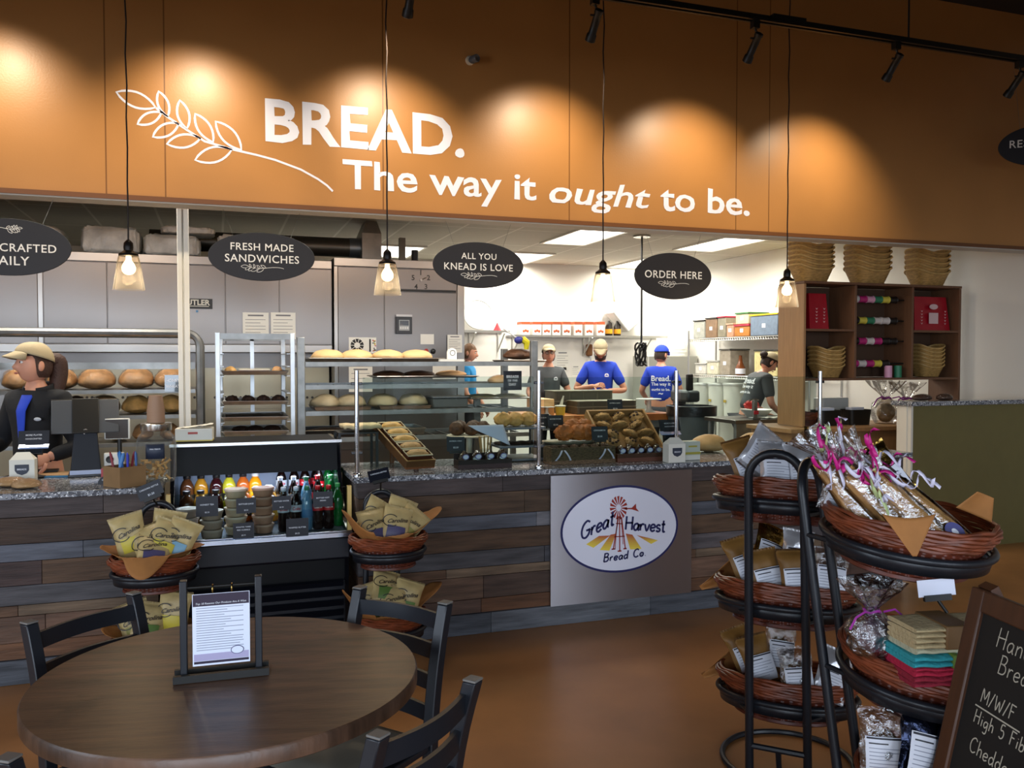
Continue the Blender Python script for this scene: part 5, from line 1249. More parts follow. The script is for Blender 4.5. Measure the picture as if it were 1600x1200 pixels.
# ================================================================ BREAD
crust = M('crust_brown', '#d3a06c', rough=.55, var=.35, scale=14, bump=.3, bscale=40)
crust_l = M('crust_pale', '#c69a68', rough=.6, var=.2, scale=12, bump=.2, bscale=40)
crust_d = M('crust_dark', '#54351f', rough=.6, var=.4, scale=16, bump=.5, bscale=36)
crust_y = M('crust_gold', '#d6a560', rough=.55, var=.35, scale=16, bump=.4, bscale=40)
dough = M('dough', '#d8b27c', rough=.65, var=.12, scale=10, bump=.1, bscale=40)
dough_g = M('dough_grey', '#b3a27f', rough=.6, var=.15, scale=10, bump=.15, bscale=40)
choc = M('muffin_dark', '#3a2418', rough=.7, var=.5, scale=26, bump=1., bscale=34)
def lump(r, seed, amp=.08, f=2., flat=.55, crown=1.):
    mb = MB(); mb.ell((0, 0, 0), (1, 1, 1), 28, 16)
    def sh(p):
        k = 1+amp*nz(p.x*f+seed, p.y*f, p.z*f)
        z = p.z if p.z > 0 else p.z*flat
        return Vector((p.x*r[0]*k, p.y*r[1]*k, max(z*r[2]*k+r[2]*flat, .0008)))
    mb.v = [sh(p) for p in mb.v]; return mb
def loaf(name, m_, r, loc, label, cat='bread', group=None, seed=0, film=False, rot=0, amp=.08, f=2., flat=.5):
    t = thing(name, label, cat, loc, rot, group)
    lump(r, seed, amp, f, flat).obj('crumb' if False else 'crust', m_, t)
    if film: lump([x*1.05 for x in r], seed, amp*1.5, f*2.2, flat).obj('film_wrap', cello('loaf_film', amt=.02, bump=1.0, scale=30, rough=.1, k=.45), t)
    return t
def sheet_pan(label, loc, w, d, group, m_=None, h=.025, rot=0):
    t = thing('sheet_pan', label, 'baking pan', loc, rot, group)
    mb = MB(); hw, hd = w/2, d/2
    o = [(-hw, -hd), (hw, -hd), (hw, hd), (-hw, hd)]; i_ = [(x*.965, y*.955) for x, y in o]; b_ = [(x*.94, y*.93) for x, y in o]
    vs = [(x, y, h) for x, y in o]+[(x, y, h) for x, y in i_]+[(x, y, .004) for x, y in b_]+[(x, y, 0) for x, y in b_]
    fs = [(k, (k+1) % 4, 4+(k+1) % 4, 4+k) for k in range(4)]+[(4+k, 4+(k+1) % 4, 8+(k+1) % 4, 8+k) for k in range(4)]+[(8, 9, 10, 11), (15, 14, 13, 12)]+[(k, 12+k, 12+(k+1) % 4, (k+1) % 4) for k in range(4)]
    mb.add(vs, fs); mb.obj('pan_body', m_ or M('pan_alu', '#8f8d88', rough=.4, metal=.9, var=.25, scale=9), t)
    mb = MB(); mb.tube([(x, y, h) for x, y in o], .004, 6, True); mb.obj('rolled_rim', bpy.data.materials['stainless_bright'], t)
    return t

# ---- rack of bagged loaves (behind the clerk)
R1Y, R1B = 6.25, 6.75
rk = thing('bread_rack', 'grey steel bread rack of bagged loaves behind the clerk in black', 'rack', (0, 0, 0))
xr = PX(312, R1Y); xl = -2.6; ztop = PZ(150, 514, R1Y)
for Y in (R1Y, R1B):
    mb = MB(); c_ = .09
    pts = [(xr, Y, .0), (xr, Y, ztop-c_-.02)]+[(xr-c_+c_*cos(a), Y, ztop-c_-.02+c_*sin(a)) for a in [pi/2*k/6 for k in range(7)]]+[(xl, Y, ztop-.02)]
    mb.tube(pts, .026, 8); mb.obj('frame_tube', galv, rk)
shelfZ = [PZ(200, 571, R1Y), PZ(200, 609, R1Y), PZ(200, 649, R1Y), PZ(200, 692, R1Y)]
for i, z in enumerate(shelfZ):
    mb = MB(); mb.bx(xl, xr-.03, R1Y-.02, R1Y+.0, z-.025, z+.02 if i == 0 else z+.0)
    if i: mb.bx(xl, xr-.03, R1Y, R1B+.02, z-.012, z)
    mb.obj('shelf', galv, rk)
GL_ = 'bagged loaves on the steel rack'
def shelf_loaf(u, w_px, z, m_, h, lab, film=True, seed=0, Y=None, grp=GL_):
    Y = Y or R1Y+.2; k = (P(u+5, 600, Y=Y).x-P(u-5, 600, Y=Y).x)/10
    return loaf('bread_loaf', m_, (w_px*k/2*.93, .15, h), (PX(u, Y), Y, z+.001), lab, group=grp, seed=seed, film=film, flat=.5)
h1 = (PZ(200, 575, 6.4)-shelfZ[1])/1.5
for u, w, lab in ((97, 52, 'bagged brown loaf on the upper rack shelf just behind the ponytail'), (151, 66, 'large bagged loaf on the upper rack shelf, second from the ponytail'), (213, 62, 'large bagged loaf on the upper rack shelf, third from the ponytail'), (268, 58, 'bagged loaf on the upper rack shelf against the white post'), (30, 60, 'bagged loaf on the upper rack shelf behind the cap of the clerk')):
    shelf_loaf(u, w*.97, shelfZ[1], crust, h1, lab, seed=u*.1)
h2 = (PZ(200, 618, 6.4)-shelfZ[2])/1.5
for u, w, m_, lab in ((118, 44, crust_d, 'dark loaf on the middle rack shelf at the shoulder of the clerk'), (163, 54, crust, 'smooth brown loaf on the middle rack shelf'), (213, 52, crust_y, 'seeded golden loaf on the middle rack shelf behind the paper cups'), (268, 46, crust_y, 'seeded golden loaf on the middle rack shelf by the white post')):
    shelf_loaf(u, w*.97, shelfZ[2], m_, h2, lab, film=m_ is crust, seed=u*.13)
h3 = (PZ(200, 663, 6.4)-shelfZ[3])/1.5
for u, w, m_, lab in ((184, 34, crust_y, 'golden loaf on the low rack shelf behind the small screen'), (222, 36, crust, 'brown loaf on the low rack shelf behind the cookie jar'), (264, 34, crust, 'brown loaf on the low rack shelf beside the white box')):
    shelf_loaf(u, w*.97, shelfZ[3], m_, h3, lab, film=False, seed=u*.17)
# rack price sign hanging at the post
a, b = P(257, 586, Y=6.18), P(283, 612, Y=6.18)
t = card('hanging_card', 'small dark price card with white lettering hung beside the white post', ((a.x+b.x)/2, 6.19, (a.z+b.z)/2), b.x-a.x, a.z-b.z, [('HONEY', .09, .02), ('WHEAT', .09, -.02)], cm=M('card_teal', '#2b3b42', rough=.15, coat=1))

# ---- tall sheet pan rack
R2 = 6.15
pr = thing('pan_rack', 'narrow aluminium sheet pan rack with muffins and brownies above the drinks case', 'rack', (0, 0, 0))
pxa, pxb = PX(340, R2), PX(457, R2); zt2 = PZ(400, 520, R2); Rb = R2+.62
for nm, x, Y in (('post', pxa, R2), ('post', pxb, R2), ('post', pxa+.02, Rb), ('post', pxb-.02, Rb)):
    mb = MB(); mb.bx(x-.016, x+.016, Y-.014, Y+.014, 0, zt2); mb.obj(nm, M('alu', '#b7b9ba', rough=.35, metal=.85, var=.15), pr, bevel=.003)
mb = MB(); mb.bx(pxa, pxb, R2-.01, R2+.01, zt2-.045, zt2-.005); mb.obj('top_bar', galv, pr); mb = MB(); mb.bx(pxa, pxb, Rb-.01, Rb+.01, zt2-.045, zt2-.005); mb.obj('top_bar', galv, pr)
for x in (pxa, pxb): mb = MB(); mb.bx(x-.012, x+.012, R2, Rb, zt2-.03, zt2-.005); mb.obj('side_bar', galv, pr)
mb = MB(); mb.bx((pxa+pxb)/2-.014, (pxa+pxb)/2+.014, Rb-.01, Rb+.012, .3, zt2); mb.obj('centre_bar', M('alu'), pr)
panv = [583, 630, 655, 677]
for v in (548, 568, 583, 610, 630, 655, 677):
    z = PZ(400, v+3, R2)-.004
    for s, x in ((1, pxa), (-1, pxb)): mb = MB(); mb.bx(x, x+s*.04, R2-.01, Rb, z-.006, z-.002); mb.obj('runner', M('alu'), pr)
pw = pxb-pxa-.05
for v, lab in zip(panv, ('pan with two small loaves and a red box on the narrow rack', 'pan of dark muffins on the narrow rack', 'deep dark brownie pan on the narrow rack', 'lowest visible pan on the narrow rack')):
    sheet_pan(lab, ((pxa+pxb)/2, R2+.32, PZ(400, v+3, R2)), pw, .55, 'pans on the narrow rack')
cxm = (pxa+pxb)/2; zz = [PZ(400, v+3, R2)+.0045 for v in panv]
loaf('bread_roll', crust_y, (.042, .05, .036), (PX(360, R2+.25), R2+.25, zz[0]), 'small golden loaf on the top pan beside the red box on the white post side', seed=1)
loaf('bread_roll', crust, (.038, .05, .036), (PX(433, R2+.25), R2+.25, zz[0]), 'small brown loaf on the top pan beside the red box', seed=2)
mb = MB(); mb.bx(-.1, .1, -.12, .12, 0, .025); rb = thing('red_box', 'flat red and white box between two small loaves on the narrow rack', 'box', (cxm+.0, R2+.27, zz[0]+.001)); mb.obj('tray', M('box_red', '#9c4434', rough=.5), rb)
mb = MB(); mb.bx(-.105, .105, -.125, .125, .025, .033); mb.obj('lid', M('box_cream', '#d9cdb8', rough=.5), rb)
for k, u in enumerate((362, 387, 411, 434)): loaf('muffin', choc, (.045, .055, .036), (PX(u, R2+.25), R2+.25, zz[1]), 'dark crumbly muffin on the second pan, %s of four from the white bell' % ('first', 'second', 'third', 'fourth')[k], group='dark muffins on the narrow rack', seed=k*3., amp=.22, f=3)
mb = MB(); mb.lathe([(.016, 0), (.018, .01), (.012, .022), (.004, .03), (.003, .05)], n=14); o = mb.obj('pan_bell', paper); o.location = (PX(350, R2+.1), R2+.1, zz[1]+.001); tag(o, 'tiny white knobbed weight on the muffin pan by the rack post', 'weight')
mb = MB(); mb.grid(lambda u, v: ((u-.5)*pw*.88, (v-.5)*.5, .012+.006*nz(u*9, v*9)), 30, 20); o = mb.obj('brownie_slab', choc); o.location = (cxm, R2+.32, zz[2]); tag(o, 'dark brownie slab filling the third pan of the narrow rack', 'brownies')
for k, u in enumerate((375, 398, 424)): loaf('brownie', choc, (.06, .08, .028), (PX(u, R2+.28), R2+.28, zz[3]), 'dark cake piece on the lowest visible pan, %s' % ('beside the white paper', 'in the middle', 'heaped by the far post')[k], group='dark cake pieces', seed=k*2.+9, amp=.2, f=3)

# ---- wide bread rack with pans of dough
R3, R3B = 6.3, 6.85
wr = thing('bread_rack', 'wide galvanised rack with pans of risen dough across the middle of the kitchen', 'rack', (0, 0, 0))
xa3, xb3 = PX(470, R3), PX(834, R3); z3 = PZ(470, 527, R3)
for x, Y, zz_ in ((xa3, R3, z3), (xb3, R3, PZ(834, 532, R3)), (xa3+.05, R3B, z3), (xb3-.06, R3B, PZ(790, 545, R3B)), (PX(745, R3B), R3B, 1.2)):
    mb = MB(); mb.bx(x-.028, x+.028, Y-.02, Y+.02, 0, zz_); mb.obj('post', galv, wr, bevel=.004)
sz3 = [PZ(600, 568, R3), PZ(600, 603, R3), PZ(600, 643, R3), PZ(600, 684, R3)]
for i, z in enumerate(sz3):
    mb = MB(); mb.bx(xa3+.03, xb3-.03, R3-.02, R3, z-.02, z+.012); mb.bx(xa3+.03, xb3-.03, R3B, R3B+.02, z-.02, z+.012)
    for k in range(15): x = lerp(xa3+.06, xb3-.06, k/14); mb.bx(x-.006, x+.006, R3, R3B, z-.008, z+.0)
    mb.obj('shelf', galv, wr)
pz = sz3[0]+.013
gp = 'pans of dough on the wide rack'
pa = sheet_pan('pan with two risen loaves, first on the top shelf of the wide rack', (PX(534, 6.55), 6.55, pz), .53, .42, gp, M('pan_dark', '#57534c', rough=.45, metal=.8))
pb = sheet_pan('pan with two risen loaves, beside the first on the top shelf of the wide rack', (PX(636, 6.55), 6.55, pz), .50, .42, gp, M('pan_dark'))
hh = (PZ(560, 546, 6.5)-pz-.004)/1.45
for u, lab in ((512, 'pale risen loaf on the first top pan, beside the narrow rack'), (557, 'pale risen loaf on the first top pan, toward the dial poster'), (606, 'pale risen loaf on the second top pan, below the dial poster'), (650, 'pale risen loaf on the second top pan, toward the red button')):
    loaf('dough_loaf', dough, (.125, .16, hh), (PX(u, 6.55), 6.55, pz+.005), lab, group='risen loaves on the top shelf', seed=u*.2, amp=.06, flat=.45)
al = thing('kitchen_timer', 'white rounded kitchen timer on the top shelf of the wide rack', 'timer', (PX(706, 6.4), 6.4, pz+.02))
mb = MB(); mb.bx(-.12, .07, -.1, .1, -.018, 0); mb.obj('tray', paper, al); mb = MB(); mb.prism([(-.035, 0), (.035, 0), (.035, .05)]+[(.035*cos(a), .05+.035*sin(a)) for a in [pi*k/10 for k in range(1, 10)]]+[(-.035, .05)], -.02, .02, False); mb.obj('case', M('white_plastic', '#e9e8e2', rough=.35), al)
mb = MB().at(Tr(0, -.021, .048)); mb.tube([(.02*cos(a), 0, .02*sin(a)) for a in [2*pi*k/16 for k in range(16)]], .002, 5, True); mb.obj('dial', seam, al)
zz2 = sz3[1]+.06
pc = sheet_pan('dark sheet of flat brown loaves on the second shelf of the wide rack', (PX(660, 6.6), 6.6, PZ(660, 590, 6.5)), .80, .45, gp, M('pan_black', '#2a2725', rough=.5, metal=.5), h=.012)
for u, m_, lab in ((608, crust_d, 'flat dark loaf on the second shelf sheet'), (655, crust_d, 'flat dark loaf in the middle of the second shelf sheet'), (705, crust_l, 'flat pale loaf on the second shelf sheet toward the clerk in blue')):
    loaf('flat_loaf', m_, (.125, .15, .035), (PX(u, 6.6), 6.6, PZ(660, 590, 6.5)+.006), lab, group='flat loaves on the second shelf', seed=u*.3, amp=.06, flat=.4)
z = sz3[2]+.013
for i, (u, w) in enumerate(((530, .42), (625, .40))):
    sheet_pan('pan of grey dough loaves on the third shelf, %s' % ('by the post of the wide rack' if i == 0 else 'behind the guard glass'), (PX(u, 6.55), 6.55, z), w, .42, gp)
for u, lab in ((508, 'floury dough loaf on the third shelf by the rack post'), (548, 'floury dough loaf on the third shelf behind the first guard post'), (598, 'floury dough loaf on the third shelf behind the glass edge'), (645, 'floury dough loaf on the third shelf above the oat loaves')):
    loaf('dough_loaf', dough_g, (.115, .14, .075), (PX(u, 6.52), 6.52, z+.005), lab, group='floury loaves on the third shelf', seed=u*.21, amp=.07, flat=.45)
gb = thing('storage_tub', 'grey lidded dough tub on the third shelf of the wide rack', 'tub', (PX(698, 6.5), 6.5, z))
mb = MB(); mb.bx(-.14, .14, -.12, .12, 0, .075); mb.obj('tub_body', M('tub_grey', '#5b5d5c', rough=.5), gb, bevel=.01); mb = MB(); mb.bx(-.145, .145, -.125, .125, .076, .088); mb.obj('lid', M('tub_lid', '#74767a', rough=.4), gb, bevel=.004)
for k, (u, lab) in enumerate(((752, 'flat cream dough piece on a tray beside the bread bag'), (796, 'flat cream dough piece on a tray near the rack post'))): loaf('dough_piece', dough_g, (.13, .12, .022), (PX(u, 6.55), 6.55, PZ(750, 622, 6.5)), lab, group='flat dough pieces', seed=k*7.)
sheet_pan('thin tray under the flat cream dough pieces', (PX(774, 6.55), 6.55, PZ(750, 622, 6.5)-.006), .5, .3, gp, h=.01)
loaf('bread_bag', crust_l, (.10, .12, .05), (PX(782, 6.5), 6.5, PZ(780, 601, 6.5)), 'film-bagged bread at the far end of the wide rack', film=True, seed=4)
gc = sheet_pan('shallow grey tray under the film-bagged bread', (PX(775, 6.55), 6.55, PZ(780, 601, 6.5)-.014), .42, .36, gp, h=.012)
cg = card('hanging_card', 'glossy dark card with pale print on the rack post beside the woman in grey', (PX(806, 6.2), 6.277, PZ(806, 595, 6.2)), .15, .15, [('BREADS', .1, .03), ('OF THE', .08, 0), ('DAY', .06, -.03)], cm=M('card_gloss'))
bb = thing('dark_bread_block', 'dark pumpernickel block on the small upper tray by the rack post', 'bread', (PX(811, 6.6), 6.6, PZ(811, 562, 6.6)))
mb = lump((.13, .12, .06), 3, .1, 3, .5); mb.obj('crust', crust_d, bb)
sheet_pan('small upper tray carrying the dark block near the rack post', (PX(811, 6.6), 6.6, PZ(811, 562, 6.6)-.02), .36, .3, gp, h=.014)
for u, w, lab in ((512, .42, 'dark deep pan on the low shelf of the wide rack by its post'), (610, .46, 'grey pan on the low shelf of the wide rack behind the boxed loaves')):
    sheet_pan(lab, (PX(u, 6.55), 6.55, sz3[3]+.013), w, .42, gp, M('pan_black') if u < 600 else None, h=.05)
    loaf('dough_slab', crust_d if u < 600 else dough_g, (w*.4, .15, .04), (PX(u, 6.55), 6.55, sz3[3]+.018), 'flat dough filling the '+lab.split(' on the')[0]+' of the wide rack', seed=u, amp=.06, flat=.3)
# ================================================================ THINGS ON THE COUNTERS
TOPZ = CT+.001
def C_(u, v, z=TOPZ): return P(u, v, Z=z)
def solo(name, label, cat, mb, m, loc=None, rot=None, group=None, **k): return tag(mb.obj(name, m, loc=loc, rot=rot, **k), label, cat, group)
def bxm(w, d, h, z0=0): m = MB(); m.bx(-w/2, w/2, -d/2, d/2, z0, z0+h); return m
carton = M('carton_white', '#d9d6c9', rough=.55)
def reader_stand(u, v, where, rot=0):
    q = C_(u, v); q.y = max(q.y, 4.546)
    t = thing('card_reader_stand', 'black stand with terminal and small card sign %s' % where, 'card reader', (q.x+.03, q.y+.13, TOPZ), rot, 'card reader stands')
    mb = MB(); mb.lathe([(.05, 0), (.05, .008), (.014, .016), (.012, .15)], n=20); mb.obj('pole', blk, t)
    mb = MB().at(Tr(0, -.01, .17) @ Rx(radians(-25))); mb.bx(-.042, .042, -.012, .012, -.05, .05); mb.obj('terminal', steel_b, t, bevel=.004)
    mb = MB().at(Tr(0, -.022, .215) @ Rx(radians(-18))); mb.bx(-.072, .072, -.0015, .0015, -.036, .036); mb.obj('sign_card', cardm, t)
    for tx, z in (('MORE PLATES', .012), ('HANDCRAFTED', -.008)): mb = MB().at(Tr(0, -.022, .215) @ Rx(radians(-18))); mb.text(tx, Tr(0, -.0018, z), width=.075, bold=.01); mb.obj('lettering', ink, t)
    mb = MB().at(Tr(0, -.03, .168) @ Rx(radians(-60))); mb.bx(-.07, .07, -.0015, .0015, -.018, .018); mb.obj('gloss_strip', M('strip_gloss', '#8fa6d8', rough=.1, coat=1), t)
    c = thing('white_carton', 'white folded carton with dark badge %s' % where, 'carton', (q.x+.0, q.y, TOPZ), rot, 'badge cartons')
    mb = bxm(.115, .075, .115); mb.obj('carton_body', carton, c, bevel=.002)
    mb = MB(); mb.add([(-.055, -.036, .115), (.055, -.036, .115), (.03, 0, .15), (-.03, 0, .15), (-.055, .036, .115), (.055, .036, .115)], [(0, 1, 2, 3), (3, 2, 5, 4), (0, 3, 4), (1, 5, 2)]); mb.obj('folded_top', carton, c)
    mb = MB(); mb.prism([(-.032, .09), (.032, .09), (.032, .06), (.022, .045), (0, .036), (-.022, .045), (-.032, .06)], -.0395, -.0375); bo = mb.obj('badge', M('badge_navy', '#2a3140', rough=.5), c)
    mb = MB(); mb.text('BREADS', Tr(0, -.04, .066), width=.042, bold=.02); mb.obj('lettering', ink, bo)
reader_stand(37, 752, 'at the register beside the clerk'); reader_stand(1062, 724, 'at the far end beside the tea carton')
tc_ = C_(1090, 721); t = thing('tea_carton', 'small white and yellow carton beside the badge carton', 'carton', (tc_.x+.0, max(tc_.y, 4.62)+.02, TOPZ))
bxm(.125, .08, .115).obj('carton_body', carton, t, bevel=.002); mb = MB(); mb.bx(-.063, .063, -.0415, -.04, .035, .05); mb.bx(-.02, .04, -.0415, -.04, .08, .09); mb.obj('yellow_band', M('band_yellow', '#c9b24a', rough=.5), t)
# tablet register
q = C_(131, 745); tp = thing('tablet_register', 'tablet register on a dark wedge stand, seen from behind', 'register', (q.x, q.y+.09, TOPZ), radians(6))
mb = MB(); mb.add([(-.075, -.08, .012), (.075, -.08, .012), (.05, .0, .3), (-.05, .0, .3), (-.075, .08, .012), (.075, .08, .012), (.05, .03, .3), (-.05, .03, .3)], [(0, 1, 2, 3), (1, 5, 6, 2), (5, 4, 7, 6), (4, 0, 3, 7), (3, 2, 6, 7), (0, 4, 5, 1)]); mb.obj('wedge_stand', cb2, tp, bevel=.004)
mb = MB(); mb.bx(-.085, .085, -.1, .1, 0, .012); mb.obj('base', steel_b, tp, bevel=.003); mb = MB(); mb.bx(-.076, .076, -.088, -.0805, .012, .034); mb.obj('base_strip', M('strip_pale', '#a9b4cf', rough=.3), tp)
mb = MB().at(Tr(0, .02, .3) @ Rx(radians(-22))); mb.bx(-.165, .165, -.006, .006, -.08, .11); mb.obj('tablet', M('tablet_grey', '#4d4f52', rough=.4), tp, bevel=.004)
mb = MB().at(Tr(0, .02, .3) @ Rx(radians(-22))); mb.bx(-.166, .166, -.005, .007, .111, .114); mb.obj('tablet_edge', ss2, tp); mb = MB().at(Tr(0, .012, .3) @ Rx(radians(-22))); mb.bx(-.065, .065, -.012, .002, -.082, .116); mb.obj('bracket', blk, tp, bevel=.003)
mb = MB(); mb.tube(arc((0, -.02, .235), .012, 0, pi*1.4, 10, 'xz'), .004, 6); mb.obj('cable_hook', ss2, tp)
q = C_(186, 740); t = thing('side_screen', 'small bright-edged screen on an arm behind the tablet register', 'screen', (q.x, q.y+.05, TOPZ))
mb = MB(); mb.cyl((0, 0, 0), (0, 0, .2), .012); mb.lathe([(.06, 0), (.06, .008)], n=20); mb.obj('arm', blk, t); mb = MB().at(Tr(0, -.01, .24)); mb.bx(-.075, .055, -.006, .006, -.055, .06); mb.obj('housing', M('case_white', '#d8d6cd', rough=.3), t, bevel=.006)
mb = MB().at(Tr(0, -.017, .24)); mb.bx(-.068, .045, -.002, .002, -.05, .054); mb.obj('screen', M('screen_dark', '#33281e', rough=.15), t)
q = C_(180, 742); t = thing('scanner', 'small white scanner with a black eye behind the pens', 'scanner', (q.x-.01, q.y+.06, TOPZ)); mb = bxm(.1, .04, .085, .03); mb.obj('case', M('case_white'), t, bevel=.006)
mb = MB().at(Tr(-.02, -.021, .08) @ Rx(pi/2)); mb.lathe([(.02, 0), (.018, .006), (.01, .004)], n=16); mb.obj('lens', blk, t); mb = bxm(.05, .05, .03); mb.obj('foot', blk, t)
q = C_(84, 744); solo('paper_folder', 'tan paper folder lying by the register', 'folder', bxm(.26, .17, .008), M('folder_tan', '#a8845c', rough=.7), (q.x, q.y+.06, TOPZ), radians(-8))
solo('blue_folder', 'blue folder under the tan one', 'folder', bxm(.24, .03, .006), M('folder_blue', '#2d6f9c', rough=.6), (q.x+.005, q.y-.045, TOPZ), radians(-8))
q = C_(66, 741); solo('phone', 'black phone lying beside the white badge carton', 'phone', bxm(.15, .08, .012), blk, (q.x, q.y+.03, TOPZ+.009), radians(4), bevel=.004)
for k, (u, v, s) in enumerate(((12, 762, 1.), (38, 765, .8))):
    q = C_(u, v); loaf('cookie_bag', crust_l, (.08*s, .06, .03), (q.x, q.y+.05, TOPZ), 'film-wrapped cookies at the counter edge, %s' % ('cut by the photo edge' if k == 0 else 'beside the badge carton'), group='wrapped cookies at the register', film=True, seed=k*4., cat='cookies')
# gift card holder, pens, jar
q = C_(169, 757); t = thing('gift_card_sign', 'small black arched sign reading GIFT CARDS with red cards behind', 'sign', (q.x, q.y+.02, TOPZ))
mb = MB(); mb.prism([(.05*cos(a), .045*sin(a)) for a in [pi*k/16 for k in range(17)]], -.003, .003); mb.obj('arch', cardm, t)
for tx, w_, z in (('GIFT CARDS', .06, .022), ('AVAILABLE', .04, .008)): mb = MB(); mb.text(tx, Tr(0, -.0035, z), width=w_, bold=.02); mb.obj('lettering', ink, t)
for k, x in enumerate((-.035, .012)): mb = MB(); mb.bx(x, x+.04, .008+.012*k, .012+.012*k, .0, .078); mb.obj('gift_card', M('card_red', '#a8242b', rough=.35), t)
q = C_(203, 762); t = thing('pen_box', 'open kraft box of pens between the gift card sign and cookie jar', 'box', (q.x-.03, q.y+.08, TOPZ), radians(38))
mb = MB()
for a, b, c, d in ((-.07, .07, -.07, -.066), (-.07, .07, .066, .07), (-.07, -.066, -.066, .066), (.066, .07, -.066, .066)): mb.bx(a, b, c, d, 0, .1)
mb.bx(-.066, .066, -.066, .066, 0, .004); mb.obj('box', M('kraft_box', '#8a6a45', rough=.8, var=.12), t)
rr = random.Random(9)
for k in range(11):
    c = ['#1f5f9c', '#2a7ab8', '#3a3fae', '#8a1f2a', '#1c4f8a'][k % 5]; x, y = rr.uniform(-.05, .05), rr.uniform(-.05, .05); dx, dy = rr.uniform(-.2, .2), rr.uniform(-.2, .2)
    if abs(x+dx*.1) > .058: dx = 0
    if abs(y+dy*.1) > .058: dy = 0
    p = thing('pen', '%s pen in the kraft box' % {'#8a1f2a': 'red', '#3a3fae': 'violet-blue'}.get(c, 'blue'), 'pen', (q.x-.03, q.y+.08, TOPZ), radians(38), 'pens in the kraft box')
    a = Vector((x, y, .006)); d = Vector((dx, dy, 1)).normalized(); mb = MB(); mb.tube([a, a+d*.15, a+d*.165], [.0055, .006, .003], 8); mb.obj('barrel', M('pen_'+c.strip('#'), c, rough=.3), p)
    mb = MB(); mb.tube([a+d*.12+Vector((.007, 0, 0)), a+d*.155+Vector((.006, 0, 0))], .002, 5); mb.obj('clip', M('pen_'+c.strip('#')), p)
q = C_(243, 756); jx, jy = q.x, q.y+.09; t = thing('cookie_jar', 'glass jar of dog treats with navy label and silver lid', 'jar', (jx, jy, TOPZ))
mb = MB(); mb.lathe([(.08, 0), (.092, .01), (.096, .05), (.096, .2), (.085, .235), (.07, .25), (.07, .275)], n=36, caps=False); mb.lathe([(.0, .004), (.08, .004)], n=36, caps=False); mb.obj('glass_body', glass('jar_glass', '#eef0ee', .88, .02, .03), t)
mb = MB(); mb.lathe([(.073, .262), (.075, .266), (.075, .296), (.07, .3)], n=30); mb.obj('lid', M('jar_lid', '#b9b6ae', rough=.25, metal=1), t)
mb = MB(); mb.grid(lambda u, v: (.0975*sin((u-.5)*.95), -.0975*cos((u-.5)*.95), .125+v*.075), 12, 2); lo = mb.obj('label', M('label_navy', '#252d3f', rough=.5), t); lo.modifiers.new('t', 'SOLIDIFY').thickness = .0008
mb = MB(); bent(mb, 'DOG TREATS', .0992, .175, .05); mb.obj('lettering', ink, lo)
for k in range(26):
    a = k*2.4; r = .07*sqrt(rr.random()); p = (r*cos(a), r*sin(a), .02+.085*(k/26)+rr.uniform(0, .012))
    mb = MB().at(Tr(p) @ Euler((rr.uniform(-1, 1), rr.uniform(-1, 1), a)).to_matrix().to_4x4()); mb.tube([(-.016, 0, 0), (-.01, 0, 0), (.01, 0, 0), (.016, 0, 0)], [.009, .0055, .0055, .009], 8); o = mb.obj('dog_treat', crust_y); o.location = (jx, jy, TOPZ); tag(o, 'brown bone-shaped treat inside the glass jar', 'dog treat', 'dog treats in the jar')
for k in range(4):
    mb = MB(); mb.lathe([(.043, 0), (.044, .003), (.032, .085), (.0005, .085)], n=24, caps=False); o = mb.obj('paper_cup', M('cup_tan', '#a98467', rough=.6)); o.location = (jx, jy, TOPZ+.3015+k*.018); tag(o, 'upside-down tan paper cup, %s of the stack on the jar lid' % ('lowest', 'second', 'third', 'topmost')[k], 'cup', 'paper cups on the jar')
q = P(306, 684, Z=CTOP+.001); t = thing('glove_box', 'white and yellow glove box on top of the drinks case', 'box', (q.x, 4.98, CTOP+.0035), radians(-4)); bxm(.19, .12, .07).obj('box', carton, t, bevel=.002)
mb = MB(); mb.bx(-.096, .096, -.061, .061, .001, .008); mb.obj('yellow_band', M('band_yellow'), t); mb = MB(); mb.bx(-.03, .02, -.0612, -.06, .04, .052); mb.obj('red_print', M('print_red', '#a8453a', rough=.5), t); mb = MB(); mb.grid(lambda u, v: ((u-.5)*.17+.01, (v-.5)*.1, .071+.02*u+.006*nz(u*6, v*6)), 10, 6); mb.obj('open_flap', carton, t)

# ---------------------------------------------------------------- glass guard
GY = 4.6
for k, (u, nx) in enumerate(((557, 'beside the drinks case'), (842, 'in the middle of the counter'), (1057, 'before the badge carton'), (1282, 'in front of the wooden shelf unit'))):
    x = PX(u, GY); zt_ = PZ(u, 579 if k < 3 else 580, GY)
    t = thing('guard_post', 'round steel post of the glass guard %s' % nx, 'post', (x, GY, TOPZ), 0, 'posts of the glass guard')
    mb = MB(); mb.cyl((0, 0, 0), (0, 0, zt_-TOPZ), .0125, n=18); mb.lathe([(.024, 0), (.024, .006), (.016, .012)], n=20); mb.obj('tube', M('chrome', '#bfc0c2', rough=.12, metal=1), t)
    for z in (.12, zt_-TOPZ-.07): mb = MB(); mb.bx(-.03, .03, -.006, .012, z-.008, z+.008); mb.obj('clamp', M('clamp_dark', '#4a4a4c', rough=.3, metal=.9), t, bevel=.003)
for k, (a, b, d) in enumerate(((557, 842, 'from the drinks case to the middle post'), (842, 1057, 'above the cookies'), (1057, 1282, 'at the far end'))):
    mb = MB(); mb.bx(PX(a, GY)+.033, PX(b, GY)-.033, GY-.003, GY+.003, TOPZ+.03, PZ(a, 590, GY)); solo('guard_glass', 'clear glass guard pane '+d, 'glass pane', mb, glass('guard_glass'), group='glass guard panes')

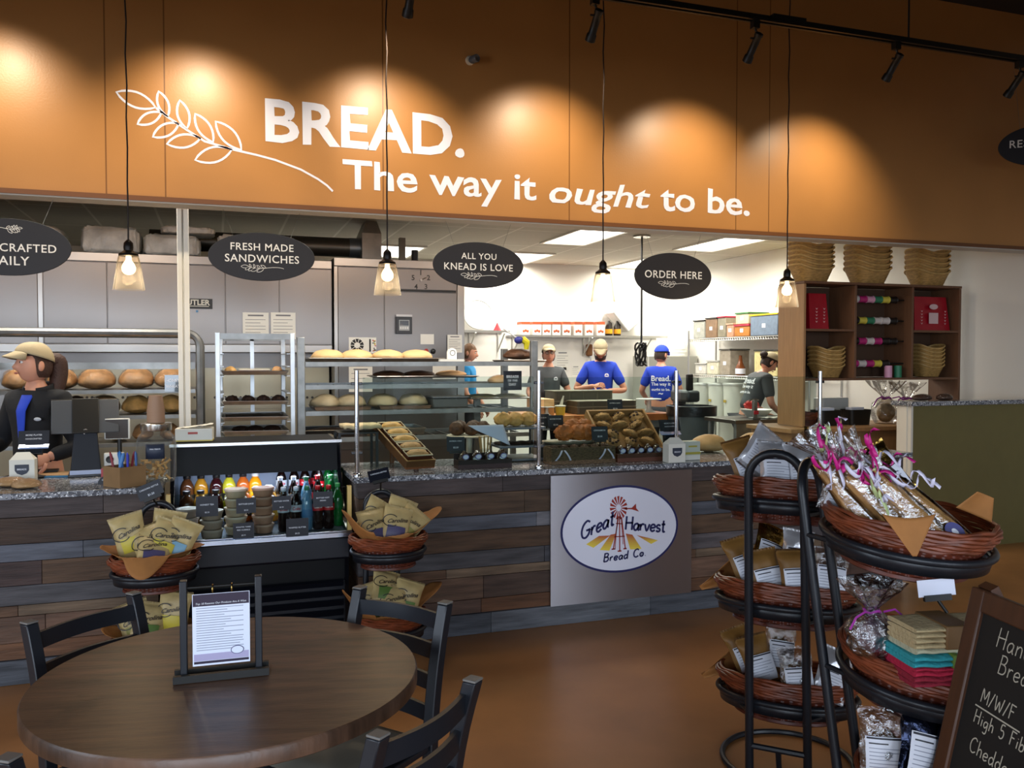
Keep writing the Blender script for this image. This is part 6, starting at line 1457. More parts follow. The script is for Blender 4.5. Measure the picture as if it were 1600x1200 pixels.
# ---------------------------------------------------------------- loaf display
boxw = M('tray_wood', '#6f4526', rough=.5, var=.2, scale=9, stretch=(1, 9, 9)); lfb = M('loaf_box', '#5a2a1b', rough=.45)
f_ = Vector((1.06, 4.72, .945)); bk = P(606, 676, Y=5.13); ax = (bk-f_); Lx = ax.length
fu = ax.normalized(); sx_ = fu.cross(Vector((0, 0, 1))).normalized(); uz = sx_.cross(fu)
MT = Matrix((sx_, fu, uz)).transposed().to_4x4()
t = thing('loaf_tray', 'sloping wooden tray carrying five boxed loaves behind the first glass pane', 'tray', f_, MT.to_euler())
mb = MB(); hw = .088
mb.bx(-hw, hw, -.06, Lx+.04, -.004, .004); mb.bx(-hw, -hw+.008, -.06, Lx+.04, .004, .045); mb.bx(hw-.008, hw, -.06, Lx+.04, .004, .045); mb.bx(-hw+.008, hw-.008, -.06, -.052, .004, .045); mb.obj('tray', boxw, t)
mb = MB(); mb.bx(-hw-.001, hw+.001, -.062, -.05, .0455, .048); mb.bx(-hw-.001, -hw+.009, -.05, Lx+.04, .0455, .048); mb.obj('pale_edge', M('wood_edge', '#a07a4c', rough=.5), t)
mb = MB(); mb.at(MT.inverted()); b_ = f_+ax*.85; mb.cyl((b_-f_)-Vector((0, 0, .012)), Vector((b_.x-f_.x, b_.y-f_.y, TOPZ-f_.z)), .014); mb.cyl((0, 0, -.006), (0, 0, TOPZ-f_.z), .014); mb.obj('prop', boxw, t)
for k in range(5):
    y = lerp(.0, Lx, (k+.0)/4.4)
    R4 = Tr(f_) @ MT @ Tr(0, y, .0065); lt = thing('boxed_loaf', 'oat-topped loaf in a dark paper box, %s in the sloping tray' % ('lowest', 'second', 'middle', 'fourth', 'highest')[k], 'bread', R4.to_translation(), R4.to_euler(), 'boxed loaves in the sloping tray')
    w, d, h = .074, .04, .062
    mb = MB(); mb.add([(-w*.9, -d*.85, 0), (w*.9, -d*.85, 0), (w*.9, d*.85, 0), (-w*.9, d*.85, 0), (-w, -d, h), (w, -d, h), (w, d, h), (-w, d, h)], [(3, 2, 1, 0), (0, 1, 5, 4), (1, 2, 6, 5), (2, 3, 7, 6), (3, 0, 4, 7)]); mb.obj('box', lfb, lt)
    mb = MB(); mb.tube([(-w, -d, h), (w, -d, h), (w, d, h), (-w, d, h)], .004, 6, True); mb.obj('box_rim', M('rim_cream', '#d3c3a4', rough=.5), lt)
    m2 = lump((w*.93, d*.9, .03), k*3., .12, 3, .3); m2.v = [p+Vector((0, 0, h-.022)) for p in m2.v]; m2.obj('crust', crust_y if k > 1 else crust_l, lt)
    mb = MB()
    for j in range(14): a = j*2.4; r = sqrt(j/14); mb.ell((w*.75*r*cos(a), d*.7*r*sin(a), h+.014-.012*r*r), (.006, .005, .003), 6, 4)
    mb.obj('seeds', choc if k < 2 else M('oats', '#c9a56a', rough=.8), lt)
solo('paper_bags', 'cream paper bags lying behind the first guard post', 'paper bags', (lambda m: (m.grid(lambda u, v: ((u-.5)*.22, (v-.5)*.2, .02+.012*nz(u*4, v*4)), 12, 10), m)[1])(MB()), M('bag_cream', '#c9b78e', rough=.7), P(563, 668, Y=5.0)).modifiers.new('t', 'SOLIDIFY').thickness = .02
sh = thing('back_shelf', 'dark wire shelf behind the first guard post under the cream paper bags', 'shelf', (P(563, 671, Y=5.0).x, 5.0, 0))
mb = MB(); z = P(563, 671, Y=5.0).z-.012; mb.bx(-.14, .09, -.1, .11, z-.006, z+.004); mb.bx(-.14, -.125, -.09, -.075, CT, z); mb.bx(.075, .09, -.09, -.075, CT, z); mb.bx(-.14, -.125, .095, .11, CT, z); mb.bx(.075, .09, .095, .11, CT, z); mb.obj('frame', blk, sh)

# ---------------------------------------------------------------- bagged treats
ovl = M('label_violet', '#6d6ab0', rough=.4); tre = M('treat_fill', '#4a3020', rough=.6, var=.5, scale=60, bump=.8, bscale=60)
def treat_box(u0, u1, v, n, col, label, dep=.1, h=.05, labelg='treat bags'):
    a, b = C_(u0, v), C_(u1, v); y = max(a.y, 4.64); a = P(u0, v, Y=y); b = P(u1, v, Y=y); w = b.x-a.x
    t = thing('display_box', label, 'box', ((a.x+b.x)/2, y+dep/2, TOPZ)); mb = MB(); W_ = w/2
    mb.bx(-W_, W_, -dep/2, -dep/2+.005, 0, h); mb.bx(-W_, W_, dep/2-.005, dep/2, 0, h*1.6); mb.bx(-W_, -W_+.005, -dep/2+.005, dep/2-.005, 0, h); mb.bx(W_-.005, W_, -dep/2+.005, dep/2-.005, 0, h); mb.bx(-W_+.005, W_-.005, -dep/2+.005, dep/2-.005, 0, .005)
    mb.obj('box', M('dbox_'+col.strip('#'), col, rough=.6, var=.25, scale=30, stretch=(1, 1, 6)), t)
    for k in range(n):
        x = (k+.5)/n*(w-.02)-W_+.01; p = thing('treat_bag', 'small film bag of treats with violet oval label, %s in the %s' % (('first', 'second', 'third', 'fourth', 'fifth')[k], label.split(' holding')[0]), 'treat bag', ((a.x+b.x)/2+x, y+dep/2-.003, TOPZ+.006), 0, labelg)
        r = w/n*.38; m2 = lump((r, .032, .055), k*2.+u0, .1, 3, .5); m2.obj('filling', tre, p); m2 = lump((r*1.06, .036, .062), k*3.+u0, .18, 4, .5); m2.obj('film', CEL, p)
        mb = MB().at(Tr(0, -.0385, h+.012)); mb.prism([(.019*cos(a_), .015*sin(a_)) for a_ in [2*pi*j/20 for j in range(20)]], -.0012, 0); lo = mb.obj('label', ovl, p); mb = MB().at(Tr(0, -.0385, h+.012)); mb.prism([(.015*cos(a_), .0115*sin(a_)) for a_ in [2*pi*j/20 for j in range(20)]], -.0018, -.001); mb.obj('label_field', labw, lo)
    return t
treat_box(716, 800, 735, 4, '#2b1a16', 'dark brown display box holding four labelled treat bags')
treat_box(965, 1040, 727, 5, '#5c3320', 'red-brown display box holding five labelled treat bags')
y_ = 4.64; a, b = P(862, 730, Y=y_), P(962, 728, Y=y_); w = b.x-a.x
t = thing('grass_box', 'woven grass box with white ribbons on its front below the scones', 'box', ((a.x+b.x)/2, y_+.07, TOPZ)); mb = MB()
mb.bx(-w/2, w/2, -.065, -.055, 0, .1); mb.bx(-w/2, w/2, .055, .065, 0, .1); mb.bx(-w/2, -w/2+.01, -.055, .055, 0, .1); mb.bx(w/2-.01, w/2, -.055, .055, 0, .1); mb.bx(-w/2+.01, w/2-.01, -.055, .055, 0, .01); mb.obj('woven_box', M('seagrass', '#6a553c', rough=.8, var=.6, scale=60, bump=1., bscale=60, stretch=(1, 1, 3)), t)
for s in (-.32, .36):
    for d in (-1, 1): mb = MB(); mb.grid(lambda u, v: (s*w+d*(.008+.04*v)+(u-.5)*.012, -.067-.012*sin(pi*v), .085-.06*v), 2, 8); mb.obj('ribbon', RIB['white'], t)
for k in range(6): loaf('film_roll', tre, (.03, .035, .035), ((a.x+b.x)/2-w*.4+k*w*.16, y_+.07, TOPZ+.06), 'film-wrapped sweet in the woven grass box', group='sweets in the grass box', film=True, seed=k*2., cat='sweet')
# sticks in a cup, napkin, cakes, trays, scones, cookies
q = C_(758, 715); q.y = max(q.y, 4.86); t = thing('stick_cup', 'clear cup of wooden stirring sticks behind the treat bags', 'cup', (PX(758, 4.86), 4.86, TOPZ)); mb = MB(); mb.lathe([(.03, 0), (.036, .09)], n=20, caps=False); mb.obj('cup', glass('jar_glass'), t)
for k in range(9): a_ = k*.7; mb = MB(); mb.at(Tr(.018*cos(a_), .018*sin(a_), .003) @ Ry(.12*cos(a_)) @ Rx(-.12*sin(a_))); mb.bx(-.004, .004, -.001, .001, 0, .16); mb.obj('stick', M('stick_wood', '#b08a58', rough=.7), t)
cs = P(733, 680, Y=5.02); t = thing('cake_stand', 'cream pedestal stand of small brown cakes behind the glass', 'cake stand', (cs.x, 5.02, TOPZ)); h = cs.z-TOPZ; mb = MB(); mb.lathe([(.07, 0), (.06, .01), (.018, .03), (.018, h-.015), (.12, h-.008), (.14, h), (.13, h+.004)], n=36); mb.obj('stand', M('ceramic_cream', '#cfc6b2', rough=.3), t)
for k, (dx, dy) in enumerate(((-.085, -.02), (.0, -.05), (.085, -.02), (-.04, .06), (.05, .06))): loaf('small_cake', crust_d, (.045, .045, .05), (cs.x+dx, 5.02+dy, TOPZ+h+.003), 'small brown bundt cake on the cream stand, %s' % ('at its rim by the loaf tray', 'at the front', 'toward the muffin trays', 'at the back by the loaf tray', 'at the back toward the muffins')[k], group='cakes on the cream stand', seed=k*2.+.5, amp=.15, f=3, flat=.7, cat='cake')
np2 = MB(); np2.grid(lambda u, v: ((u-.5)*.22+.05*v, -.015*sin(3*u+v), -.10*v*(.3+u)), 12, 8); o = solo('napkin', 'white paper napkin hanging off the cakes behind the glass', 'napkin', np2, M('napkin', '#d8dcef', rough=.6), (cs.x+.05, 4.84, TOPZ+h+.075)); o.modifiers.new('t', 'SOLIDIFY').thickness = .001
ts = thing('tiered_tray_stand', 'grey stand of three slate trays behind the middle guard post', 'tray stand', (PX(806, 5.0), 5.0, TOPZ)); hs = [.0, PZ(806, 693, 5)-TOPZ, PZ(806, 665, 5)-TOPZ]
hs[0] = PZ(806, 713, 5)-TOPZ
for z in hs: mb = MB(); mb.bx(-.15, .15, -.13, .13, z-.014, z); mb.obj('tray', M('slate_tray', '#6c7079', rough=.4), ts, bevel=.003)
for x in (-.13, .13):
    for y in (-.1, .1): mb = MB(); mb.cyl((x, y, 0), (x, y, hs[2]-.014), .006, n=8); mb.obj('leg', blk, ts)
for k, u in enumerate((786, 805, 826)): loaf('muffin', crust_y, (.055, .055, .048), (PX(u, 4.95), 4.95, TOPZ+hs[2]+.001), 'golden nut muffin on the top slate tray, %s' % ('toward the cakes', 'in the middle', 'toward the guard post')[k], group='muffins on the slate tray', seed=k*2.3, amp=.2, f=3, flat=.8)
for k in range(4): loaf('bar_cookie', choc, (.05, .08, .012), (PX(806, 5.0)-.1+k*.068, 4.97, TOPZ+hs[1]+.001), 'dark bar cookie on the middle slate tray', group='bars on the slate tray', seed=k*2.9, amp=.15, f=3, cat='cookie')
pl = P(890, 690, Y=4.9); t = thing('scone_platter', 'oval stone-coloured platter of scones on a slotted crate', 'platter', (pl.x-.005, 4.9, TOPZ)); h = PZ(890, 688, 4.9)-TOPZ
mb = MB(); mb.bx(-.17, .2, -.1, .1, 0, h-.02); mb.obj('crate', M('crate_grey', '#7d7768', rough=.7, var=.2), t); mb = MB(); mb.lathe([(.14, h-.019), (.185, h-.004), (.19, h), (.17, h-.003)], n=40, sy=.55); mb.obj('plate', M('ceramic_stone', '#a39a84', rough=.5), t)
for x in (-.08, .1): mb = MB(); mb.at(Tr(x, -.101, h*.4) @ Rx(pi/2)); mb.lathe([(.022, 0), (.022, .003)], n=16); mb.obj('slot', seam, t)
scm = M('scone', '#b3682f', rough=.6, var=.4, scale=16, bump=.5, bscale=40)
for k, (u, v) in enumerate(((883, 684), (904, 686), (920, 684), (897, 676), (913, 676))): loaf('scone', scm, (.06, .055, .058), (PX(u, 4.86+.05*(k > 2)), 4.87+.06*(k > 2), TOPZ+h+.001+.03*(k > 2)), 'craggy orange-brown scone on the oval platter, %s' % ('toward the guard post', 'front middle', 'front beside the black card', 'heaped behind the first', 'heaped behind by the card')[k], group='scones on the platter', seed=k*1.9, amp=.3, f=3, flat=.7)
T0 = P(988, 712, Y=4.84); tk = thing('cookie_tray', 'tilted wooden tray of chunky cookies above the red-brown box', 'tray', (T0.x-.0, 4.82, TOPZ+.02), (radians(38), 0, 0))
mb = MB(); mb.bx(-.21, .21, 0, .38, -.006, .004); mb.bx(-.21, -.198, 0, .38, .004, .05); mb.bx(.198, .21, 0, .38, .004, .05); mb.bx(-.198, .198, .368, .38, .004, .05); mb.bx(-.198, .198, 0, .012, .004, .05); mb.obj('tray', M('tray_pale', '#9a7448', rough=.55, var=.2), tk)
mb = MB(); mb.at(Rx(radians(-38))); mb.bx(-.2, .2, .28, .3, -.02, .2); mb.bx(-.2, .2, .01, .03, -.02, .0); mb.obj('prop', boxw, tk)
ckm = M('cookie', '#a07a4a', rough=.7, var=.4, scale=18, bump=.6, bscale=40); RT = Tr(T0.x, 4.82, TOPZ+.02) @ Rx(radians(38))
for r in range(4):
    for c in range(3):
        q = RT @ Vector((-.125+c*.125+(.02 if r % 2 else -.01), .073+r*.08, .014)); o = loaf('cookie', ckm, (.06, .045, .032), q, 'chunky cookie in the tilted tray, %s row, %s' % (('lowest', 'second', 'third', 'top')[r], ('by the black cards', 'middle', 'by the card reader')[c]), group='cookies in the tilted tray', seed=r*3.+c, amp=.24, f=4, cat='cookie'); o.rotation_euler = (radians(38), 0, r+c)
        mb = MB(); rr = random.Random(r*7+c)
        for j in range(6): a_ = j*1.1+c; d = .042*rr.uniform(.4, .9); mb.ell((d*cos(a_), d*sin(a_)*.75, .0176+.032*sqrt(max(0, 1-(d/.056)**2))), (.011, .009, .007), 7, 5)
        mb.obj('chunks', choc, o)
for u, v, uz_, vz, lab, tx, yy in ((712, 694, 712, 720, 'small black clip card between the boxed loaves and the treat bags', 'OATMEAL CHOC', 4.79), (846, 657, 846, 690, 'black clip card behind the middle guard post', 'MORNING GLORY', 5.16), (868, 659, 868, 690, 'black clip card beside the scone platter', 'SAVORY SCONE', 5.08), (937, 677, 937, 715, 'black clip card in front of the last scone', 'CINNAMON', 4.775), (961, 634, 963, 670, 'black clip card raised high above the cookie tray', 'OATMEAL RAISIN', 5.13)):
    q = P(u, v, Y=yy); clip_card('price_card', lab, (q.x, min(yy+.03, 5.14), TOPZ if yy < 5.14 else TOPZ), q, (radians(-12), 0, radians(-6)), .105, .085, [(tx, .075, .018), ('$2.50', .03, -.02)], base=.015, group='clip cards on the counter')
for k, (u, v, w) in enumerate(((1108, 698, 47), (1182, 697, 50))): q = P(u, v, Y=5.0); loaf('round_loaf', crust_l, (.13, .11, .078), (PX(u, 5.0), 5.0, TOPZ), 'round tan loaf on the counter %s' % ('behind the tea carton' if k == 0 else 'behind the silver foil bags'), group='round loaves at the counter end', seed=k*5., amp=.08)
# ================================================================ BACK OF THE KITCHEN
def cubething(name, label, cat, u0, u1, v0, zb, Y, d, m_, group=None, bevel=.004, dz=.001):
    a, b = P(u0, v0, Y=Y), P(u1, v0, Y=Y); w = b.x-a.x; mb = MB(); mb.bx(-w/2, w/2, 0, d, 0, max(a.z-zb-dz, .005))
    return tag(mb.obj(name, m_, loc=((a.x+b.x)/2, Y, zb+dz), bevel=bevel), label, cat, group)
TZ_ = .9; tf = P(960, 648, Z=TZ_); TY_ = tf.y
t = thing('butcher_block_table', 'long butcher block work table in front of the bakers', 'table', (0, 0, 0))
ta, tb_ = PX(835, TY_), PX(1056, TY_); mb = MB(); n = 26
bbw = M('butcher_block', '#ffffff', rough=.45, var=.2, scale=10, stretch=(1, 8, 8), vcol=True); rr = random.Random(2)
for k in range(n):
    c = lin(rr.choice(['#b9743c', '#a8632f', '#c4834a', '#9c5a2c'])); mb.col = c; x = lerp(ta, tb_, k/n); mb.bx(x, lerp(ta, tb_, (k+1)/n), TY_, TY_+.95, TZ_-.075, TZ_)
mb.obj('tabletop', bbw, t)
for x in (ta+.06, tb_-.06):
    for y in (TY_+.06, TY_+.89): mb = MB(); mb.bx(x-.03, x+.03, y-.03, y+.03, 0, TZ_-.076); mb.obj('leg', galv, t)
mb = MB(); mb.bx(ta+.03, tb_-.03, TY_+.05, TY_+.08, TZ_-.16, TZ_-.076); mb.bx(ta+.03, tb_-.03, TY_+.08, TY_+.9, .3, .32); mb.obj('apron', galv, t)
pm = M('strap_pan', '#6d6859', rough=.45, metal=.6, var=.2)
def tblz(v, Y): return PZ(940, v, Y)
zA = TZ_
for k, (u0, u1, v0, Y, d, lab) in enumerate(((902, 994, 636, TY_+.15, .3, 'grey strap loaf pan, lower one of the stack at the table front'), (902, 994, 627, TY_+.15, .3, 'grey strap loaf pan, upper one of the stack at the table front'), (866, 957, 627, TY_+.5, .3, 'grey strap loaf pan, lower one of the stack at the table back'), (866, 957, 611, TY_+.5, .3, 'grey strap loaf pan, upper one of the stack at the table back'))):
    zb = TZ_ if k % 2 == 0 else prevz
    o = cubething('loaf_pan', lab, 'baking pan', u0, u1, v0, zb, Y, d, pm, 'strap loaf pans on the work table'); prevz = o.location.z+max(v.co.z for v in o.data.vertices)
    a, b = P(u0, v0, Y=Y), P(u1, v0, Y=Y); w = b.x-a.x; h = prevz-o.location.z
    for j in range(4): mb = MB(); mb.bx(-w/2+.02+j*(w-.04)/4+.01, -w/2+.02+(j+1)*(w-.04)/4-.01, -.004, .0, h*.12, h*.85); mb.obj('pan_face', M('pan_face', '#59554a', rough=.5, metal=.6), o)
    mb = MB(); mb.bx(-w/2-.01, w/2+.01, -.008, d+.008, h-.006, h+.0005); mb.obj('pan_rim', M('pan_rim', '#a39d8a', rough=.4, metal=.6), o)
cubething('wood_board_stack', 'pale wooden boards stacked at the table end by the woman in grey', 'boards', 842, 866, 624, TZ_, TY_+.2, .4, M('board_pale', '#d9ac78', rough=.6, var=.2, scale=6, stretch=(1, 1, 9)))
q = P(901, 632, Y=TY_+.2); yt = thing('yellow_tub', 'yellow tub with a cream scoop beside the loaf pans', 'tub', (q.x-.16, TY_+.3, TZ_+.001)); yt.location = (PX(876, TY_+.06), TY_+.07, TZ_+.001)
mb = MB(); mb.lathe([(.05, 0), (.06, .1)], n=20); mb.obj('tub_body', M('tub_yellow', '#dbb03c', rough=.4), yt); mb = MB(); mb.lathe([(.063, .1), (.063, .112), (.04, .116)], n=20); mb.obj('lid', M('tub_cream', '#dcd6c2', rough=.4), yt); mb = MB(); mb.tube([(.01, 0, .115), (.04, 0, .22)], [.02, .008], 8); mb.obj('scoop', M('tub_cream'), yt)
for k, (u, lab) in enumerate(((1014, 'white cake stand on the table end before the man seen from behind'), (858, 'clear low cake stand on the table end by the boards'))):
    mb = MB(); mb.lathe([(.09, 0), (.05, .02), (.03, .05), (.03, .14), (.15, .15), (.15, .16)], n=28); o = mb.obj('cake_stand', M('stand_white', '#cfd0cb', rough=.3)); o.location = (PX(u, TY_+(.3 if k == 0 else .09)), TY_+(.3 if k == 0 else .16), TZ_+.001); tag(o, lab, 'cake stand')
    if k: o.scale = (.6, .6, .6)
# wall shelf with boxes
SYW = WB-.38; z = PZ(920, 524, SYW); sh = thing('wall_shelf', 'wire wall shelf carrying white boxes and two black jugs', 'shelf', (0, 0, 0)); a, b = PX(803, SYW), PX(1043, SYW)
mb = MB(); mb.bx(a, b, SYW, SYW+.015, z-.03, z); mb.bx(a, b, WB-.02, WB, z-.03, z)
for k in range(40): x = lerp(a, b, (k+.5)/40); mb.bx(x-.004, x+.004, SYW+.015, WB-.02, z-.008, z)
mb.obj('wire_deck', M('wire_chrome', '#b9b8b2', rough=.3, metal=.8), sh)
for x in (a+.1, (a+b)/2, b-.25): mb = MB(); mb.tube([(x, SYW+.03, z-.03), (x, WB-.01, z-.3), (x, WB-.01, z-.03)], .012, 6); mb.obj('bracket', M('wire_chrome'), sh)
bw = M('box_white', '#e8e3da', rough=.5); ba = M('box_rust', '#b4552e', rough=.5)
for k, u in enumerate((820, 838, 853, 868, 884, 902, 919, 937)):
    x = PX(u, SYW+.1); h = PZ(u, 503, SYW+.1)-z; t = thing('shelf_box', 'white box with rust-red top on the wall shelf, %s from the oven side' % ('first', 'second', 'third', 'fourth', 'fifth', 'sixth', 'seventh', 'last')[k], 'box', (x, SYW+.16, z+.001), 0, 'white boxes on the wall shelf')
    mb = bxm(.128, .2, h); mb.obj('box', bw, t); mb = MB(); mb.bx(-.0645, .0645, -.102, .101, h*.8, h+.001); mb.obj('red_top', ba, t)
    mb = MB()
    for j in range(3): mb.ell((-.03+j*.03, -.1, h*.28+.01*(j == 1)), (.018, .004, .02), 10, 6)
    mb.obj('print', ba, t)
for k, u in enumerate((953, 966)):
    t = thing('black_jug', 'x', 'jug', (PX(u, SYW+.1), SYW+.14, z+.001), 0, 'black jugs on the wall shelf'); t['label'] = 'black jug with yellow label on the wall shelf, '+('next to the white boxes', 'next to the leaning white tub')[k]
    mb = MB(); mb.lathe([(.05, 0), (.056, .01), (.056, .13), (.02, .2), (.018, .225)], n=18); mb.tube([(.02, 0, .2), (.045, 0, .19), (.05, 0, .15)], .008, 6); mb.obj('jug_body', M('jug_black', '#1b120d', rough=.3), t); mb = MB(); mb.lathe([(.0568, .03), (.0568, .1)], n=18, caps=False); mb.obj('label', M('jug_label', '#d99a1c', rough=.5), t)
q = P(975, 500, Y=SYW+.2); mb = MB(); mb.add([(-.16, -.12, -.2), (.16, -.12, -.2), (.16, .12, -.2), (-.16, .12, -.2), (-.2, -.15, .2), (.2, -.15, .2), (.2, .15, .2), (-.2, .15, .2)], [(0, 1, 2, 3), (0, 4, 5, 1), (1, 5, 6, 2), (2, 6, 7, 3), (3, 7, 4, 0)])
o = mb.obj('white_tub', M('plastic_white', '#e2e2dc', rough=.35), loc=(q.x+.02, SYW+.2, z+.31), rot=(0, radians(-38), 0), bevel=.02); tag(o, 'large white plastic tub leaning on the wall shelf behind the jugs', 'tub')
# side shelf by the oven
z2 = PZ(760, 516, SYW); sh = thing('wall_shelf', 'short wire wall shelf beside the rotating oven with a large round white lid', 'shelf', (0, 0, 0)); a, b = PX(718, SYW), PX(797, SYW)
mb = MB(); mb.bx(a, b, SYW, SYW+.02, z2-.03, z2); mb.bx(a, b, WB-.02, WB, z2-.03, z2)
for k in range(14): x = lerp(a, b, (k+.5)/14); mb.bx(x-.004, x+.004, SYW+.02, WB-.02, z2-.008, z2)
mb.obj('wire_deck', M('wire_chrome'), sh)
for u in (744, 790): mb = MB(); x = PX(u, SYW); mb.tube([(x, SYW+.03, z2-.03), (x, WB-.01, z2-.3), (x, WB-.01, z2-.03)], .012, 6); mb.obj('bracket', M('wire_chrome'), sh)
r = (PX(776, SYW)-PX(728, SYW))/2; mb = MB(); mb.lathe([(r*.9, 0), (r, .01), (r, .03), (r*.94, .035), (r*.9, .02)], n=40); o = mb.obj('bin_cover', M('plastic_white'), loc=(PX(752, SYW), SYW+.16, z2+r*.98), rot=(radians(74), 0, 0)); tag(o, 'large round white bin lid leaning on the short shelf', 'lid')
mb = MB(); mb.lathe([(.06, 0), (.0, .12)], n=4); o = mb.obj('red_funnel', M('funnel_red', '#c22a35', rough=.4), loc=(PX(777, SYW+.1), SYW+.1, z2+.001)); tag(o, 'small red pointed funnel on the short shelf beside the round lid', 'funnel')
br = thing('hand_brush', 'blue and yellow cleaning brush hooked on the upper rack tray', 'brush', (PX(806, 6.6), 6.5, PZ(806, 545, 6.5)+.07)); mb = MB(); mb.tube([(-.14, 0, .09), (0, 0, 0)], .006, 6); mb.obj('handle', M('brush_white', '#dcdcd6', rough=.4), br); mb = MB(); mb.ell((-.01, 0, 0), (.04, .03, .03), 12, 8); mb.obj('brush_head', M('brush_blue', '#2b2f7c', rough=.5), br); mb = MB(); mb.tube([(.02, 0, .01), (.06, 0, -.02), (.055, 0, -.075)], [.03, .03, .018], 8); mb.obj('glove', M('brush_yellow', '#d9cf2a', rough=.5), br)
WN = WB-.003
notice('white wall notice with lines of capitals beside the woman in grey', 868, 548, 890, 578, WN, 5); notice('wall chart with dark pictures below the lettered notice', 873, 574, 885, 598, WN, 4); notice('pale printed sheet on the wall between the woman in grey and the bearded man', 893, 571, 906, 590, WN, 4)
q = P(921, 547, Y=WB-.05); w_ = thing('wall_brush', 'brown bristle brush hanging on the wall above the whisk', 'brush', (q.x, WB-.04, q.z)); mb = MB(); mb.bx(-.05, .05, -.03, .03, -.09, .09); mb.obj('bristles', M('bristle', '#7a5233', rough=.9), w_, bevel=.02); mb = MB(); mb.tube([(0, 0, .09), (0, 0, .24)], .012, 6); mb.obj('handle', M('brush_white'), w_)
wk = thing('wire_whisk', 'large wire whisk hanging below the brown brush', 'whisk', (q.x, WB-.1, q.z-.17))
for k in range(5): a_ = k*pi/5; mb = MB(); mb.tube([(.09*sin(pi*j/10)*cos(a_)*(1 if 1 else 0), .05*sin(pi*j/10)*sin(a_), -.28*j/10) for j in range(11)], .003, 5); mb.obj('wire', M('wire_chrome'), wk)
mb = MB(); mb.tube([(0, 0, -.01), (0, 0, .08)], .014, 8); mb.tube([(0, 0, .06), (0, .1, .08)], .005, 6); mb.obj('handle', M('wire_chrome'), wk)
q = P(1003, 368, Z=KC); cd = thing('cord_reel', 'black power cord hanging from the ceiling, coiled at its end', 'cord', (q.x, q.y, 0)); mb = MB(); zb = PZ(1003, 540, q.y); mb.tube([(0, 0, KC-.02), (.0, 0, zb)], .012, 6); mb.obj('cord', blk, cd); mb = MB(); mb.lathe([(.1, KC-.02), (.1, KC)], n=20); mb.obj('ceiling_plate', ss2, cd)
mb = MB(); 
for k in range(5): mb.tube([(.07*sin(a_+k)*(.6+.1*k), .03*cos(a_*2+k), zb-.1+.13*cos(a_)) for a_ in [2*pi*j/18 for j in range(18)]], .011, 6, True)
mb.obj('coiled_end', blk, cd)
# appliance, buckets, barrel, mixer
def boxat(name, label, cat, u0, u1, v0, v1, Y, d, m_, group=None, bevel=.01):
    a, b = P(u0, v0, Y=Y), P(u1, v1, Y=Y); mb = MB(); mb.bx(a.x, b.x, Y, Y+d, max(b.z, 0), a.z); return tag(mb.obj(name, m_, bevel=bevel), label, cat, group)
boxat('dough_sheeter', 'grey floor cabinet standing against the wall behind the man seen from behind', 'cabinet', 1013, 1088, 556, 900, 11.2, .5, M('cabinet_grey', '#a5a59d', rough=.4, metal=.3))
zc_ = PZ(1058, 556, 11.2)
for k in range(3): mb = MB(); mb.lathe([(.155, 0), (.155, .03), (.145, .05), (.12, .30), (.0005, .31)], n=28, caps=False); o = mb.obj('white_bucket', M('plastic_white'), loc=(PX(1058, 11.4), 11.42, zc_+.001+k*.045)); tag(o, 'upturned white bucket on the grey cabinet, %s of the nest' % ('lowest', 'middle', 'topmost')[k], 'bucket', 'upturned white buckets')
bl = thing('refuse_barrel', 'grey refuse barrel with black liner at the end of the work table', 'barrel', (PX(1088, 8.5), 8.6, 0)); h = PZ(1082, 638, 8.2); mb = MB(); mb.lathe([(.22, 0), (.27, h-.05), (.28, h-.04), (.28, h)], n=32, caps=False); mb.lathe([(.0, 0), (.22, 0)], n=32, caps=False); mb.obj('barrel_body', M('barrel_grey', '#535c60', rough=.55), bl); mb = MB(); mb.lathe([(.288, h-.11), (.29, h+.005), (.25, h+.008), (.24, h-.15)], n=32, caps=False); mb.obj('bin_liner', M('liner_black', '#17181a', rough=.3, bump=.5, bscale=20), bl)
mx_ = thing('floor_mixer', 'dark floor mixer standing behind the end guard post', 'mixer', (PX(1078, 9.0), 9.1, 0)); hz = PZ(1078, 610, 9.0); mb = MB(); mb.bx(-.14, .14, -.1, .2, 0, .3); mb.bx(-.07, .07, .08, .2, .3, hz-.1); mb.bx(-.09, .09, -.2, .22, hz-.14, hz); mb.obj('mixer_body', M('mixer_dark', '#3a3e40', rough=.4, metal=.4), mx_, bevel=.03); mb = MB(); mb.lathe([(.06, 0), (.14, .08), (.15, .22), (.145, .22)], c=(0, -.08, hz-.5), n=24, caps=False); mb.obj('bowl', ss, mx_); mb = MB(); mb.bx(-.06, .03, -.14, -.1, hz+.0, hz+.2); mb.obj('guard_flap', blk, mx_, bevel=.015)
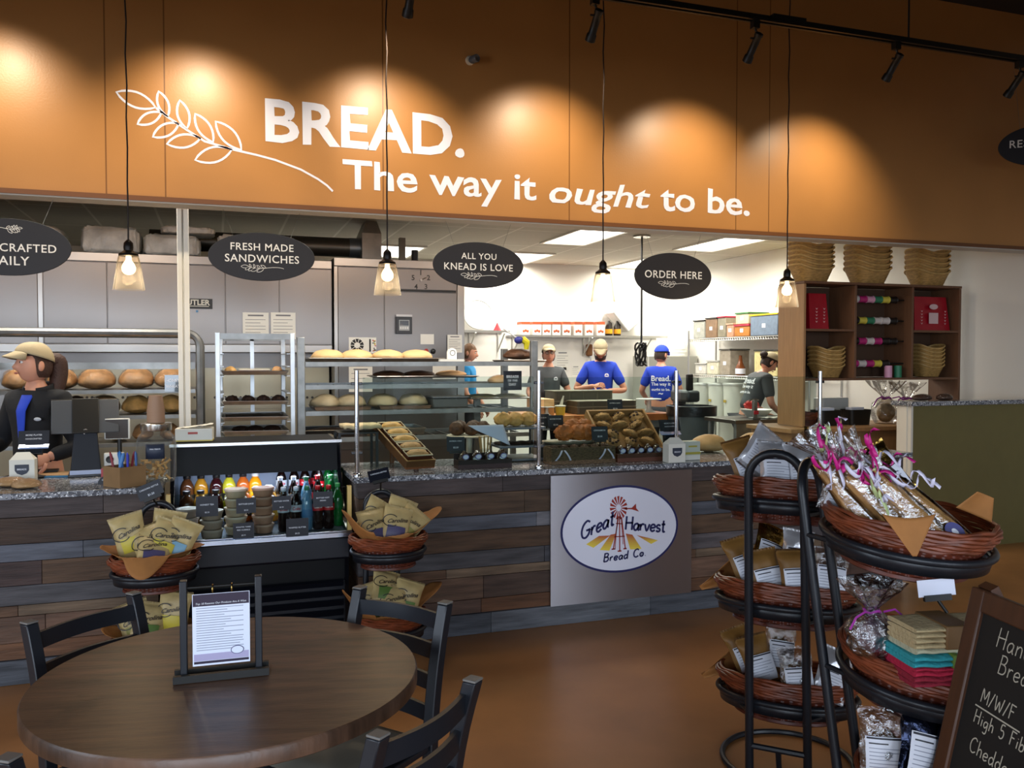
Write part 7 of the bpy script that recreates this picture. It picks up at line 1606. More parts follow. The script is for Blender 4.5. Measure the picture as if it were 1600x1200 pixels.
# wire shelving along the side wall
WX = 6.36
def wsz(v, u=1130): return P(u, v, X=WX).z
levels = [wsz(528), wsz(587), wsz(655)]; ya, yb = P(1222, 560, X=WX).y-.5, P(1076, 560, X=WX).y
ws = thing('wire_shelving', 'chrome wire shelving of food bins along the side wall', 'shelving', (0, 0, 0)); wc = M('wire_chrome')
for y in (ya, yb): 
    for x in (WX, WR-.05): mb = MB(); mb.cyl((x, y, 0), (x, y, levels[0]+.12), .014, n=10); mb.obj('post', wc, ws)
for z in levels:
    mb = MB(); mb.cyl((WX, ya, z), (WX, yb, z), .006, n=6); mb.cyl((WX, ya, z-.035), (WX, yb, z-.035), .006, n=6); mb.cyl((WR-.05, ya, z), (WR-.05, yb, z), .006, n=6)
    m_ = int((yb-ya)/.05); mb.tube([(WX, lerp(ya, yb, k/(2*m_)), z-(.0 if k % 2 else .035)) for k in range(2*m_+1)], .004, 5)
    for k in range(m_): y = lerp(ya, yb, k/m_); mb.cyl((WX, y, z), (WR-.05, y, z), .003, n=5)
    mb.obj('wire_shelf', wc, ws)
def bin_(u0, u1, vt, lv, c, lid, lab, X=None, d=.3, zoff=0., lab_=True):
    X = X or WX+.04; y1, y0 = P(u0, vt, X=X).y, P(u1, vt, X=X).y; zt_ = P((u0+u1)/2, vt, X=X).z; zb = lv+.008+zoff; t = thing('food_bin', lab, 'bin', (X, (y0+y1)/2, zb), 0, 'food bins on the wire shelving'); w = (y1-y0)/2-.006; h = zt_-zb-.02
    mb = MB(); mb.bx(0, d, -w, w, 0, h); mb.obj('bin_body', M('bin_'+c.strip('#'), c, rough=.35, var=.2, scale=20), t, bevel=.01); mb = MB(); mb.bx(-.008, d+.008, -w-.004, w+.004, h+.001, h+.018); mb.obj('lid', M('lid_'+lid.strip('#'), lid, rough=.35), t)
    if lab_: mb = MB(); mb.bx(-.002, -.0002, -.035, .035, h*.4, h*.4+.05); mb.obj('label', labw, t)
    return zb+h+.02
for a in ((1083, 1101, 500, '#aeb0a6', '#2b2b2c', 'clear bin with black lid at the far end of the top wire shelf'), (1102, 1120, 496, '#8a7057', '#2b2b2c', 'bin of speckled grain with black lid on the top wire shelf'), (1121, 1134, 494, '#8b8673', '#b02c46', 'crimson lidded bin on the top wire shelf'), (1135, 1146, 505, '#c58f72', '#d9a58a', 'peach coloured small bin on the top wire shelf'), (1147, 1171, 507, '#b0702f', '#c0304a', 'orange-brown bin with pink lid on the top wire shelf'), (1172, 1216, 490, '#66778a', '#e0b81c', 'large blue-grey bin with bright yellow lid on the top wire shelf')):
    zz_ = bin_(a[0], a[1], a[2], levels[0], a[3], a[4], a[5])
    if a[0] == 1147: bin_(1149, 1170, 488, zz_-.006, '#c4bb98', '#33713c', 'cream bin with green lid stacked on the orange-brown one')
for a in ((1086, 1103, 567, '#cfcdc2', '#b9b9b2', 'white tub at the far end of the middle wire shelf'), (1104, 1122, 563, '#d3cfb6', '#b9b9b2', 'half-full clear tub on the middle wire shelf'), (1178, 1216, 546, '#cfc38a', '#34332f', 'pale yellow tub with dark lid on the middle wire shelf'), (1124, 1141, 545, '#9b9282', '#4a4843', 'grey tub with dark lid on the middle wire shelf behind the bottle')): bin_(*a[:3], levels[1], *a[3:])
by = P(1157, 560, X=WX+.1).y; t = thing('syrup_bottle', 'brown bottle with white label on the middle wire shelf', 'bottle', (WX+.1, by, levels[1]+.008)); mb = MB(); mb.lathe([(.06, 0), (.065, .1), (.03, .17), (.02, .24), (.022, .26)], n=16); mb.obj('bottle_body', M('syrup', '#6b3a1c', rough=.2), t); mb = MB(); mb.lathe([(.066, .02), (.0665, .09)], n=16, caps=False); mb.obj('label', labw, t)
zl_ = levels[2]; 
for k, (u, lab) in enumerate(((1098, 'white flour bin at the far end of the low wire shelf'), (1122, 'white flour bin in the middle of the low wire shelf'), (1146, 'white flour bin on the low wire shelf behind the bending woman'))):
    y = P(u, 600, X=WX+.16).y; h = P(u, 600, X=WX).z-zl_; t = thing('flour_bin', lab, 'bin', (WX+.18, y, zl_+.008), 0, 'white flour bins'); mb = MB(); mb.lathe([(.135, 0), (.15, h-.03)], n=28); mb.obj('bin_body', M('bin_cream', '#d9d8cd', rough=.4), t); mb = MB(); mb.lathe([(.158, h-.03), (.16, h-.01), (.13, h), (.0, h)], n=28, caps=False); mb.obj('lid', M('plastic_white'), t); mb = MB(); mb.bx(-.156, -.15, -.03, .03, h*.45, h*.52); mb.obj('label', M('bin_ink', '#b79a3a', rough=.5), t)
# prep table with the bending baker
py = 7.55; pz_ = .9; pt = thing('prep_table', 'stainless prep table before the bending baker', 'table', (0, 0, 0)); a, b = PX(1150, py), PX(1262, py)
mb = MB(); mb.bx(a, b, py, py+.6, pz_-.04, pz_); mb.obj('tabletop', ss, pt, bevel=.004); mb = MB(); mb.bx(a+.02, b-.02, py+.01, py+.03, .25, pz_-.041); mb.obj('front_panel', galv, pt)
for x in (a+.04, b-.04):
    for y in (py+.06, py+.55): mb = MB(); mb.cyl((x, y, 0), (x, y, pz_-.041), .02, n=10); mb.obj('leg', galv, pt)
sl = thing('bench_scale', 'upright grey dough clamp with a red knob on the prep table', 'clamp', (PX(1187, py), py+.08, pz_+.001)); mb = MB(); mb.bx(-.05, .05, -.04, .04, 0, .02); mb.bx(-.022, .022, -.02, .02, .02, .2); mb.obj('upright', galv, sl, bevel=.003); mb = MB(); mb.tube([(.05, 0, .2), (-.02, 0, .21), (-.07, 0, .19)], .008, 6); mb.obj('lever', ss2, sl); mb = MB(); mb.bx(-.03, .03, -.035, -.021, .05, .09); mb.obj('red_knob', M('funnel_red'), sl, bevel=.006)
mb = MB(); mb.lathe([(.1, 0), (.17, .08), (.175, .085), (.165, .08), (.095, .008)], n=30); o = mb.obj('white_bowl', M('plastic_white'), loc=(PX(1206, py)+.05, py+.34, pz_+.001)); tag(o, 'wide white bowl on the prep table under the red bag', 'bowl')
o = lump((.09, .06, .06), 5, .3, 3, .6).obj('red_bag', M('bag_red', '#c8281f', rough=.4), loc=(PX(1200, py)+.04, py+.34, pz_+.088)); tag(o, 'crumpled red bag lying on the white bowl', 'bag')
mb = MB(); mb.grid(lambda u, v: ((u-.5)*.3, (v-.5)*.16, .014+.012*nz(u*5, v*5)), 14, 10); o = mb.obj('cloth', M('cloth_white', '#d4d0c4', rough=.8), loc=(PX(1222, py), py+.12, pz_+.001)); tag(o, 'crumpled white cloth on the prep table edge', 'cloth'); o.modifiers.new('t', 'SOLIDIFY').thickness = .012

# ================================================================ WOODEN SHELF UNIT
UY, UB = 6.24, 6.60; ux0, ux1 = 4.885, 6.65; uz0, uz1 = .935, PZ(1300, 440, UY)
oak = M('unit_oak', '#a07a52', rough=.5, var=.12, scale=5, stretch=(9, 9, 1)); oakd = M('unit_brown', '#6b4a33', rough=.55, var=.12, scale=5, stretch=(9, 9, 1))
un = thing('shelf_unit', 'oak shelf unit of gift baskets and ribbon spools at the end of the kitchen', 'shelf unit', (0, 0, 0))
d1, d2 = PX(1336.5, UY), PX(1425.5, UY); zs = PZ(1300, 514, UY); zbm = PZ(1300, 591, UY)
for x, zl2, m_ in ((ux0, uz0, oak), (d1, zbm, oakd), (d2, zbm, oakd), (ux1, uz0, oakd)): mb = MB(); mb.bx(x-.012, x+.012, UY, UB, zl2, uz1-.024); mb.obj('upright', m_, un, bevel=.002)
mb = MB(); mb.bx(ux0-.014, ux1+.014, UY-.004, UB+.004, uz1-.022, uz1); mb.obj('top', oakd, un, bevel=.002)
for a, b, z in ((ux0, d1, zs), (d2, ux1, zs), (ux0, ux1, zbm)): mb = MB(); mb.bx(a+.013, b-.013, UY+.003, UB-.02, z-.02, z) if z != zbm else mb.bx(a+.013, b-.013, UY+.003, UB-.02, z-.021, z-.001); mb.obj('shelf', oakd, un)
mb = MB(); mb.bx(ux0+.013, ux1-.013, UB-.016, UB-.002, zbm, uz1-.024); mb.obj('back_panel', M('unit_back', '#4f3828', rough=.6), un)
mb = MB(); xq = PX(1452, UB); mb.bx(xq, ux1-.013, UB-.016, UB-.002, uz0, zbm-.022); mb.obj('lower_panel', oakd, un)
bs = thing('base_cabinet', 'low oak cabinet and worktop under the shelf unit', 'cabinet', (0, 0, 0)); mb = MB(); mb.bx(4.70, 6.8, 6.16, 6.75, 0, .89); mb.obj('cabinet_body', oak, bs); mb = MB(); mb.bx(4.66, 6.83, 6.12, 6.78, .891, .93); mb.obj('worktop', oak, bs, bevel=.004)
bam = M('bamboo_weave', '#b08a4f', rough=.5, var=.4, scale=30, stretch=(1, 1, 4)); bam2 = M('bamboo_rim', '#c4a062', rough=.45, var=.2, scale=20)
def gift_basket():
    t = thing('gift_basket', 'x', 'basket', (0, 0, 0)); mb = MB(); NU = 64
    def rr_(a, rx, ry): c, s = cos(a), sin(a); return Vector((rx*abs(c)**.55*(1 if c > 0 else -1), ry*abs(s)**.55*(1 if s > 0 else -1), 0))
    dip = lambda a: .045*abs(cos(a))**1.5
    def f(u, v): a = 2*pi*u; q = rr_(a, lerp(.115, .168, v), lerp(.085, .125, v)); k = .004 if (int(u*NU)//2+int(v*9)) % 2 else -.001; return (q.x*(1+k*8), q.y*(1+k*8), v*(.10+dip(a)))
    mb.grid(f, NU, 10, True, True); mb.add([f(i/NU, 0) for i in range(NU)], [tuple(range(NU))[::-1]]); mb.obj('weave', bam, t)
    mb = MB(); mb.tube([rr_(a, .172, .129)+Vector((0, 0, .102+dip(a))) for a in [2*pi*i/NU for i in range(NU)]], .009, 6, True); mb.obj('rim', bam2, t); return t
gbp = gift_basket(); used0 = [False]
for u, z0, n, dz, s, where, Y in ((1266, uz1, 6, .042, 1.08, 'on top of the unit beside the pendant', UY+.18), (1354, uz1, 5, .05, 1.14, 'in the middle on top of the unit', UY+.18), (1447, uz1, 5, .048, 1.1, 'on top of the unit by the white wall', UY+.18), (1291, zbm+.002, 5, .038, .88, 'in the lower bay beside the ribbons', UY+.17), (1448, zbm+.002, 6, .036, .86, 'in the lower bay under the red bag', UY+.17)):
    for k in range(n):
        o = gbp if not used0[0] else dup(gbp); used0[0] = True; o.location = (PX(u, Y)+.0015*((k*7) % 3-1), Y, z0+.0015+k*dz); o.rotation_euler = (0, 0, .012*((k*5) % 3-1)); o.scale = (s,)*3
        o['label'] = 'tan gift basket, %s of the stack %s' % ((['lowest', 'second', 'third', 'fourth', 'fifth', 'sixth'][k] if k < n-1 else 'topmost'), where); o['group'] = 'nested gift baskets'
rdb = M('bag_crimson', '#a31224', rough=.35)
for k, (u0, u1, v0, lab) in enumerate(((1266, 1296, 458, 'narrow folded crimson bag in the upper bay of the shelf unit'), (1430, 1485, 463, 'wide crimson bag with white print in the upper bay by the white wall'))):
    Y = UY+.08; a, b = P(u0, v0, Y=Y), P(u1, v0, Y=Y); h = a.z-zs; w = b.x-a.x; t = thing('crimson_bag', lab, 'bag', ((a.x+b.x)/2, Y+.05, zs+.0015), 0, 'crimson bags in the shelf unit')
    mb = MB(); mb.v = []; mb.grid(lambda u, v: ((u-.5)*w*(1-.1*v), -.05*(1-v*.7)*(1-.1*abs(u-.5))+.006*nz(u*5, v*5), v*h), 10, 10); mb.grid(lambda u, v: ((u-.5)*w*(1-.1*v), .05*(1-v*.7), v*h), 10, 10); mb.grid(lambda u, v: (-.5*w*(1-.1*v), (u-.5)*.1*(1-v*.7), v*h), 4, 10); mb.grid(lambda u, v: (.5*w*(1-.1*v), (u-.5)*.1*(1-v*.7), v*h), 4, 10); mb.obj('bag', rdb, t)
    bp = M('bag_print', '#d8b8b8', rough=.5); mb = MB(); mb.at(Tr(0, -.062, h*.42))
    if k: mb.bx(-w*.13, w*.13, 0, .002, -h*.22, h*.1); mb.prism([(w*.12*cos(j*pi/8), h*.08*sin(j*pi/8)+h*.28) for j in range(16)], 0, .002)
    for s in ((-1, 1) if k else (-.6, .6)):
        for j in range(5): mb.prism([(s*w*.33+x_, z_+(j-2.5)*h*.09) for x_, z_ in ((-.012, .01), (0, -.006), (.012, .01), (0, .004))], 0, .002)
    mb.obj('print', bp, t)
SPC = {'m': '#b3246c', 'w': '#cfc6c0', 'g': '#2f7a58', 'y': '#cfc04a', 'p': '#d69ab4', 'k': '#1a1412'}; SPN = {'m': 'magenta', 'w': 'white', 'g': 'green', 'y': 'yellow', 'p': 'pale pink', 'k': 'black'}
ordn = ('first', 'second', 'third', 'fourth', 'fifth')
for v, pat, rw in ((468, 'wmpgyk', 'highest'), (501, 'kygwwk', 'second'), (533, 'kmwmkk', 'third'), (568, 'mwmyk', 'lowest')):
    zc2 = PZ(1370, v, UY+.09); L_ = d2-d1-.026; t = thing('ribbon_rod', 'dark rod across the middle bay, %s of four' % rw, 'rod', (d1+.013, UY+.1, zc2), 0, 'ribbon rods'); mb = MB(); mb.cyl((.0005, 0, 0), (L_-.0005, 0, 0), .007, n=8); mb.obj('rod', blk, t)
    for k, c in enumerate(pat):
        w = .082; x = .008+k*.088
        if x+w > L_: continue
        mb = MB(); mb.at(Tr(d1+.013+x, UY+.1, zc2) @ Ry(pi/2)); mb.lathe([(.0075, 0), (.032, 0), (.034, .004), (.03, .008), (.03, w-.008), (.034, w-.004), (.032, w), (.0075, w)], n=20, caps=False)
        solo('ribbon_spool', '%s ribbon spool on the %s rod, %s from the oak upright' % (SPN[c], rw, ordn[min(k, 4)] if k < 5 else 'last'), 'ribbon', mb, M('spool_'+c, SPC[c], rough=.45), group='ribbon spools on rods')
for u, c in ((1388, 'p'), (1399, 'g')): mb = MB(); mb.lathe([(.035, 0), (.035, .11)], n=20); solo('ribbon_spool', '%s ribbon spool standing upright under the lowest rod' % SPN[c], 'ribbon', mb, M('spool_'+c), (PX(u, UY+.08)+(.03 if c == 'g' else 0), UY+.08, zbm), group='standing ribbon spools')
wz = .931
for k, u in enumerate((1303, 1350)):
    Y = 6.28; t = thing('black_caddy', 'black plastic caddy on the oak worktop, %s' % ('beside the end guard post' if k == 0 else 'beside the film-wrapped basket'), 'caddy', (PX(u, Y), Y+.1, wz), 0, 'black caddies'); mb = MB(); n = 40
    def cf(a, z, s): c_, s_ = cos(a), sin(a); return (s*.125*abs(c_)**.4*(1 if c_ > 0 else -1), s*.09*abs(s_)**.4*(1 if s_ > 0 else -1), z)
    mb.grid(lambda u_, v_: cf(2*pi*u_, v_*.14, .88+.12*v_), n, 4, True, True); mb.grid(lambda u_, v_: cf(2*pi*u_, .14-.12*v_, .96-.1*v_), n, 3, True, True); mb.add([cf(2*pi*i/n, .003, .87) for i in range(n)], [tuple(range(n))]); mb.obj('caddy', blk, t); mb = MB(); mb.bx(-.08, .06, -.04, .04, .135, .16); mb.obj('paper_slips', labw, t)
wb_ = make_basket('small_wicker_basket', .11, .09, .12); wb_.location = (PX(1272, 6.3)+.02, 6.42, wz+.12); wb_['label'] = 'small dark wicker basket against the oak upright'; del_ = wb_
boxat('clear_bin', 'clear plastic bin behind the black caddies', 'bin', 1286, 1326, 622, 648, 6.52, .14, M('bin_clear', '#b9bab4', rough=.3)).location.z += 0
def fbag(u, Y, s, lab): o = film_bag((PX(u, Y), Y, wz), lab, u*.1, s, cello('film_light', amt=.07, bump=1., scale=18, k=.7), '#b09a78'); o['group'] = 'film-wrapped gift baskets'; return o
fbag(1385, 6.42, 2.0, 'large film-wrapped gift basket on the oak worktop'); fbag(1418, 6.5, 1.9, 'film-wrapped gift basket half behind the half wall')
for u, s in ((1440, 1.), (1475, .8)): o = loaf('film_packet', tre, (.09*s, .05, .035), (PX(u, 5.38), 5.37, 1.2012), 'film packet lying on the half wall cap, %s' % ('nearer the oak unit' if s == 1 else 'further along'), group='film packets on the half wall', film=True, seed=u, cat='packet')
# ================================================================ PEOPLE
skinm = M('skin', '#c98f74', rough=.5, sub=.15, var=.06, scale=12)
def skin_mesh(nodes, edges, root=0, levels=2):
    """grow one surface round a skeleton: nodes = [(point, radius)]"""
    me = bpy.data.meshes.new('grow'); me.from_pydata([tuple(p) for p, r in nodes], edges, []); o = bpy.data.objects.new('grow', me); COL.objects.link(o)
    o.modifiers.new('skin', 'SKIN').use_smooth_shade = True; s = o.modifiers.new('sub', 'SUBSURF'); s.levels = s.render_levels = levels
    for i, (p, r) in enumerate(nodes): d = me.skin_vertices[0].data[i]; d.radius = (r, r) if not hasattr(r, '__len__') else r; d.use_root = i == root
    bpy.context.view_layer.update(); m2 = bpy.data.meshes.new_from_object(o.evaluated_get(bpy.context.evaluated_depsgraph_get())); vs = [v.co.copy() for v in m2.vertices]; fs = [list(p.vertices) for p in m2.polygons]
    bpy.data.objects.remove(o); bpy.data.meshes.remove(me); bpy.data.meshes.remove(m2); return vs, fs
g2 = lambda x, s: math.exp(-(x/s)**2)
def head_fn(d):
    k = 1.0; x, y, z = d
    if y < 0:
        k += .27*g2(x, .13)*g2(z+.16, .13)*(-y)+.09*g2(x, .1)*g2(z+.02, .14)+.06*g2(x, .1)*g2(z-.08, .2); k -= .07*(g2(x-.34, .16)+g2(x+.34, .16))*g2(z-.12, .13); k += .05*g2(x, .3)*g2(z+.72, .2); k += .035*g2(x, .22)*g2(z+.42, .09); k += .03*g2(z-.3, .12)
    if z < 0: k *= 1-.10*z*z
    return k
def hand(mb, w, d, side, curl=.5, palm=Vector((0, -1, 0))):
    """palm, four bent fingers and a thumb continuing along d from the wrist w"""
    d = d.normalized(); n = (palm-d*palm.dot(d)).normalized(); s = d.cross(n)*side
    mb.grid(lambda u, v: w+d*(.095*v-.01)+s*(.04*(.65+.35*min(1, v*2))*cos(2*pi*u))+n*(.015*sin(2*pi*u)), 14, 6, True, True)
    for k, (o, L) in enumerate(((.03, .07), (.01, .08), (-.01, .074), (-.03, .058))):
        p = w+d*.085+s*o; pts = [p-d*.012, p]; a = 0
        for j in range(3): a += curl*(.5+.35*j)+.06*k; p = p+(d*cos(a)+n*sin(a)+s*o*.6)*L*(.42, .33, .27)[j]; pts.append(p)
        mb.tube(pts, [.009, .0095, .0088, .008, .0062], 8)
    p = w+d*.02+s*.03; mb.tube([p, p+(d*.5+s*.75+n*.3)*.035, p+(d*.85+s*.7+n*.6)*.06, p+(d*1.25+s*.6+n*.8)*.075], [.013, .0115, .0095, .0075], 8)
def person(label, loc, rot, shirt, trousers='#24252b', cap=None, hair='#3b2618', bend=0., s=1., yaw=0., pitch=0., arms=None, long_sleeve=False, beard=False, glasses=False, apron=False, pony=None, back_text=None, chest_mark=False, curl=.5, open_front=None, stout=1.):
    t = thing('person', label, 'person', (loc[0], loc[1], 0), rot); t.scale = (s,)*3
    B = Tr(0, 0, .95) @ Rx(bend) @ Tr(0, 0, -.95); up = lambda *p: B @ Vector(p)
    A = arms or [[(-.27, -.02, 1.12), (-.25, -.16, .92)], [(.27, -.02, 1.12), (.25, -.16, .92)]]
    A = [[up(*q) for q in a] for a in A]; k = stout
    core = [(up(0, .0, .95), (.135*k, .1*k)), (up(0, 0, 1.1), (.125*k, .095*k)), (up(0, .0, 1.28), (.15*k, .1*k)), (up(0, .01, 1.4), (.09, .075)), (up(0, .0, 1.475), (.05, .05)), (up(0, -.015, 1.545), (.05, .05))]
    nodes = core+[(up(-.15, .01, 1.39), .062), (A[0][0], .043), (A[0][1], .029), (up(.15, .01, 1.39), .062), (A[1][0], .043), (A[1][1], .029), (Vector((-.09, 0, .86)), .09), (Vector((-.1, -.01, .48)), .06), (Vector((-.1, .02, .09)), .04), (Vector((.09, 0, .86)), .09), (Vector((.1, -.01, .48)), .06), (Vector((.1, .02, .09)), .04)]
    ed = [(0, 1), (1, 2), (2, 3), (3, 4), (4, 5), (3, 6), (6, 7), (7, 8), (3, 9), (9, 10), (10, 11), (0, 12), (12, 13), (13, 14), (0, 15), (15, 16), (16, 17)]
    mb = MB(); mb.add(*skin_mesh(nodes, ed), True)
    for i, sd in ((0, -1), (1, 1)): hand(mb, A[i][1], A[i][1]-A[i][0], sd, curl, Vector((-sd*.8, .1, -.5)))
    H = B @ Tr(0, -.02, 1.607) @ Rz(yaw) @ Rx(pitch); mb.at(H); mb.ell((0, 0, 0), (.074, .094, .117), 40, 30, head_fn)
    for sd in (-1, 1): mb.ell((sd*.075, .01, -.005), (.012, .02, .032), 10, 8)
    mb.at(Matrix.Identity(4)); mb.obj('body', skinm, t, sharp=180)
    for sd in (-1, 1):
        mb = MB().at(H); mb.ell((sd*.028, -.082, .014), (.014, .01, .009), 12, 8); mb.obj('eye', M('eye_white', '#dcd8d2', rough=.3), t); mb = MB().at(H); mb.ell((sd*.028, -.0905, .014), (.0065, .003, .0065), 10, 6); mb.obj('iris', M('iris', '#2d231d', rough=.3), t)
        mb = MB().at(H); mb.tube([(sd*.012, -.094, .032), (sd*.03, -.091, .038), (sd*.046, -.08, .032)], .0035, 6); mb.obj('eyebrow', M('hair_'+hair.strip('#'), hair, rough=.6, bump=.5, bscale=120), t)
    mb = MB().at(H); mb.ell((0, -.098, -.052), (.023, .008, .006), 12, 6); mb.obj('mouth', M('lips', '#a85a52', rough=.4), t)
    hm = M('hair_'+hair.strip('#'), hair, rough=.6, bump=.5, bscale=120)
    mb = MB()
    def hf(u, v):
        a = 2*pi*u; fr = max(0, -sin(a)); q_ = min(1, max(0, (fr-.08)/.3)); lim = lerp(2.2, 1.14, q_*q_*(3-2*q_)); th = v*lim; w = 1+.05*nz(cos(a)*6, sin(a)*6, v*3)
        return H @ Vector((.081*sin(th)*cos(a)*w, (.101*sin(th)*sin(a))*w+.004, .124*cos(th)*w))
    mb.grid(hf, 40, 14, True, True); mb.obj('hair', hm, t)
    if beard: mb = MB(); mb.grid(lambda u, v: H @ Vector((.076*sin(lerp(-1.35, 1.35, u))*(1-.25*v), -.098*cos(lerp(-1.35, 1.35, u))*(1-.18*v)-.004, lerp(-.04, -.128, v)-.012*(abs(u-.5) < .2)*(v < .1))), 18, 8); o = mb.obj('beard', hm, t); o.modifiers.new('t', 'SOLIDIFY').thickness = .008
    if glasses:
        for sd in (-1, 1): mb = MB().at(H); mb.tube([(sd*.031+.021*cos(a), -.104, .012+.016*sin(a)) for a in [2*pi*j/18 for j in range(18)]], .0025, 6, True); mb.tube([(sd*.052, -.102, .016), (sd*.078, -.02, .016)], .002, 5); mb.obj('glasses', seam, t)
    if cap:
        cm = M('cap_'+cap.strip('#'), cap, rough=.75, bump=.15, bscale=200); mb = MB()
        def cf(u, v): a = 2*pi*u; th = v*1.5; return H @ Vector((.086*sin(th)**.85*cos(a), .108*sin(th)**.85*sin(a)+.004, .040+.096*cos(th)-.26*(.108*sin(th)*sin(a))*v))
        mb.grid(cf, 40, 12, True, True); o = mb.obj('cap', cm, t); o.modifiers.new('t', 'SOLIDIFY').thickness = .004
        mb = MB(); mb.grid(lambda u, v: H @ Vector((lerp(-.076, .076, u)*(1-.25*v*v), -.072-.03*sin(pi*u)*1.0-.075*v*sin(pi*u)**.5, .076-.036*v-.012*(2*u-1)**2)), 18, 8); bo = mb.obj('cap_bill', cm, t); bo.modifiers.new('t', 'SOLIDIFY').thickness = .005
        mb = MB(); mb.at(H @ Tr(0, -.096, .092) @ Rx(radians(-30))); 
        for j in range(5): a_ = j*2*pi/5; mb.add([(.004*cos(a_), -.002, .004*sin(a_)), (.016*cos(a_-.2), -.002, .012*sin(a_-.2)), (.016*cos(a_+.25), -.002, .012*sin(a_+.25))], [(0, 1, 2)])
        mb.obj('cap_emblem', seam, t)
    if pony:
        pq = smooth(pony, 5); n_ = len(pq)-1; mb = MB(); mb.tube([H @ Vector(q) for q in pq], [max(.006, (.022+.03*sin(pi*min(1, .12+i/n_*.88))**.8)*(1 if i < n_ else .3)) for i in range(n_+1)], 14); mb.obj('ponytail', hm, t)
    # clothes
    def fat(n, e): p, r = n; return (p, (r[0]+e, r[1]+e) if hasattr(r, '__len__') else r+e)
    e = .02 if long_sleeve else .013
    sh = [fat(core[0], e+.004), fat(core[1], e+.008), fat(core[2], e), fat(core[3], e), (up(0, .0, 1.455), (.066, .066)), (up(-.15, .01, 1.39), .074+e*.4), (up(.15, .01, 1.39), .074+e*.4)]
    for i in (0, 1):
        if long_sleeve: sh += [(A[i][0], .058), (A[i][0].lerp(A[i][1], .93), .042)]
        else: sh += [(up(-.15 if i == 0 else .15, .01, 1.39).lerp(A[i][0], .8), .066)]
    es = [(0, 1), (1, 2), (2, 3), (3, 4), (3, 5), (3, 6)]+([(5, 7), (7, 8), (6, 9), (9, 10)] if long_sleeve else [(5, 7), (6, 8)])
    cl = M('cloth_'+shirt.strip('#'), shirt, rough=.85, bump=.35, bscale=14, var=.15, scale=6); mb = MB(); mb.add(*skin_mesh(sh, es), True); mb.obj('jacket' if long_sleeve else 'shirt', cl, t, sharp=180)
    tr_ = [fat(core[0], .02), (Vector((-.09, 0, .86)), .104), (Vector((-.1, -.01, .48)), .078), (Vector((-.1, .02, .1)), .062), (Vector((.09, 0, .86)), .104), (Vector((.1, -.01, .48)), .078), (Vector((.1, .02, .1)), .062)]
    mb = MB(); mb.add(*skin_mesh(tr_, [(0, 1), (1, 2), (2, 3), (0, 4), (4, 5), (5, 6)]), True); mb.obj('trousers', M('cloth_'+trousers.strip('#'), trousers, rough=.85), t, sharp=180)
    for sd in (-1, 1): mb = MB(); mb.ell((sd*.1, -.05, .045), (.05, .13, .045), 16, 10); mb.obj('shoe', seam, t)
    wm = M('print_white', '#e6e6ea', rough=.7)
    def wrap_text(txt, z, wd, front, cz=0., sh_=0): 
        tt = MB(); tt.text(txt, Tr(0, 0, 0), width=wd, bold=.02)
        for q in tt.v:
            x = q.x; y = (.128*k-.9*x*x-max(0, (z+q.z-1.33))*.35)*(1 if not front else -1)
            if not front: x = -x
            mm = up(x+sh_, y, z+q.z); q.x, q.y, q.z = mm
        return tt
    if back_text:
        for txt, z, wd in back_text: wrap_text(txt, z, wd, False).obj('shirt_print', wm, t)
    if chest_mark:
        mb = MB()
        for j in range(7): a_ = lerp(.3, pi-.3, j/6); q = up(.075+.022*cos(a_), -.135*k, 1.3+.02*sin(a_)); mb.ell(q, (.004, .003, .012), 6, 4)
        mb.at(Matrix.Identity(4)); q = up(.075, -.137*k, 1.292); mb.ell(q, (.028, .003, .006), 8, 4); mb.obj('chest_mark', wm, t)
    if open_front:
        mb = MB(); mb.grid(lambda u, v: up((u-.5)*lerp(.03, .075, v)*1.1, -.128-.012*(1-(2*u-1)**2)+.055*max(0, v-.72)/.28, lerp(1.12, 1.43, v)), 8, 10); o = mb.obj('undershirt', M('cloth_'+open_front.strip('#'), open_front, rough=.8), t); o.modifiers.new('t', 'SOLIDIFY').thickness = .004
        mb = MB(); mb.grid(lambda u, v: up(lerp(.078, .07, v)*sin(lerp(-2.6, 2.6, u)), .012+lerp(.085, .07, v)*cos(lerp(-2.6, 2.6, u)), lerp(1.41, 1.485, v)+.02*cos(lerp(-2.6, 2.6, u))), 30, 5); o = mb.obj('collar', cl, t); o.modifiers.new('t', 'SOLIDIFY').thickness = .014
        mb = MB(); q = up(.115, -.128, 1.29); mb.ell(q, (.026, .004, .011), 14, 6); mb.obj('chest_mark', M('mark_grey', '#a9adb4', rough=.6), t)
    if apron: mb = MB(); mb.grid(lambda u, v: up((u-.5)*.36*(1-.25*v), -.155*k+.05*(2*u-1)**2, lerp(.7, 1.17, v)), 10, 10); o = mb.obj('apron', M('apron_black', '#1d1d20', rough=.8), t); o.modifiers.new('t', 'SOLIDIFY').thickness = .004
    return t
R2_ = radians
def at(u, Y): q = P(u, 560, Y=Y); return (q.x, Y)
blue = '#1f3fb4'; greyt = '#4a4e50'
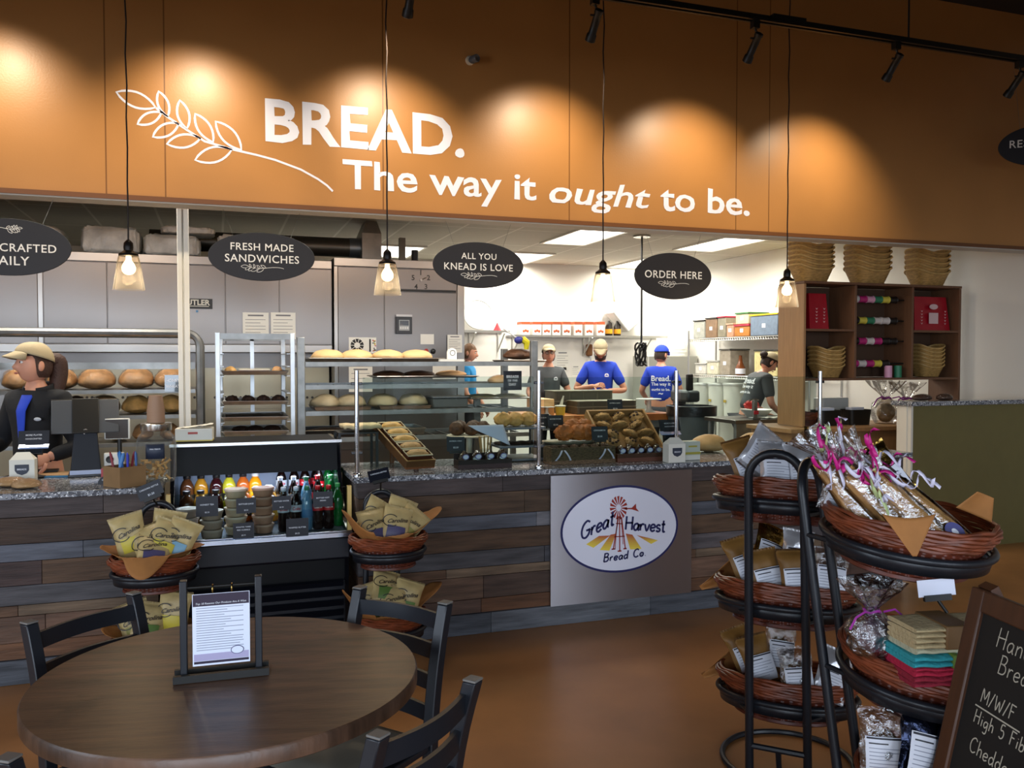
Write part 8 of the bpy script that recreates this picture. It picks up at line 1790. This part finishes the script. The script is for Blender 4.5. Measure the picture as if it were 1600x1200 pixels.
person('person in tan cap and black jacket behind the register, looking sideways', at(57, 5.42), R2_(-32), '#0c0d12', cap='#a89878', hair='#3a2218', s=.935, yaw=R2_(-26), pitch=R2_(-3), long_sleeve=True, open_front=blue,
       arms=[[(-.27, .0, 1.13), (-.2, -.2, 1.09)], [(.27, .03, 1.12), (.2, -.16, 1.07)]], pony=[(0, .09, .03), (0, .135, .03), (.0, .145, -.05), (.01, .13, -.14), (.02, .1, -.22)], curl=.35)
person('person in dark grey shirt cut by the photo edge behind the clerk', at(-92, 5.93), R2_(-10), '#3c4246', hair='#2a1c14', s=1.06, apron=True)
person('person in grey shirt, tan cap and glasses beside the rack post', at(857, TY_+1.25), R2_(-14), greyt, cap='#b3a585', hair='#2b1c14', s=.985, pitch=R2_(-8), glasses=True, apron=True, chest_mark=True, stout=1.08, arms=[[(-.26, 0, 1.13), (-.2, -.22, 1.0)], [(.26, 0, 1.14), (.24, -.16, .94)]])
person('bearded person in blue shirt and tan cap looking down at his hands', at(938, TY_+1.25), R2_(-24), blue, cap='#a99b7c', hair='#3a2819', s=1.03, bend=R2_(6), pitch=R2_(28), beard=True, chest_mark=True, stout=1.12, arms=[[(-.31, -.03, 1.11), (-.07, -.27, 1.19)], [(.31, -.03, 1.10), (.08, -.27, 1.13)]], curl=.5)
person('person in blue cap and blue shirt with printed back, seen from behind', at(1033, 9.9), R2_(150), blue, cap='#2444b8', hair='#2d1d14', s=.985, yaw=R2_(-34), pitch=R2_(14), stout=1.05, back_text=[('Bread.', 1.3, .25), ('The way it', 1.22, .25), ('ought to be.', 1.15, .24), ('~', 1.1, .06)], arms=[[(-.26, -.03, 1.13), (-.2, -.24, 1.02)], [(.26, -.03, 1.13), (.2, -.24, 1.02)]], glasses=True)
person('person in grey shirt and tan cap bending over the prep table', at(1168, 8.35), R2_(84), greyt, cap='#b6a988', hair='#2b1b13', s=.965, bend=R2_(24), pitch=R2_(14), stout=1.06, back_text=[('Bread.', 1.31, .25), ('The way it', 1.23, .25), ('ought to be.', 1.16, .24)], pony=[(0, .08, .02), (0, .115, .03), (0, .125, .0)], arms=[[(-.24, -.12, 1.12), (-.14, -.36, 1.08)], [(.24, -.12, 1.12), (.14, -.36, 1.06)]])
person('person in bright blue top half hidden behind the rotating oven', at(731, 10.4), R2_(62), '#1f7fb8', hair='#6b4a2c', s=1.0, pitch=R2_(8))
